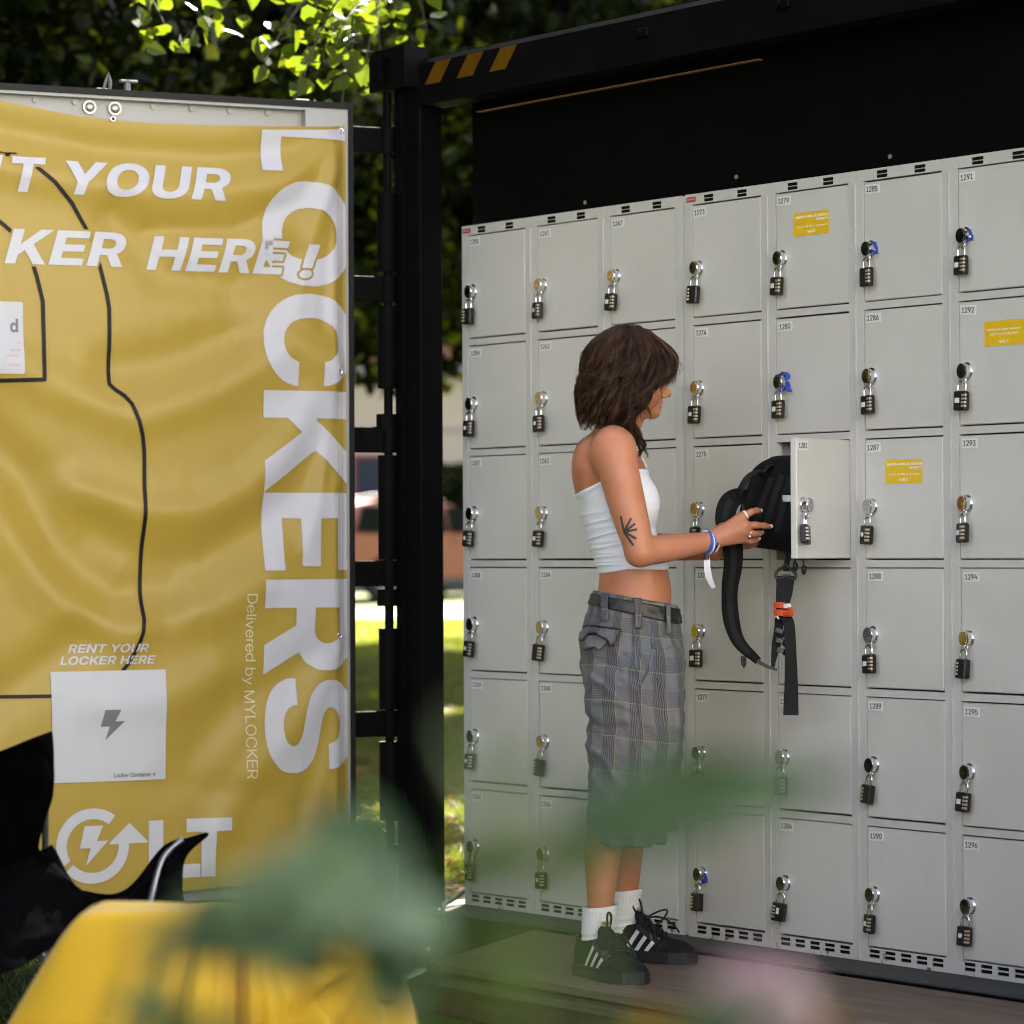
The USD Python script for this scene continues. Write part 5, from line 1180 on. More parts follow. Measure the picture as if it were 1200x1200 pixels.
# long curls falling in front of the shoulder
for k in range(12):
    u = 741 + hr.uniform(-4, 6); P = spline([L(735, 440, -.082), L(738, 465, -.088), L(739 + hr.uniform(-3, 3), 488, -.092), L(u, 505, -.085), L(u + 5 + hr.uniform(-3, 4), 520, -.072), L(u + 6 + hr.uniform(-5, 5), 538 - hr.uniform(0, 12), -.06)], 30)
    t = np.linspace(0, 1, 30); ph = hr.uniform(0, 6.3); P = P + (np.clip(t - .3, 0, 1) * .013)[:, None] * (np.sin(ph + t * 17)[:, None] * EXL + np.cos(ph + t * 17)[:, None] * A([0, 1.0, 0])) if False else P + (np.clip(t - .3, 0, 1) * .012)[:, None] * np.stack([np.sin(ph + t * 17), np.cos(ph + t * 17) * .6, 0 * t], 1)
    push(P, 30, .0026)
for k in range(34):                          # wisps of the fringe arching off the forehead
    y0 = hr.uniform(-.05, .03); ex = hr.uniform(-8, 6); ey = hr.uniform(-7, 8)
    P = spline([L(750, 386, y0 * .4), L(766, 393 + hr.uniform(-1, 4), y0 * .7), L(778 + ex * .8, 405 + hr.uniform(-2, 4), y0), L(787 + ex, 421 + ey * .4, y0 * 1.05), L(787 + ex, 436 + ey * .7, y0 * 1.1), L(780 + ex + hr.uniform(-5, 4), 448 + ey, y0 * 1.15)], 24)
    t = np.linspace(0, 1, 24); ph = hr.uniform(0, 6.3); P = P + (t * .004)[:, None] * np.stack([np.sin(ph + t * 9), np.cos(ph + t * 9), 0 * t], 1)
    push(P, 12, .0018, .003)
for k in range(26):                          # stray single hairs
    phi = math.radians(hr.uniform(0, 182)); push(lock_path(phi, -1 if k % 3 else 1, 1.6, zof(hr.uniform(430, 505)), seed, 22, bang=phi < .8, lift=hr.uniform(.06, .13)), 3, .003, .004)
def hairmat(name, c, r):
    MATS[name] = usdkit.material(stage, '/World/Looks/' + name, {'p': ('principled_bsdf', {'base_color': c, 'roughness': r, 'specular_ior_level': .28, 'coat_weight': .0})}, [], surface='p.BSDF')
hairmat('hair_dark', (.0125, .0056, .0030), .36); hairmat('hair_mid', (.032, .0140, .0068), .36); hairmat('hair_warm', (.092, .041, .018), .38)
for S, m in zip(STR, ('hair_dark', 'hair_mid', 'hair_warm')):
    c = UsdGeom.BasisCurves.Define(stage, uniq(str(hp.GetPath()) + '/hair_strands'))
    pts = np.vstack(S); pts = PO + pts[:, :1] * EX + pts[:, 1:2] * EY + pts[:, 2:3] * EZ
    cnt = [len(q) for q in S]
    c.CreatePointsAttr(Vt.Vec3fArray.FromNumpy(pts.astype(np.float32))); c.CreateCurveVertexCountsAttr(Vt.IntArray(cnt)); c.CreateTypeAttr('linear')
    wd = np.concatenate([np.interp(np.linspace(0, 1, n), [0, .2, .8, 1], [.0007, .0009, .0008, .0003]) for n in cnt])
    c.CreateWidthsAttr(Vt.FloatArray.FromNumpy(wd.astype(np.float32))); c.SetWidthsInterpolation('vertex')
    UsdShade.MaterialBindingAPI.Apply(c.GetPrim()).Bind(MATS[m])
# ------------------------------------------------------------------ the backpack half in locker 1281
mat('pack_black', (.0055, .0055, .0058), .85, bump=.35, bscale=420, bdist=.002, var=.3, vscale=18, spec=.2)
mat('webbing_black', (.0036, .0036, .0038), .85, bump=.5, bscale=700, bdist=.0015); mat('plastic_black', (.012, .012, .013), .35); mat('tape_orange', (.62, .075, .012), .5, var=.2, vscale=80); mat('reflective_grey', (.45, .47, .48), .3, metal=.4)
PC = A([.4600, .000, 1.150])
def sellip(p, c, r, e, R=None):
    q = p - c
    if R is not None: q = q @ R
    k = (np.abs(q / r) ** e).sum(1) ** (1 / e); return (k - 1) * min(r)
PR = rotx(-14)
def pack(p):
    d = sellip(p, PC, A([.122, .185, .122]), 2.7, PR)
    d = smin(d, sellip(p, PC + A([0, -.115, -.01]), A([.105, .055, .098]), 3.0, PR), .015)          # padded back panel
    for k in range(4): d = d - .0022 * np.exp(-((((p - PC) @ PR)[:, 1] + .12 - .055 * k) / .004) ** 2)  # piping
    n = meshkit.fbm(p * 16, 3, 21) - .5
    return d - .012 * n
bag = thing('backpack', 'black backpack half inside the open locker, straps dangling below it', 'backpack')
pm = relax(surface_nets(pack, PC - .27, PC + .27, .005), 2)
obj('pack_body', pm, 'pack_black', bag, smooth=True)
def pd(u, v, D=8.0, side=1.0):
    """point of the pack's surface seen at (u, v)"""
    o = CAM; r = FWD + RIGHT * (u - 600) / FPX + DOWN * (v - 600) / FPX; t = 7.3
    for _ in range(40): t += float(pack((o + r * t)[None])[0]) * .8
    return o + r * min(t, 8.25)
tocam = -FWD
# webbing rows and edge binding laid on the pack
for (pts, w) in (([(905, 560), (893, 590), (884, 620)], .018), ([(916, 556), (907, 585), (897, 618), (893, 632)], .016), ([(926, 560), (918, 590), (910, 625)], .016)):
    P = A([pd(u, v) for u, v in pts]); P = spline(P, 14) + tocam * .003; obj('webbing_row', ribbon(P, RIGHT, w, .003), 'webbing_black', bag)
obj('zip_track', tube(spline([pd(u, v) + tocam * .002 for u, v in ((880, 558), (874, 575), (872, 600), (876, 620), (888, 640))], 24), .004, 6), 'plastic_black', bag, smooth=True)
obj('reflective_tab', ribbon(spline([pd(916.5, 584) + tocam * .004, pd(923, 584) + tocam * .005, pd(930, 584.5) + tocam * .005], 6), DOWN, .0165, .002), 'reflective_grey', bag)
obj('haul_loop', ribbon(spline([at(866, 577, 8.0), at(871, 567, 7.99), at(877, 558, 7.99), at(885, 553, 8.0), at(892, 554, 8.03), at(895, 559, 8.06)], 24), A([RIGHT * .35 - FWD * .9]), .026, .006), 'webbing_black', bag, smooth=40)
obj('haul_loop', ribbon(spline([at(893, 556, 8.03), at(899, 549, 8.05), at(903, 546, 8.09)], 8), FWD, .02, .004), 'webbing_black', bag)
Z6 = lambda x, y, D: at(820 + x / 5.714, 640 + y / 5.714, D)
# padded shoulder strap: over the top corner, behind the hand, hanging free
sp = [at(873, 582, 8.02), at(862, 583, 7.99), at(853, 592, 7.97), at(850, 606, 7.97), at(853, 622, 7.98), Z6(215, -40, 8.0), Z6(222, 10, 8.01), Z6(222, 140, 8.02), Z6(205, 250, 8.03), Z6(200, 330, 8.04), Z6(203, 430, 8.045), Z6(228, 560, 8.05), Z6(272, 655, 8.05), Z6(328, 712, 8.05), Z6(392, 772, 8.05)]
P = spline(sp, 70); w = np.interp(np.linspace(0, 1, 70), [0, .12, .25, .4, .62, .75, .88, 1], [.034, .05, .052, .050, .040, .041, .030, .018])
sd = A([RIGHT + FWD * .35 for _ in range(70)]); tg = np.gradient(P, axis=0); sd = np.cross(tg, FWD); sd /= np.linalg.norm(sd, axis=1, keepdims=True)
sh = ribbon(P, sd * .9 + FWD * .25, w, .012); obj('shoulder_strap', sh, 'pack_black', bag, smooth=40)
obj('strap_webbing', ribbon(P[8:66] - FWD * .0075, (sd * .9 + FWD * .25)[8:66], .016, .0022), 'webbing_black', bag)
obj('strap_webbing', ribbon(spline([Z6(385, 768, 8.045), Z6(430, 795, 8.045), Z6(475, 815, 8.045), Z6(518, 828, 8.045)], 12), DOWN + RIGHT * .3, np.linspace(.011, .007, 12), .006), 'plastic_black', bag)
obj('strap_buckle', cat(tube([Z6(292, 735, 8.04), Z6(285, 750, 8.04), Z6(288, 790, 8.04), Z6(296, 812, 8.04), Z6(302, 790, 8.04), Z6(303, 750, 8.04), Z6(296, 735, 8.04)], .004, 8)), 'plastic_black', bag, smooth=True)
# lower strap: ring, folded webbing, taped middle, loose tail
ring = spline([Z6(578, 110, 8.06), Z6(545, 150, 8.055), Z6(508, 190, 8.05), Z6(512, 212, 8.05), Z6(575, 205, 8.05), Z6(638, 216, 8.05), Z6(645, 200, 8.05), Z6(610, 155, 8.055), Z6(580, 110, 8.06)], 50)
obj('strap_ring', tube(ring, .0038, 8), 'plastic_black', bag, smooth=True)
obj('strap_webbing', ribbon(spline([Z6(590, 40, 8.08), Z6(588, 90, 8.07), Z6(580, 135, 8.06), Z6(578, 165, 8.055)], 12), RIGHT, np.linspace(.010, .018, 12), .004), 'webbing_black', bag)
obj('lower_strap', ribbon(spline([Z6(572, 200, 8.05), Z6(568, 290, 8.045), Z6(558, 370, 8.04), Z6(552, 430, 8.04), Z6(565, 490, 8.04)], 24), RIGHT, np.interp(np.linspace(0, 1, 24), [0, .4, .75, 1], [.0465, .041, .031, .034]), .005), 'webbing_black', bag)
obj('lower_strap', ribbon(spline([Z6(565, 470, 8.03), Z6(592, 500, 8.02), Z6(602, 560, 8.02), Z6(608, 700, 8.02), Z6(612, 850, 8.025), Z6(612, 980, 8.03), Z6(610, 1132, 8.03)], 44), RIGHT, np.interp(np.linspace(0, 1, 44), [0, .12, .4, .98, 1], [.026, .028, .029, .0385, .0385]), .0035), 'webbing_black', bag)
obj('lower_strap', ribbon(spline([Z6(530, 480, 8.05), Z6(528, 560, 8.05), Z6(515, 650, 8.05), Z6(500, 730, 8.05), Z6(490, 815, 8.05)], 24), RIGHT, np.interp(np.linspace(0, 1, 24), [0, .5, 1], [.022, .024, .008]), .004), 'webbing_black', bag)
obj('strap_buckle', cat(*[ribbon(A([Z6(508 + k * 4, 560 + 66 * k, 8.035), Z6(555 + k * 2, 575 + 64 * k, 8.035), Z6(572, 600 + 60 * k, 8.04)]), DOWN, .012, .007) for k in range(3)]), 'plastic_black', bag)
obj('orange_tape', cat(ribbon(spline([Z6(500, 398, 8.03), Z6(540, 395, 8.018), Z6(590, 405, 8.018), Z6(612, 412, 8.03)], 10), DOWN, .0155, .004), ribbon(spline([Z6(498, 448, 8.03), Z6(540, 446, 8.018), Z6(590, 452, 8.016), Z6(606, 450, 8.03)], 10), DOWN, .016, .004),
    ribbon(spline([Z6(560, 455, 8.012), Z6(590, 450, 8.0), Z6(625, 432, 8.0)], 8), DOWN + FWD * .4, .008, .002), ribbon(spline([Z6(585, 452, 8.01), Z6(610, 462, 8.0), Z6(628, 458, 8.0)], 8), DOWN + FWD * .4, .007, .002)), 'tape_orange', bag, smooth=40)
obj('tape_tag', cat(ribbon(spline([Z6(562, 398, 8.010), Z6(580, 402, 8.006), Z6(600, 396, 8.008), Z6(606, 410, 8.01)], 8), DOWN, .009, .002), ribbon(spline([Z6(516, 470, 8.012), Z6(524, 478, 8.012), Z6(528, 488, 8.013)], 5), RIGHT, .004, .001)), 'bead_white', bag)
for (x, y0, y1) in ((640, 70, 168), (695, 60, 192)):
    obj('zip_pull', cat(tube([Z6(x, y0, 8.06), Z6(x - 2, y0 + 30, 8.055), Z6(x, y1 - 50, 8.05)], .0022, 6), tube(spline([Z6(x, y1 - 62, 8.05), Z6(x + 1, y1 - 40, 8.05), Z6(x + 2, y1 - 12, 8.05), Z6(x + 2, y1, 8.05)], 8), [.003, .006, .0068, .0068, .0066, .006, .005, .003], 8)), 'plastic_black', bag, smooth=True)
# ------------------------------------------------------------------ covered stool and camp chair on the left
mat('cloth_yellow', (.60, .365, .006), .75, bump=.3, bscale=600, bdist=.001, sheen=.15, var=.06, vscale=6); mat('cloth_print', (.66, .62, .50), .7)
mat('chair_fabric', (.0030, .0030, .0036), .95, bump=.4, bscale=500, bdist=.001, spec=.0); mat('tube_grey', (.22, .22, .23), .3, metal=.9)
TD = 5.3
tc0 = at(268, 1068, TD); TZ = tc0[2]; TG = -.13
tx = A([RIGHT[0], RIGHT[1], 0]); tx /= np.linalg.norm(tx); ty = A([-tx[1], tx[0], 0])
ppm = FPX / TD
stool = thing('covered_stool', 'small stool draped in a bright yellow cloth with a round logo', 'stool')
def skirt():
    """cloth over a 0.5 m square top: flat lid, then a flaring, folded skirt gathered into a knot on its right"""
    n, rows = 260, 60; V, F = [], []
    hw, hd = .244, .085
    ks = A([.225, .0]) ; knot_a = 0.0
    for i in range(rows):
        g = i / (rows - 1)
        for k in range(n):
            a = 2 * np.pi * k / n; ca, sa = math.cos(a), math.sin(a); e = 11.0
            r = 1 / (abs(ca / hw) ** e + abs(sa / hd) ** e) ** (1 / e)
            if g < .2: q = g / .2; x, y, z = ca * r * q, sa * r * q, TZ - .003 * q ** 12 + .003 * math.sin(7 * a) * q ** 4
            else:
                f = (g - .2) / .8; rnd = min(1, f / .06)
                fold = (.040 * math.sin(6 * a + .6) + .034 * math.sin(11 * a + 2.1 + 1.2 * f) + .022 * math.sin(19 * a + 3 * f) + .010 * math.sin(33 * a - 4 * f)) * f ** .7
                flare = (.20 if ca < .1 else .08) * f ** .9 
                R = r + .006 * rnd ** .5 + flare + fold
                x, y, z = ca * R, sa * R, TZ - .004 - (TZ - TG - .02) * f
            V.append(tc0 * [1, 1, 0] + tx * x + ty * (y + .09) + A([0, 0, z]))
    for i in range(rows - 1):
        for k in range(n):
            l = (k + 1) % n; F += [[i * n + k, (i + 1) * n + k, (i + 1) * n + l], [i * n + k, (i + 1) * n + l, i * n + l]]
    m = trimesh.Trimesh(V, F, process=False)
    # gather: pull folds radially towards the knot on the near right side
    kp = at(432, 1132, TD - .10); v = A(m.vertices); d = v - kp; rr = np.linalg.norm(d, axis=1); nrm = (v - (tc0 * [1, 1, 0] + ty * .09 + A([0, 0, .2]))) * [1, 1, 0]; nrm /= np.linalg.norm(nrm, axis=1, keepdims=True) + 1e-9
    ang = np.arctan2(d[:, 2], d @ tx); amp = .016 * np.exp(-((rr - .10) / .085) ** 2)
    v = v + nrm * (amp * np.sin(ang * 11) + .03 * np.exp(-(rr / .05) ** 2))[:, None]
    return trimesh.Trimesh(v, m.faces, process=False)
obj('tablecloth', skirt(), 'cloth_yellow', stool, smooth=True)
kp = at(432, 1132, TD - .14); 
kn = trimesh.creation.icosphere(3, .030); kn.apply_scale((.8, .8, 1.5)); v = A(kn.vertices); kn.vertices = v * (1 + .12 * np.sin(9 * np.arctan2(v[:, 1], v[:, 0]) + 40 * v[:, 2]))[:, None] + kp + tx * .03 + A([0, 0, -.02])
obj('cloth_knot', kn, 'cloth_yellow', stool, smooth=True)
obj('stool_seat', bx(-.2, .2, -.18, -.06, TZ - .03, TZ - .008).apply_transform(np.block([[np.c_[tx, ty, [0, 0, 1.0]], (tc0 * [1, 1, 0] + ty * .22)[:, None]], [np.zeros((1, 3)), np.ones((1, 1))]])), 'tube_grey', stool)
for a, b in ((-.17, -.17), (.17, -.17), (-.17, .0), (.17, .0)):
    p = tc0 * [1, 1, 0] + tx * a + ty * (.22 + b); obj('leg', cyl(p + A([0, 0, TG]), p + A([0, 0, TZ - .031]), .012, 10), 'tube_grey', stool, smooth=40)
lg = unary_union([Point(0, 0).buffer(.030, 32).difference(Point(0, 0).buffer(.021, 32)).difference(Polygon([(0, 0), (.05, .01), (.04, .05)])).difference(Polygon([(0, 0), (-.05, -.012), (-.04, -.05)])), affinity.scale(bolt, .020, .030, origin=(0, 0)), Polygon([(.016, .002), (.038, .002), (.027, .018)])])
fl = at(261, 1082, TD - .06); pm = extrude(lg, .0015); v = A(pm.vertices)
ng = -ty * .985 + A([0, 0, .17]); 
obj('round_logo', trimesh.Trimesh(fl + v[:, :1] * tx + v[:, 1:2] * np.cross(tx, -ng) * 1.0 + v[:, 2:3] * ng, pm.faces, process=False), 'cloth_print', stool)
# low sling chair: fabric corners slipped over bent steel tubes
chair = thing('camp_chair', 'low black fabric sling chair on a bent steel tube frame, in front of the banner', 'camp chair')
CD = 6.5
def fabric(rows, thick=.006):
    """grid of points -> double-sided cloth"""
    G = A(rows, float)
    from scipy.interpolate import RectBivariateSpline
    a, b = G.shape[:2]; f = [RectBivariateSpline(range(a), range(b), G[:, :, k], kx=min(3, a - 1), ky=min(3, b - 1)) for k in range(3)]
    U, Vv = np.linspace(0, a - 1, 44), np.linspace(0, b - 1, 44); P = np.stack([q(U, Vv) for q in f], -1)
    w = meshkit.fbm(np.stack(list(np.meshgrid(U * 1.7, Vv * 1.7, indexing="ij")) + [np.zeros((44, 44))], -1), 3, 9) - .5
    P = P + w[..., None] * -FWD * .05; n = 44
    i = (np.arange(n - 1)[:, None] * n + np.arange(n - 1)).ravel(); F = np.vstack([np.c_[i, i + n, i + n + 1], np.c_[i, i + n + 1, i + 1]])
    V = P.reshape(-1, 3); B = V + FWD * thick
    e = [k for k in range(n)] ; ring = list(range(n)) + [k * n + n - 1 for k in range(1, n)] + [(n - 1) * n + k for k in range(n - 2, -1, -1)] + [k * n for k in range(n - 2, 0, -1)]
    R = []; N = n * n
    for q, r in zip(ring, ring[1:] + ring[:1]): R += [[q, r, r + N], [q, r + N, q + N]]
    return trimesh.Trimesh(np.vstack([V, B]), np.vstack([F, F[:, ::-1] + N, R]), process=False)
c = lambda u, v, d=0.0: at(u, v, CD + d)
obj('back_fabric', fabric([[c(-160, 900, .25), c(-80, 905, .2), c(-10, 884, .08), c(30, 868, 0), c(60, 857, -.02)], [c(-160, 960, .25), c(-80, 955, .28), c(-10, 925, .16), c(36, 905, .04), c(63, 905, -.01)],
     [c(-150, 1020, .2), c(-80, 1010, .3), c(-10, 975, .2), c(32, 955, .08), c(58, 945, 0)], [c(-140, 1075, .15), c(-80, 1070, .25), c(-10, 1040, .2), c(26, 1010, .10), c(46, 985, .02)], [c(-120, 1120, .1), c(-60, 1120, .1), c(0, 1090, .12), c(40, 1050, .08), c(62, 1000, .02)]]), 'chair_fabric', chair, smooth=True)
obj('seat_fabric', fabric([[c(-120, 1060, .0), c(-60, 1050, -.05), c(0, 1020, .0), c(40, 1000, .05), c(60, 990, .05)], [c(-110, 1090, -.15), c(-50, 1085, -.15), c(10, 1050, -.08), c(50, 1022, 0), (c(82, 1030, .03))],
     [c(-100, 1125, -.25), c(-40, 1120, -.25), c(20, 1090, -.15), c(60, 1060, -.04), c(96, 1045, .02)], [c(-90, 1150, -.3), c(-20, 1148, -.3), c(30, 1130, -.2), c(75, 1100, -.08), c(120, 1060, .1)]]), 'chair_fabric', chair, smooth=True)
obj('side_fabric', fabric([[c(60, 1044, .10), c(110, 1046, .12), c(150, 1040, .16), c(184, 999, .18), c(208, 984, .19), c(238, 976, .20)], [c(60, 1062, .10), c(110, 1062, .12), c(155, 1052, .15), c(186, 1020, .17), c(206, 1002, .18), c(239, 984, .19)],
    [c(60, 1080, .08), c(110, 1080, .08), c(160, 1074, .12), c(190, 1050, .14), c(209, 1028, .15), c(214, 1008, .17)], [c(60, 1110, .05), c(110, 1110, .05), c(160, 1105, .08), c(190, 1085, .1), c(212, 1070, .12), c(213, 1045, .14)]]), 'chair_fabric', chair, smooth=True)
obj('frame_tube', tube(spline([c(55, 866, .02), c(53.5, 920, .04), c(53, 980, .07), c(54, 1060, .10), c(60, 1160, .12)], 20), .0072, 10), 'tube_grey', chair, smooth=True)
obj('frame_tube', tube(spline([c(214, 984, .20), c(203, 992, .19), c(193, 1003, .18), c(186, 1020, .17), c(178, 1050, .15), c(160, 1120, .05), (c(140, 1180, .0))], 30), .0080, 10), 'tube_grey', chair, smooth=True)
obj('frame_tube', tube(spline([c(-60, 1000, .5), c(20, 1090, .3), c(110, 1180, .2)], 20), .0080, 10), 'tube_grey', chair, smooth=True)
# ------------------------------------------------------------------ garden plants close to the camera
def leafmat(name, c, tr, rough=.5):
    MATS[name] = usdkit.material(stage, '/World/Looks/' + name, {'g': ('geometry', {}), 'n': ('noise_texture', {'scale': 14, 'detail': 4}), 'r': ('rgb_ramp', {'ramp': [(.3, tuple(A(c) * .7)), (.7, tuple(A(c) * 1.25))]}),
        'p': ('principled_bsdf', {'roughness': rough, 'specular_ior_level': .4}), 't': ('translucent_bsdf', {'color': tr}), 'm': ('mix_closure', {'fac': .38})},
        [('g.position', 'n.vector'), ('n.fac', 'r.fac'), ('r.color', 'p.base_color'), ('p.BSDF', 'm.closure1'), ('t.BSDF', 'm.closure2')], surface='m.closure')
leafmat('garden_leaf', (.085, .145, .078), (.10, .22, .07), .7); leafmat('garden_leaf_dark', (.03, .055, .02), (.05, .09, .02), .55); leafmat('garden_leaf_light', (.10, .16, .03), (.25, .36, .04)); leafmat('petal_pink', (.78, .60, .70), (.6, .4, .5)); leafmat('petal_yellow', (.36, .24, .04), (.3, .2, .03))
mat('stem_green', (.07, .12, .035), .6); mat('flower_heart', (.12, .05, .02), .8)
def big_leaf(base, tip, width, normal, curl=.25, n=14, fold=.25):
    base, tip, normal = A(base, float), A(tip, float), A(normal, float); d = tip - base; Ln = np.linalg.norm(d); d /= Ln; normal -= d * (normal @ d); normal /= np.linalg.norm(normal); s = np.cross(d, normal)
    V, F = [], []; cols = 7
    for i in range(n):
        f = i / (n - 1); w = width * (math.sin(math.pi * f ** .72) ** .9 * (1 - .25 * f) + .015)
        for k in range(cols):
            q = (k / (cols - 1) - .5); V.append(base + d * Ln * f - normal * (curl * Ln * (f - .5) ** 2) + s * w * q + normal * (abs(q) * w * fold + .012 * math.sin(9 * f + 6 * q)))
    for i in range(n - 1):
        for k in range(cols - 1): a = i * cols + k; F += [[a, a + 1, a + cols + 1], [a, a + cols + 1, a + cols]]
    V = A(V); N = len(V); F = A(F)
    return trimesh.Trimesh(np.vstack([V, V - normal * .0006]), np.vstack([F, F[:, ::-1] + N]), process=False)
def garden_plant(label, root, stems, leaves, flowers=(), group=None):
    t = thing('garden_plant', label, 'plant', group=group)
    for pts in stems: obj('stem', tube(spline(pts, 24), np.linspace(.0035, .0018, 24), 6), 'stem_green', t, smooth=True)
    for (b, e, w, nrm, m) in leaves: obj('leaf', big_leaf(b, e, w, nrm), m, t, smooth=True)
    for (cpos, r, nrm, m) in flowers:
        nrm = A(nrm, float) / np.linalg.norm(nrm); a = np.cross(nrm, [.3, .9, .1]); a /= np.linalg.norm(a); b = np.cross(nrm, a)
        hd = trimesh.creation.icosphere(2, r * .32); hd.apply_scale((1, 1, .7)); hd.apply_translation(cpos + nrm * .004); h = obj('flower', hd, 'flower_heart', t, smooth=True)
        for k in range(13):
            th = 2 * np.pi * k / 13; dd = math.cos(th) * a + math.sin(th) * b; obj('petal', big_leaf(cpos + dd * r * .2, cpos + dd * r + nrm * r * .18, r * .46, nrm, .3, 8, .12), m, h, smooth=True)
    return t
G = lambda u, v, d: at(u, v, d)
gz = lambda u, d: A([*(CAM + d * (FWD + RIGHT * (u - 600) / FPX))[:2], -.13])
UP = A([0, 0, 1.0])
garden_plant('garden plant with broad grey-green leaves, in front of the yellow stool', None,
    [[gz(420, 1.42), G(440, 2400, 1.40), G(432, 1500, 1.36), G(420, 1060, 1.34)]],
    [(G(548, 1080, 1.40), G(232, 1036, 1.28), .066, UP * .55 - FWD * .85, 'garden_leaf'), (G(420, 1085, 1.34), G(150, 1105, 1.30), .040, UP * .15 - FWD, 'garden_leaf'), (G(440, 1060, 1.42), G(362, 945, 1.50), .06, UP * .4 - FWD * .9, 'garden_leaf'),
     (G(452, 1045, 1.36), G(488, 1215, 1.40), .046, -FWD + RIGHT * .2, 'garden_leaf'), (G(330, 1062, 1.30), G(395, 1150, 1.42), .03, -FWD, 'garden_leaf'), (G(240, 1215, 1.3), G(150, 1160, 1.25), .03, UP - FWD, 'garden_leaf'),
     (G(280, 1210, 1.36), G(170, 1225, 1.3), .04, UP - FWD, 'garden_leaf_light'), (G(430, 1300, 1.36), G(300, 1280, 1.3), .05, UP - FWD, 'garden_leaf')])
garden_plant('garden plant with one long pale leaf and a pink flower at the lower edge', None,
    [[gz(760, 1.30), G(770, 2200, 1.28), G(745, 1500, 1.24), G(705, 1120, 1.22), G(690, 985, 1.20)], [gz(900, 1.34), G(900, 2000, 1.34), G(886, 1400, 1.33), G(884, 1215, 1.32)]],
    [(G(648, 968, 1.24), G(1000, 902, 1.22), .040, UP * .2 - FWD, 'garden_leaf'), (G(690, 1000, 1.22), G(520, 1015, 1.25), .009, UP * .6 - FWD * .7, 'garden_leaf_light'), (G(770, 1230, 1.22), G(940, 1165, 1.20), .022, UP * .5 - FWD, 'garden_leaf')],
    [(G(888, 1186, 1.32), .025, UP * .7 - FWD * .8, 'petal_pink')])
garden_plant('thin pale green shoot right beside the camera, blurred before the lockers', None,
    [[gz(640, .92), G(655, 2400, .88), G(640, 1500, .84), G(612, 1050, .80), G(590, 930, .79)]],
    [(G(600, 985, .80), G(555, 890, .76), .011, -FWD, 'garden_leaf_light'), (G(640, 1160, .84), G(560, 1120, .80), .007, -FWD + UP, 'garden_leaf_light'), (G(600, 960, .80), G(655, 850, .80), .007, -FWD, 'garden_leaf')],)
garden_plant('garden plant with a yellow flower at the bottom edge, right of the pink one', None,
    [[gz(950, 1.6), G(950, 1900, 1.6), G(948, 1400, 1.58), G(946, 1240, 1.56)], [gz(800, 1.6), G(800, 1900, 1.6), G(790, 1400, 1.58), G(782, 1245, 1.56)]],
    [(G(948, 1300, 1.57), G(1010, 1240, 1.55), .02, -FWD + UP, 'garden_leaf')],
    [(G(946, 1212, 1.56), .020, UP * .5 - FWD, 'petal_yellow'), (G(782, 1226, 1.56), .022, UP * .8 - FWD * .6, 'petal_yellow')])
# ------------------------------------------------------------------ road, lawn blades, car, building, trees behind
obj('road', strip(40.5, 57, .012), 'asphalt', smooth=True, kind='structure')
obj('pavement', strip(58.2, 61.5, .10), 'kerbstone', smooth=True, kind='structure')
gr = np.random.default_rng(5)
def blades(n, d0, d1, u0, u1, h0, h1, seed):
    rr = np.random.default_rng(seed); d = d0 * (d1 / d0) ** rr.random(n); u = rr.uniform(u0, u1, n)
    P = CAM[None] + d[:, None] * (FWD[None] + RIGHT[None] * ((u - 600) / FPX)[:, None]); x, y = P[:, 0], P[:, 1]; z = ground_z(x, y)
    h = rr.uniform(h0, h1, n) * (.6 + .8 * meshkit.noise(np.stack([x * 1.3, y * 1.3, 0 * x], -1), 4)); a = rr.uniform(0, 6.28, n); w = .004 + .0004 * d; lean = rr.normal(size=(n, 2)) * .45 * h[:, None]
    B = np.stack([x, y, z - .01], 1); s = np.stack([np.cos(a), np.sin(a), 0 * a], 1) * w[:, None]; top = B + np.c_[lean, h]; mid = B + np.c_[lean * .35, h * .6]
    V = np.stack([B - s, B + s, mid + s * .7, mid - s * .7, top], 1).reshape(-1, 3); i = np.arange(n)[:, None] * 5
    return trimesh.Trimesh(V, np.vstack([i + [0, 1, 2], i + [0, 2, 3], i + [3, 2, 4]]), process=False)
leafmat('grass_blade', (.085, .120, .018), (.22, .25, .022), .6)
obj('grass', cat(blades(42000, 9.6, 40, 392, 580, .03, .07, 1), blades(6000, 9.6, 20, 300, 420, .03, .07, 3)), 'grass_blade', label='short lawn grass growing behind the container', cat='grass', kind='stuff')
leafmat('grass_shaded', (.030, .046, .014), (.05, .07, .015), .7); obj('grass', blades(14000, 5.5, 9.6, -60, 160, .02, .06, 2), 'grass_shaded', label='short grass under the black camp chair, coloured darker for shade', cat='grass', kind='stuff')  # same grass in a darker tone, painting the shade by the chair
leafmat('dry_leaf', (.20, .10, .04), (.2, .1, .03), .8)
n = 900; d = 10 * 3.0 ** gr.random(n); u = gr.uniform(400, 570, n); P = CAM + d[:, None] * (FWD + RIGHT * ((u - 600) / FPX)[:, None]); P[:, 2] = ground_z(P[:, 0], P[:, 1]) + .045
aa = gr.uniform(0, 6.28, n); sz = .022
V = (P[:, None, :] + sz * np.stack([np.stack([np.cos(aa + k * 1.571), np.sin(aa + k * 1.571), .5 * np.sin(aa * 3 + k)], 1) * (1.4 if k % 2 else .8) for k in range(4)], 1)).reshape(-1, 3); i = np.arange(n)[:, None] * 4
obj('fallen_leaves', trimesh.Trimesh(V, np.vstack([i + [0, 1, 2], i + [0, 2, 3]]), process=False), 'dry_leaf', label='dry brown leaves scattered over the lawn', cat='leaves', kind='stuff')
FROT, FPX_, FPY_, FH = 90, 10.8, -3.8, 6.6
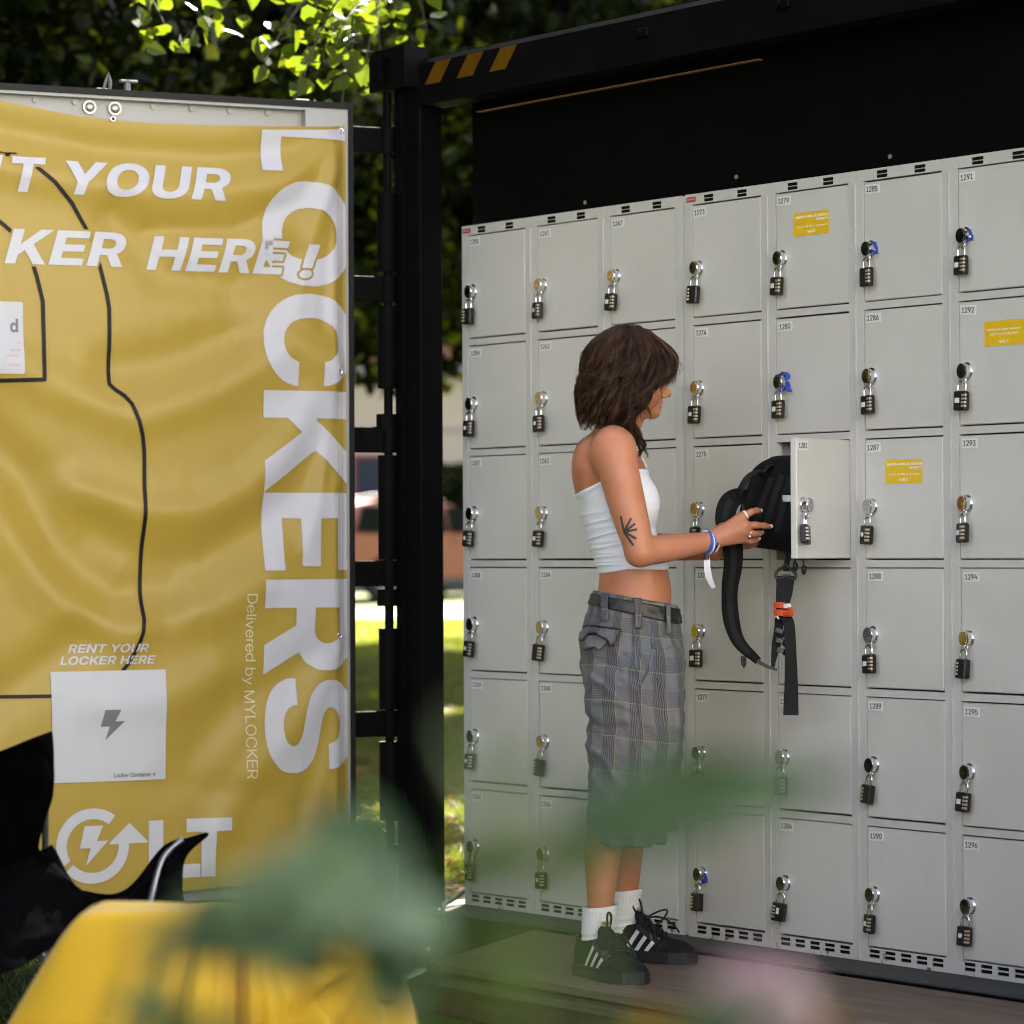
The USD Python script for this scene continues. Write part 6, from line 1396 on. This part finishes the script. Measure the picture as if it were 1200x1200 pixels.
# --- frames in which far things stand: d along the view axis, r to its right
fh = A([FWD[0], FWD[1], 0]) / np.linalg.norm(FWD[:2]); rh = A([fh[1], -fh[0], 0])
def place(m, d, r, z=None, yaw=0.0):
    o = A([CAM[0], CAM[1], 0]) + fh * d + rh * r; zz = float(ground_z(o[0], o[1])) if z is None else z
    v = A(m.vertices) @ rotz(yaw).T
    return trimesh.Trimesh(o + v[:, :1] * rh + v[:, 1:2] * fh + (v[:, 2:3] + zz) * UP, m.faces, process=False)
# --- apartment building
mat('render_beige', (.50, .40, .29), .85, var=.06, vscale=1.2); mat('render_pink', (.46, .36, .31), .85, var=.05, vscale=1.2); mat('brick_red', (.20, .075, .05), .85, var=.2, vscale=3); mat('window_frame_red', (.17, .035, .03), .6); mat('gutter_grey', (.42, .43, .45), .5); mat('dark_pane', (.03, .035, .045), .08, spec=.8); mat('roof_tile', (.12, .05, .035), .8, var=.25, vscale=4)
bld = thing('apartment_building', 'beige and red brick apartment building across the road', 'building')
BD = 64
def bpart(name, m, mt, parent=bld): return obj(name, place(m, BD, 0, .4), mt, parent)
zpx = lambda v: 1.05 + (646 - v) / FPX * BD - .4
xpx = lambda u: (u - 600) / FPX * BD
bpart('wall', bx(-40, 30, 0, 9, -.6, zpx(437)), 'render_beige'); 
bpart('upper_wall', bx(-40, 30, .12, 9, zpx(432), 10), 'brick_red'); bpart('gutter', cbx(-40.2, 30.2, -.35, .1, zpx(440), zpx(430), .05), 'gutter_grey'); bpart('band', bx(-40, 30, -.06, -.002, zpx(504), zpx(497)), 'render_pink')
bpart('roof', trimesh.Trimesh([(-40.5, -.6, 10), (30.5, -.6, 10), (30.5, 4.6, 13), (-40.5, 4.6, 13), (-40.5, 9.6, 10), (30.5, 9.6, 10)], [(0, 1, 2), (0, 2, 3), (3, 2, 5), (3, 5, 4), (0, 3, 4), (1, 5, 2), (0, 4, 5), (0, 5, 1)], process=False), 'roof_tile')
for k in range(-11, 9):
    x0 = xpx(440) - .45 + k * 3.4
    for (z0, z1, y) in ((zpx(590), zpx(532), 0.0), (zpx(405), zpx(330), .12)):
        f = bpart('window', cat(bx(x0, x0 + .08, y - .05, y + .02, z0, z1), bx(x0 + 1.12, x0 + 1.2, y - .05, y + .02, z0, z1), bx(x0 + .081, x0 + 1.119, y - .05, y + .02, z1 - .08, z1), bx(x0 + .081, x0 + 1.119, y - .05, y + .02, z0, z0 + .08), bx(x0 + .57, x0 + .63, y - .045, y + .02, z0 + .081, z1 - .081)), 'window_frame_red')
        obj('pane', place(bx(x0 + .081, x0 + 1.119, y - .012, y - .008, z0 + .081, z1 - .081), BD, 0, .4), 'dark_pane', f)
# --- parked car
mat('car_paint', (.24, .060, .018), .55); mat('car_glass', (.008, .010, .008), .8, spec=.0); mat('tyre', (.015, .015, .015), .8); mat('rim', (.12, .12, .12), .5); mat('car_trim', (.03, .03, .03), .5); mat('tail_red', (.4, .02, .02), .2); mat('lamp_clear', (.10, .10, .10), .3)
carw = 1.76
side = [(-2.05, .30), (-2.12, .55), (-2.05, .80), (-1.75, .93), (-1.05, 1.02), (-.35, 1.40), (.1, 1.47), (1.2, 1.47), (1.75, 1.38), (2.02, 1.0), (2.10, .75), (2.08, .32)]
def car_body():
    P = Polygon(side).buffer(.06).buffer(-.06)
    for wx in (-1.32, 1.30): P = P.difference(Point(wx, .31).buffer(.36, 16))
    lower = extrude(P.intersection(sbox(-3, .18, 3, .96)), carw)
    V = A(lower.vertices); lower = trimesh.Trimesh(np.c_[V[:, 0], V[:, 2] - carw / 2, V[:, 1]], lower.faces[:, ::-1], process=False)
    gh = extrude(P.intersection(sbox(-3, .9601, 3, 2)), carw - .14); V = A(gh.vertices); gh = np.c_[V[:, 0], (V[:, 2] - (carw - .14) / 2) * (1 - .28 * np.clip((V[:, 1] - .96) / .5, 0, 1)), V[:, 1]]
    return lower, trimesh.Trimesh(gh, extrude(P.intersection(sbox(-3, .9601, 3, 2)), carw - .14).faces[:, ::-1], process=False)
lo_, gh_ = car_body()
car = thing('parked_car', 'rust-red estate car parked on the road behind the container', 'car')
CD2, CR = 48.5, (478 - 600) / FPX * 48.5
cp = lambda name, m, mt, parent=car, **k: obj(name, place(m, CD2, CR, None, 180 + 46), mt, parent, **k)
body_ = cp('body', cat(lo_, gh_), 'car_paint', smooth=30)
def sidewin(x0, x1, x2, x3, y): return trimesh.Trimesh([(x0, y * .835, .99), (x1, y * .835, .99), (x2, y * .70, 1.38), (x3, y * .70, 1.38), (x0, y * .825, .99), (x1, y * .825, .99), (x2, y * .69, 1.38), (x3, y * .69, 1.38)], [(0, 1, 2), (0, 2, 3), (4, 6, 5), (4, 7, 6), (0, 4, 5), (0, 5, 1), (2, 6, 7), (2, 7, 3), (1, 5, 6), (1, 6, 2), (0, 3, 7), (0, 7, 4)], process=False)
for s in (-1, 1):
    for q in ((-.98, -.10, -.10, -.38), (-.02, .95, .95, -.02), (1.02, 1.85, 1.62, 1.02)): cp('side_window', sidewin(*q, s * 1.01), 'car_glass')
cp('windscreen', trimesh.Trimesh([(-1.07, -.70, 1.03), (-1.07, .70, 1.03), (-.40, .60, 1.40), (-.40, -.60, 1.40), (-1.05, -.70, 1.02), (-1.05, .70, 1.02), (-.38, .6, 1.39), (-.38, -.6, 1.39)], [(0, 2, 1), (0, 3, 2), (4, 5, 6), (4, 6, 7), (0, 1, 5), (0, 5, 4), (3, 7, 6), (3, 6, 2), (0, 4, 7), (0, 7, 3), (1, 2, 6), (1, 6, 5)], process=False), 'car_glass')
for s in (-1, 1): cp('roof_rail', tube(spline([(-.2, s * .56, 1.46), (-.1, s * .56, 1.51), (.6, s * .56, 1.525), (1.5, s * .56, 1.50), (1.65, s * .56, 1.44)], 16), .018, 6), 'rim', smooth=True)
for s in (-1, 1):
    for wx in (-1.32, 1.30):
        t = cp('wheel', cyl((wx, s * .68, .31), (wx, s * .87, .31), .31, 24), 'tyre', smooth=40); cp('rim', cyl((wx, s * .80, .31), (wx, s * .878, .31), .19, 18), 'rim', t, smooth=40)
    cp('sill_trim', bx(-.92, .90, s * .86 - .02, s * .86 + .03, .20, .30), 'car_trim'); cp('tail_light', bx(1.98, 2.09, s * .6 - .14, s * .6 + .14, .80, .95), 'tail_red'); cp('headlight', bx(-2.13, -1.98, s * .62 - .16, s * .62 + .16, .66, .78), 'lamp_clear')
    cp('door_handle', bx(-.20, -.05, s * .885 - .012, s * .885 + .012, .86, .89), 'car_trim')
# --- trees
def treeleaf(name, dark, tdark, lit, tlit, share):
    """most leaves dark as if shaded, a random share coloured as sunlit glints"""
    MATS[name] = usdkit.material(stage, '/World/Looks/' + name, {'g': ('geometry', {}), 'v': ('voronoi_texture', {'scale': 9.0}), 'sc': ('separate_color', {}), 's': ('math', {'math_type': 'less_than', 'value2': share}), 'c': ('mix', {'color1': dark, 'color2': lit}), 'tc': ('mix', {'color1': tdark, 'color2': tlit}),
        'p': ('principled_bsdf', {'roughness': .42, 'specular_ior_level': .22}), 't': ('translucent_bsdf', {}), 'm': ('mix_closure', {'fac': .42})},
        [('g.position', 'v.vector'), ('v.color', 'sc.color'), ('sc.r', 's.value1'), ('s.value', 'c.fac'), ('s.value', 'tc.fac'), ('c.color', 'p.base_color'), ('tc.color', 't.color'), ('p.BSDF', 'm.closure1'), ('t.BSDF', 'm.closure2')], surface='m.closure')
treeleaf('tree_leaf', (.012, .020, .004), (.035, .05, .004), (.035, .055, .008), (.55, .56, .03), .20); treeleaf('tree_leaf_dark', (.006, .010, .003), (.015, .022, .002), (.028, .045, .008), (.42, .42, .03), .16); mat('bark', (.035, .027, .021), .9, var=.35, vscale=9, bump=.8, bscale=25)
def leaf_cloud(C, size, seed, droop=.6):
    """heart-shaped, folded leaves at the points C"""
    rr = np.random.default_rng(seed); n = len(C); a = rr.uniform(0, 2 * np.pi, n); el = rr.normal(-.5 * droop, .55, n)
    d = np.stack([np.cos(a) * np.cos(el), np.sin(a) * np.cos(el), np.sin(el)], 1); up = rr.normal(size=(n, 3)) * .55 + [0, 0, 1.0]; s = np.cross(d, up); s /= np.linalg.norm(s, axis=1, keepdims=True); nn = np.cross(s, d)
    L_ = size * rr.uniform(.65, 1.25, n)[:, None]; w = L_ * rr.uniform(.40, .52, n)[:, None]; f = L_ * rr.uniform(.02, .16, n)[:, None]
    pts = [C, C + d * L_ * .12 + s * w * .75 + nn * f, C + d * L_ * .42 + s * w + nn * f * 1.1, C + d * L_ * .78 + s * w * .5 + nn * f * .5, C + d * L_ * 1.02 - nn * f * .4, C + d * L_ * .78 - s * w * .5 + nn * f * .5, C + d * L_ * .42 - s * w + nn * f * 1.1, C + d * L_ * .12 - s * w * .75 + nn * f, C + d * L_ * .45 - nn * f * .15]
    V = np.stack(pts, 1).reshape(-1, 3); i = np.arange(n)[:, None] * 9
    return trimesh.Trimesh(V, np.vstack([i + [8, k, (k + 1) % 8] for k in range(8)]), process=False)
def crown_points(c, r, n, seed, clumps=90, low=None, zmin=-9.0):
    rr = np.random.default_rng(seed); q = rr.normal(size=(clumps, 3)); q /= np.linalg.norm(q, axis=1, keepdims=True); q *= (rr.random(clumps) ** .45)[:, None]
    cc = A(c) + q * A(r); cc[:, 2] = np.maximum(cc[:, 2], zmin); k = rr.integers(clumps, size=n); off = rr.normal(size=(n, 3)) * A([1, 1, .75]) * rr.uniform(.16, .34, clumps)[k][:, None] * (np.mean(r) / 3.0) ** .5
    P = cc[k] + off
    if low is not None: P = P[P[:, 2] > low + .35 * meshkit.noise(P * .9, 2)]
    return P, cc
def tree(name, label, d, r, crown_z, rad, n, size, seed, m='tree_leaf', low=None, trunk=.16, group=None, category='tree'):
    o = A([CAM[0], CAM[1], 0]) + fh * d + rh * r; gz_ = float(ground_z(o[0], o[1])); t = thing(name, label, category, group=group)
    c = A([o[0], o[1], gz_ + crown_z]); P, cc = crown_points(c, rad, n, seed, 600 if seed == 51 else 90, low=low, zmin=3.9 if seed == 51 else -9.0)
    rr = np.random.default_rng(seed + 1)
    if trunk:
        top = c + A([.2, .1, rad[2] * .4]); tp = spline([A([o[0], o[1], gz_ - .2]), A([o[0] + .08, o[1], gz_ + crown_z * .45]), c, top], 20); obj('trunk', tube(tp, np.linspace(trunk, trunk * .25, 20) * (1 + .5 * np.exp(-np.linspace(0, 9, 20))), 12), 'bark', t, smooth=True)
        for k in range(9):
            e = cc[rr.integers(len(cc))]; s0 = tp[int(rr.integers(8, 17))]; obj('limb', tube(spline([s0, (s0 + e) / 2 + A([0, 0, .25]), e], 10), np.linspace(trunk * .32, .012, 10), 7), 'bark', t, smooth=True)
    if low is not None and low > 1.5:              # dense hanging skirt of small leaves, airy upper crown of larger sprays
        P, _ = crown_points(A([c[0], c[1], low + 1.9]), A([rad[0] * 1.15, rad[1] * 1.0, 1.9]), int(n * .85), seed + 5, 150); P = P[P[:, 2] > low + .5 * meshkit.noise(P * .8, 2)]
        Q, _ = crown_points(c + A([0, 0, 1.0]), rad, int(n * .09), seed + 6); Q = Q[Q[:, 2] > low + 2.2]
        obj('crown', cat(leaf_cloud(P, size, seed + 2), leaf_cloud(Q, size * 3.2, seed + 3)), m, t)
    else: obj('crown', leaf_cloud(P, size, seed + 2), m, t)
    return t
GR = 'trees behind the container'
TR = [('linden_tree', 'leafy green tree behind the left end of the banner door', 18, -3.2, 6.2, (2.8, 2.8, 4.5), 24000, .10, 11, 'tree_leaf_dark', 2.1),
      ('linden_tree', 'leafy tree behind the hinge post, its lower leaves beside the lockers', 21, -1.35, 6.2, (2.6, 2.8, 4.5), 24000, .10, 12, 'tree_leaf', 2.25),
      ('linden_tree', 'dark leafy tree furthest left behind the banner door', 22, -4.2, 6.8, (3.4, 3.4, 5.2), 24000, .13, 13, 'tree_leaf_dark', 1.9),
      ('linden_tree', 'dark tall tree behind the middle of the black roof rail', 24, .6, 7.2, (3.6, 3.6, 5.4), 26000, .13, 14, 'tree_leaf_dark', 2.2),
      ('linden_tree', 'broad dark tree far behind the banner, over the lawn', 31, -3.4, 8.0, (4.6, 4.4, 6.0), 26000, .17, 15, 'tree_leaf_dark', 2.9),
      ('linden_tree', 'far dark tree on the lawn before the road, behind the corner post', 34, .2, 8.4, (5.0, 4.6, 6.0), 26000, .17, 16, 'tree_leaf_dark', 3.0)]
for (nm, lb, d, r, cz, rad, n, sz, sd, m, low) in TR: tree(nm, lb, d, r, cz, rad, n, sz, sd, m, low)
# tree added out of view behind the container to shade the foreground
for (x, y, cz, sd, lb) in ((-1.85, 4.45, 7.8, 51, 'tall unseen tree added close behind the container to shade the foreground'),):
    d_ = (A([x, y]) - CAM[:2]) @ fh[:2]; r_ = (A([x, y]) - CAM[:2]) @ rh[:2]; tree('linden_tree', lb, d_, r_, cz, (1.9, 1.9, 4.4), 12000, .24, sd, 'tree_leaf_dark', 1.4)
# unseen trees added left of the photographer to block the sky there
for (x, y, cz, sd, lb) in ((-5.5, -7.5, 5.0, 61, 'tree added left of the banner door, outside the picture, to block sky'), (-1.5, -12.0, 5.4, 62, 'tree added behind the photographer on the left to block sky'), (-9.5, -2.5, 5.2, 63, 'tree added on the lawn far left of the banner door to block sky')):
    d_ = (A([x, y]) - CAM[:2]) @ fh[:2]; r_ = (A([x, y]) - CAM[:2]) @ rh[:2]; tree('linden_tree', lb, d_, r_, cz, (3.8, 3.8, 4.4), 9000, .2, sd, 'tree_leaf_dark', .6)
d_, r_ = (A([-3.8, -5.4]) - CAM[:2]) @ fh[:2], (A([-3.8, -5.4]) - CAM[:2]) @ rh[:2]
tree('linden_tree', 'tree added between photographer and lawn, left outside the picture, to block sky', d_, r_, 4.4, (3.2, 3.2, 3.4), 8000, .18, 64, 'tree_leaf_dark', 1.2)  # another unseen tree, added to block sky from the left
d_, r_ = (A([-3.2, -3.6]) - CAM[:2]) @ fh[:2], (A([-3.2, -3.6]) - CAM[:2]) @ rh[:2]
tree('linden_tree', 'tree added left of the banner, its crown shading the space before the lockers', d_, r_, 6.2, (4.6, 4.2, 2.4), 9000, .22, 65, 'tree_leaf_dark', .1)  # unseen crown added overhead to darken the left doors
# unseen house added on the right, its pale facade bouncing sunlight onto the lockers
mat('bounce_facade', (.74, .74, .74), .85, var=.05, vscale=.8)
fac = thing('added_bounce_house', 'added pale house right of the photographer, outside the picture, bouncing sunlight onto the lockers', 'building')
FX = A([math.cos(math.radians(FROT)), math.sin(math.radians(FROT)), 0]); FY = A([-FX[1], FX[0], 0]); FO = A([FPX_, FPY_, -.2])
def fpl(m): v = A(m.vertices); return trimesh.Trimesh(FO + v[:, :1] * FX + v[:, 1:2] * FY + v[:, 2:3] * UP, m.faces, process=False)
obj('wall', fpl(bx(-8, 8, -8, 0, 0, FH)), 'bounce_facade', fac)
rf = obj('roof', fpl(trimesh.Trimesh([(-8.4, .4, FH), (8.4, .4, FH), (8.4, -4, FH + 3), (-8.4, -4, FH + 3), (-8.4, -8.4, FH), (8.4, -8.4, FH)], [(0, 1, 2), (0, 2, 3), (3, 2, 5), (3, 5, 4), (0, 3, 4), (1, 5, 2), (0, 4, 5), (0, 5, 1)], process=False)), 'roof_tile', fac)
for k in range(6):
    for j in range(2):
        x0, z0 = -7 + 2.5 * k, 1.1 + 3.0 * j
        f = obj('window', fpl(cat(bx(x0, x0 + 1.1, .001, .05, z0, z0 + .07), bx(x0, x0 + 1.1, .001, .05, z0 + 1.33, z0 + 1.4), bx(x0, x0 + .07, .001, .05, z0 + .071, z0 + 1.329), bx(x0 + 1.03, x0 + 1.1, .001, .05, z0 + .071, z0 + 1.329))), 'label_white', fac)
        obj('pane', fpl(bx(x0 + .071, x0 + 1.029, .001, .02, z0 + .071, z0 + 1.329)), 'dark_pane', f)
RINGW = ('first', 'second', 'third', 'fourth', 'fifth', 'sixth', 'seventh', 'eighth')
for k, an in enumerate(np.radians([184, 200, 216, 232, 248])):  # ring of unseen trees added to cut off the low sky
    x, y = 2 + 19 * math.cos(an), -1 + 19 * math.sin(an); d_, r_ = (A([x, y]) - CAM[:2]) @ fh[:2], (A([x, y]) - CAM[:2]) @ rh[:2]
    tree('sky_block_tree', f'{RINGW[k]} tree of the row added behind the photographer to block low sky', d_, r_, 5.2, (4.6, 4.6, 4.6), 3200, .55, 70 + k, 'tree_leaf_dark', .3)
# the branch whose sunlit leaves hang just above the door
bt = thing('overhanging_branch', 'sunlit branch of heart-shaped leaves hanging above the banner door', 'branch')
br = np.random.default_rng(31); pts = []
tw = []
for (u0, v0, u1, v1, dd) in ((430, -60, 210, 50, 10.4), (420, -50, 300, 95, 10.2), (430, -40, 350, 110, 10.0), (440, -30, 400, 125, 10.3), (440, -60, 330, 40, 10.7), (450, 0, 385, 70, 10.1), (330, -60, 235, 30, 10.6), (460, -40, 425, 100, 10.6), (400, -60, 360, 60, 10.4), (120, -40, 195, 35, 10.6), (470, -40, 500, 40, 10.9), (430, -70, 445, 60, 10.8)):
    a, b = at(u0, v0, dd + .5), at(u1, v1, dd); q = spline([a, (a + b) / 2 + A([0, 0, .07]), b], 14); tw.append(tube(q, np.linspace(.006, .002, 14), 6))
    for k in range(19): i = br.integers(3, 14); pts.append(q[i] + br.normal(size=3) * .055)
bx_ = at(470, -90, 11.0); tw.append(tube(spline([at(700, -420, 13.0), at(560, -200, 12), bx_, at(430, -60, 10.6)], 20), np.linspace(.05, .008, 20), 8))
obj('twigs', cat(*tw), 'bark', bt, smooth=True); treeleaf('sun_leaf', (.020, .034, .005), (.10, .14, .006), (.036, .062, .007), (.13, .17, .005), .45)
obj('leaves', leaf_cloud(A(pts), .066, 33, 1.2), 'sun_leaf', bt)
# clipped hedge before the building
hd = np.random.default_rng(44); n = 9000; P = np.c_[hd.uniform(xpx(470), xpx(660), n), hd.normal(0, .5, n), hd.uniform(0, 2.35, n)]
o = A([CAM[0], CAM[1], 0]) + fh * 61.8; P = o + P[:, :1] * rh + P[:, 1:2] * fh + (P[:, 2:3] + .4) * UP
hg = thing('hedge', 'dark green hedge in front of the beige building', 'hedge'); obj('foliage', leaf_cloud(P, .16, 45), 'tree_leaf_dark', hg)

# flower bed round the camera, filled out to block low sky and dim bounce
fb = np.random.default_rng(77); n = 16000; x = fb.uniform(-1.5, 13, n); y = fb.uniform(-8.6, -3.6, n); P = np.stack([x, y, 0 * x], 1)
dd = (P - CAM) @ FWD; rr_ = (P - CAM) @ RIGHT; inside = (dd > .15) & (np.abs(rr_) < dd * .19 + .15)
top = np.where(inside, 1.0 - .163 * np.maximum(dd, 0) - .17, .95 + .25 * meshkit.noise(np.stack([x, y, x * 0], 1) * 1.3, 6)); top = np.where((dd < .9) & (np.abs(rr_) < .7), np.minimum(top, .62), top)
P[:, 2] = -.12 + (np.maximum(top, .12) + .12) * fb.random(n) ** .6
keep = (P[:, 1] < -4.2) | (P[:, 0] > 3.0)
obj('added_bed_plants', leaf_cloud(P[keep], .10, 78), 'garden_leaf_dark', label='leafy ground cover added to the flower bed to block low light', cat='plants', kind='stuff')
mat('soil', (.030, .022, .016), .95, var=.4, vscale=7, bump=.6, bscale=20)
m = extrude(Polygon([(-1.6, -2.9), (13, -2.9), (13, -9), (-1.6, -9)]).buffer(.3), .10); m.apply_translation((0, 0, -.19)); obj('soil', m, 'soil', kind='structure')  # dark soil spread here to cut light bouncing off the ground
# unseen shrubs added on the right to keep low light off the lower doors
for k, (x0, x1, y0, y1, h, w) in enumerate(((2.75, 3.9, -1.5, -.35, 1.35, 'nearest the step'), (3.9, 5.0, -2.3, -.5, 1.45, 'in the middle of the row'), (5.0, 6.4, -2.9, -.6, 1.5, 'beside the photographer'))):
    q = np.random.default_rng(90 + k); n = 4200; P = np.c_[q.uniform(x0, x1, n), q.uniform(y0, y1, n), 0 * q.random(n)]
    e = np.minimum(1, 1.25 - ((P[:, 0] - (x0 + x1) / 2) / (x1 - x0) * 1.7) ** 2 - ((P[:, 1] - (y0 + y1) / 2) / (y1 - y0) * 1.7) ** 2); P[:, 2] = -.1 + h * np.clip(e, .25, 1) * q.random(n) ** .6
    sh = thing('light_block_shrub', f'shrub added right of the lockers to block light, {w}', 'shrub', group='added light-blocking shrubs right of the lockers')
    obj('foliage', leaf_cloud(P, .095, 95 + k), 'garden_leaf_dark', sh); obj('stem', cat(*[tube(spline([((x0 + x1) / 2, (y0 + y1) / 2, -.2), (x0 + (x1 - x0) * a_, y0 + (y1 - y0) * b_, h * .75)], 8), np.linspace(.014, .005, 8), 6) for a_, b_ in ((.3, .3), (.7, .35), (.5, .7), (.25, .65))]), 'bark', sh, smooth=True)
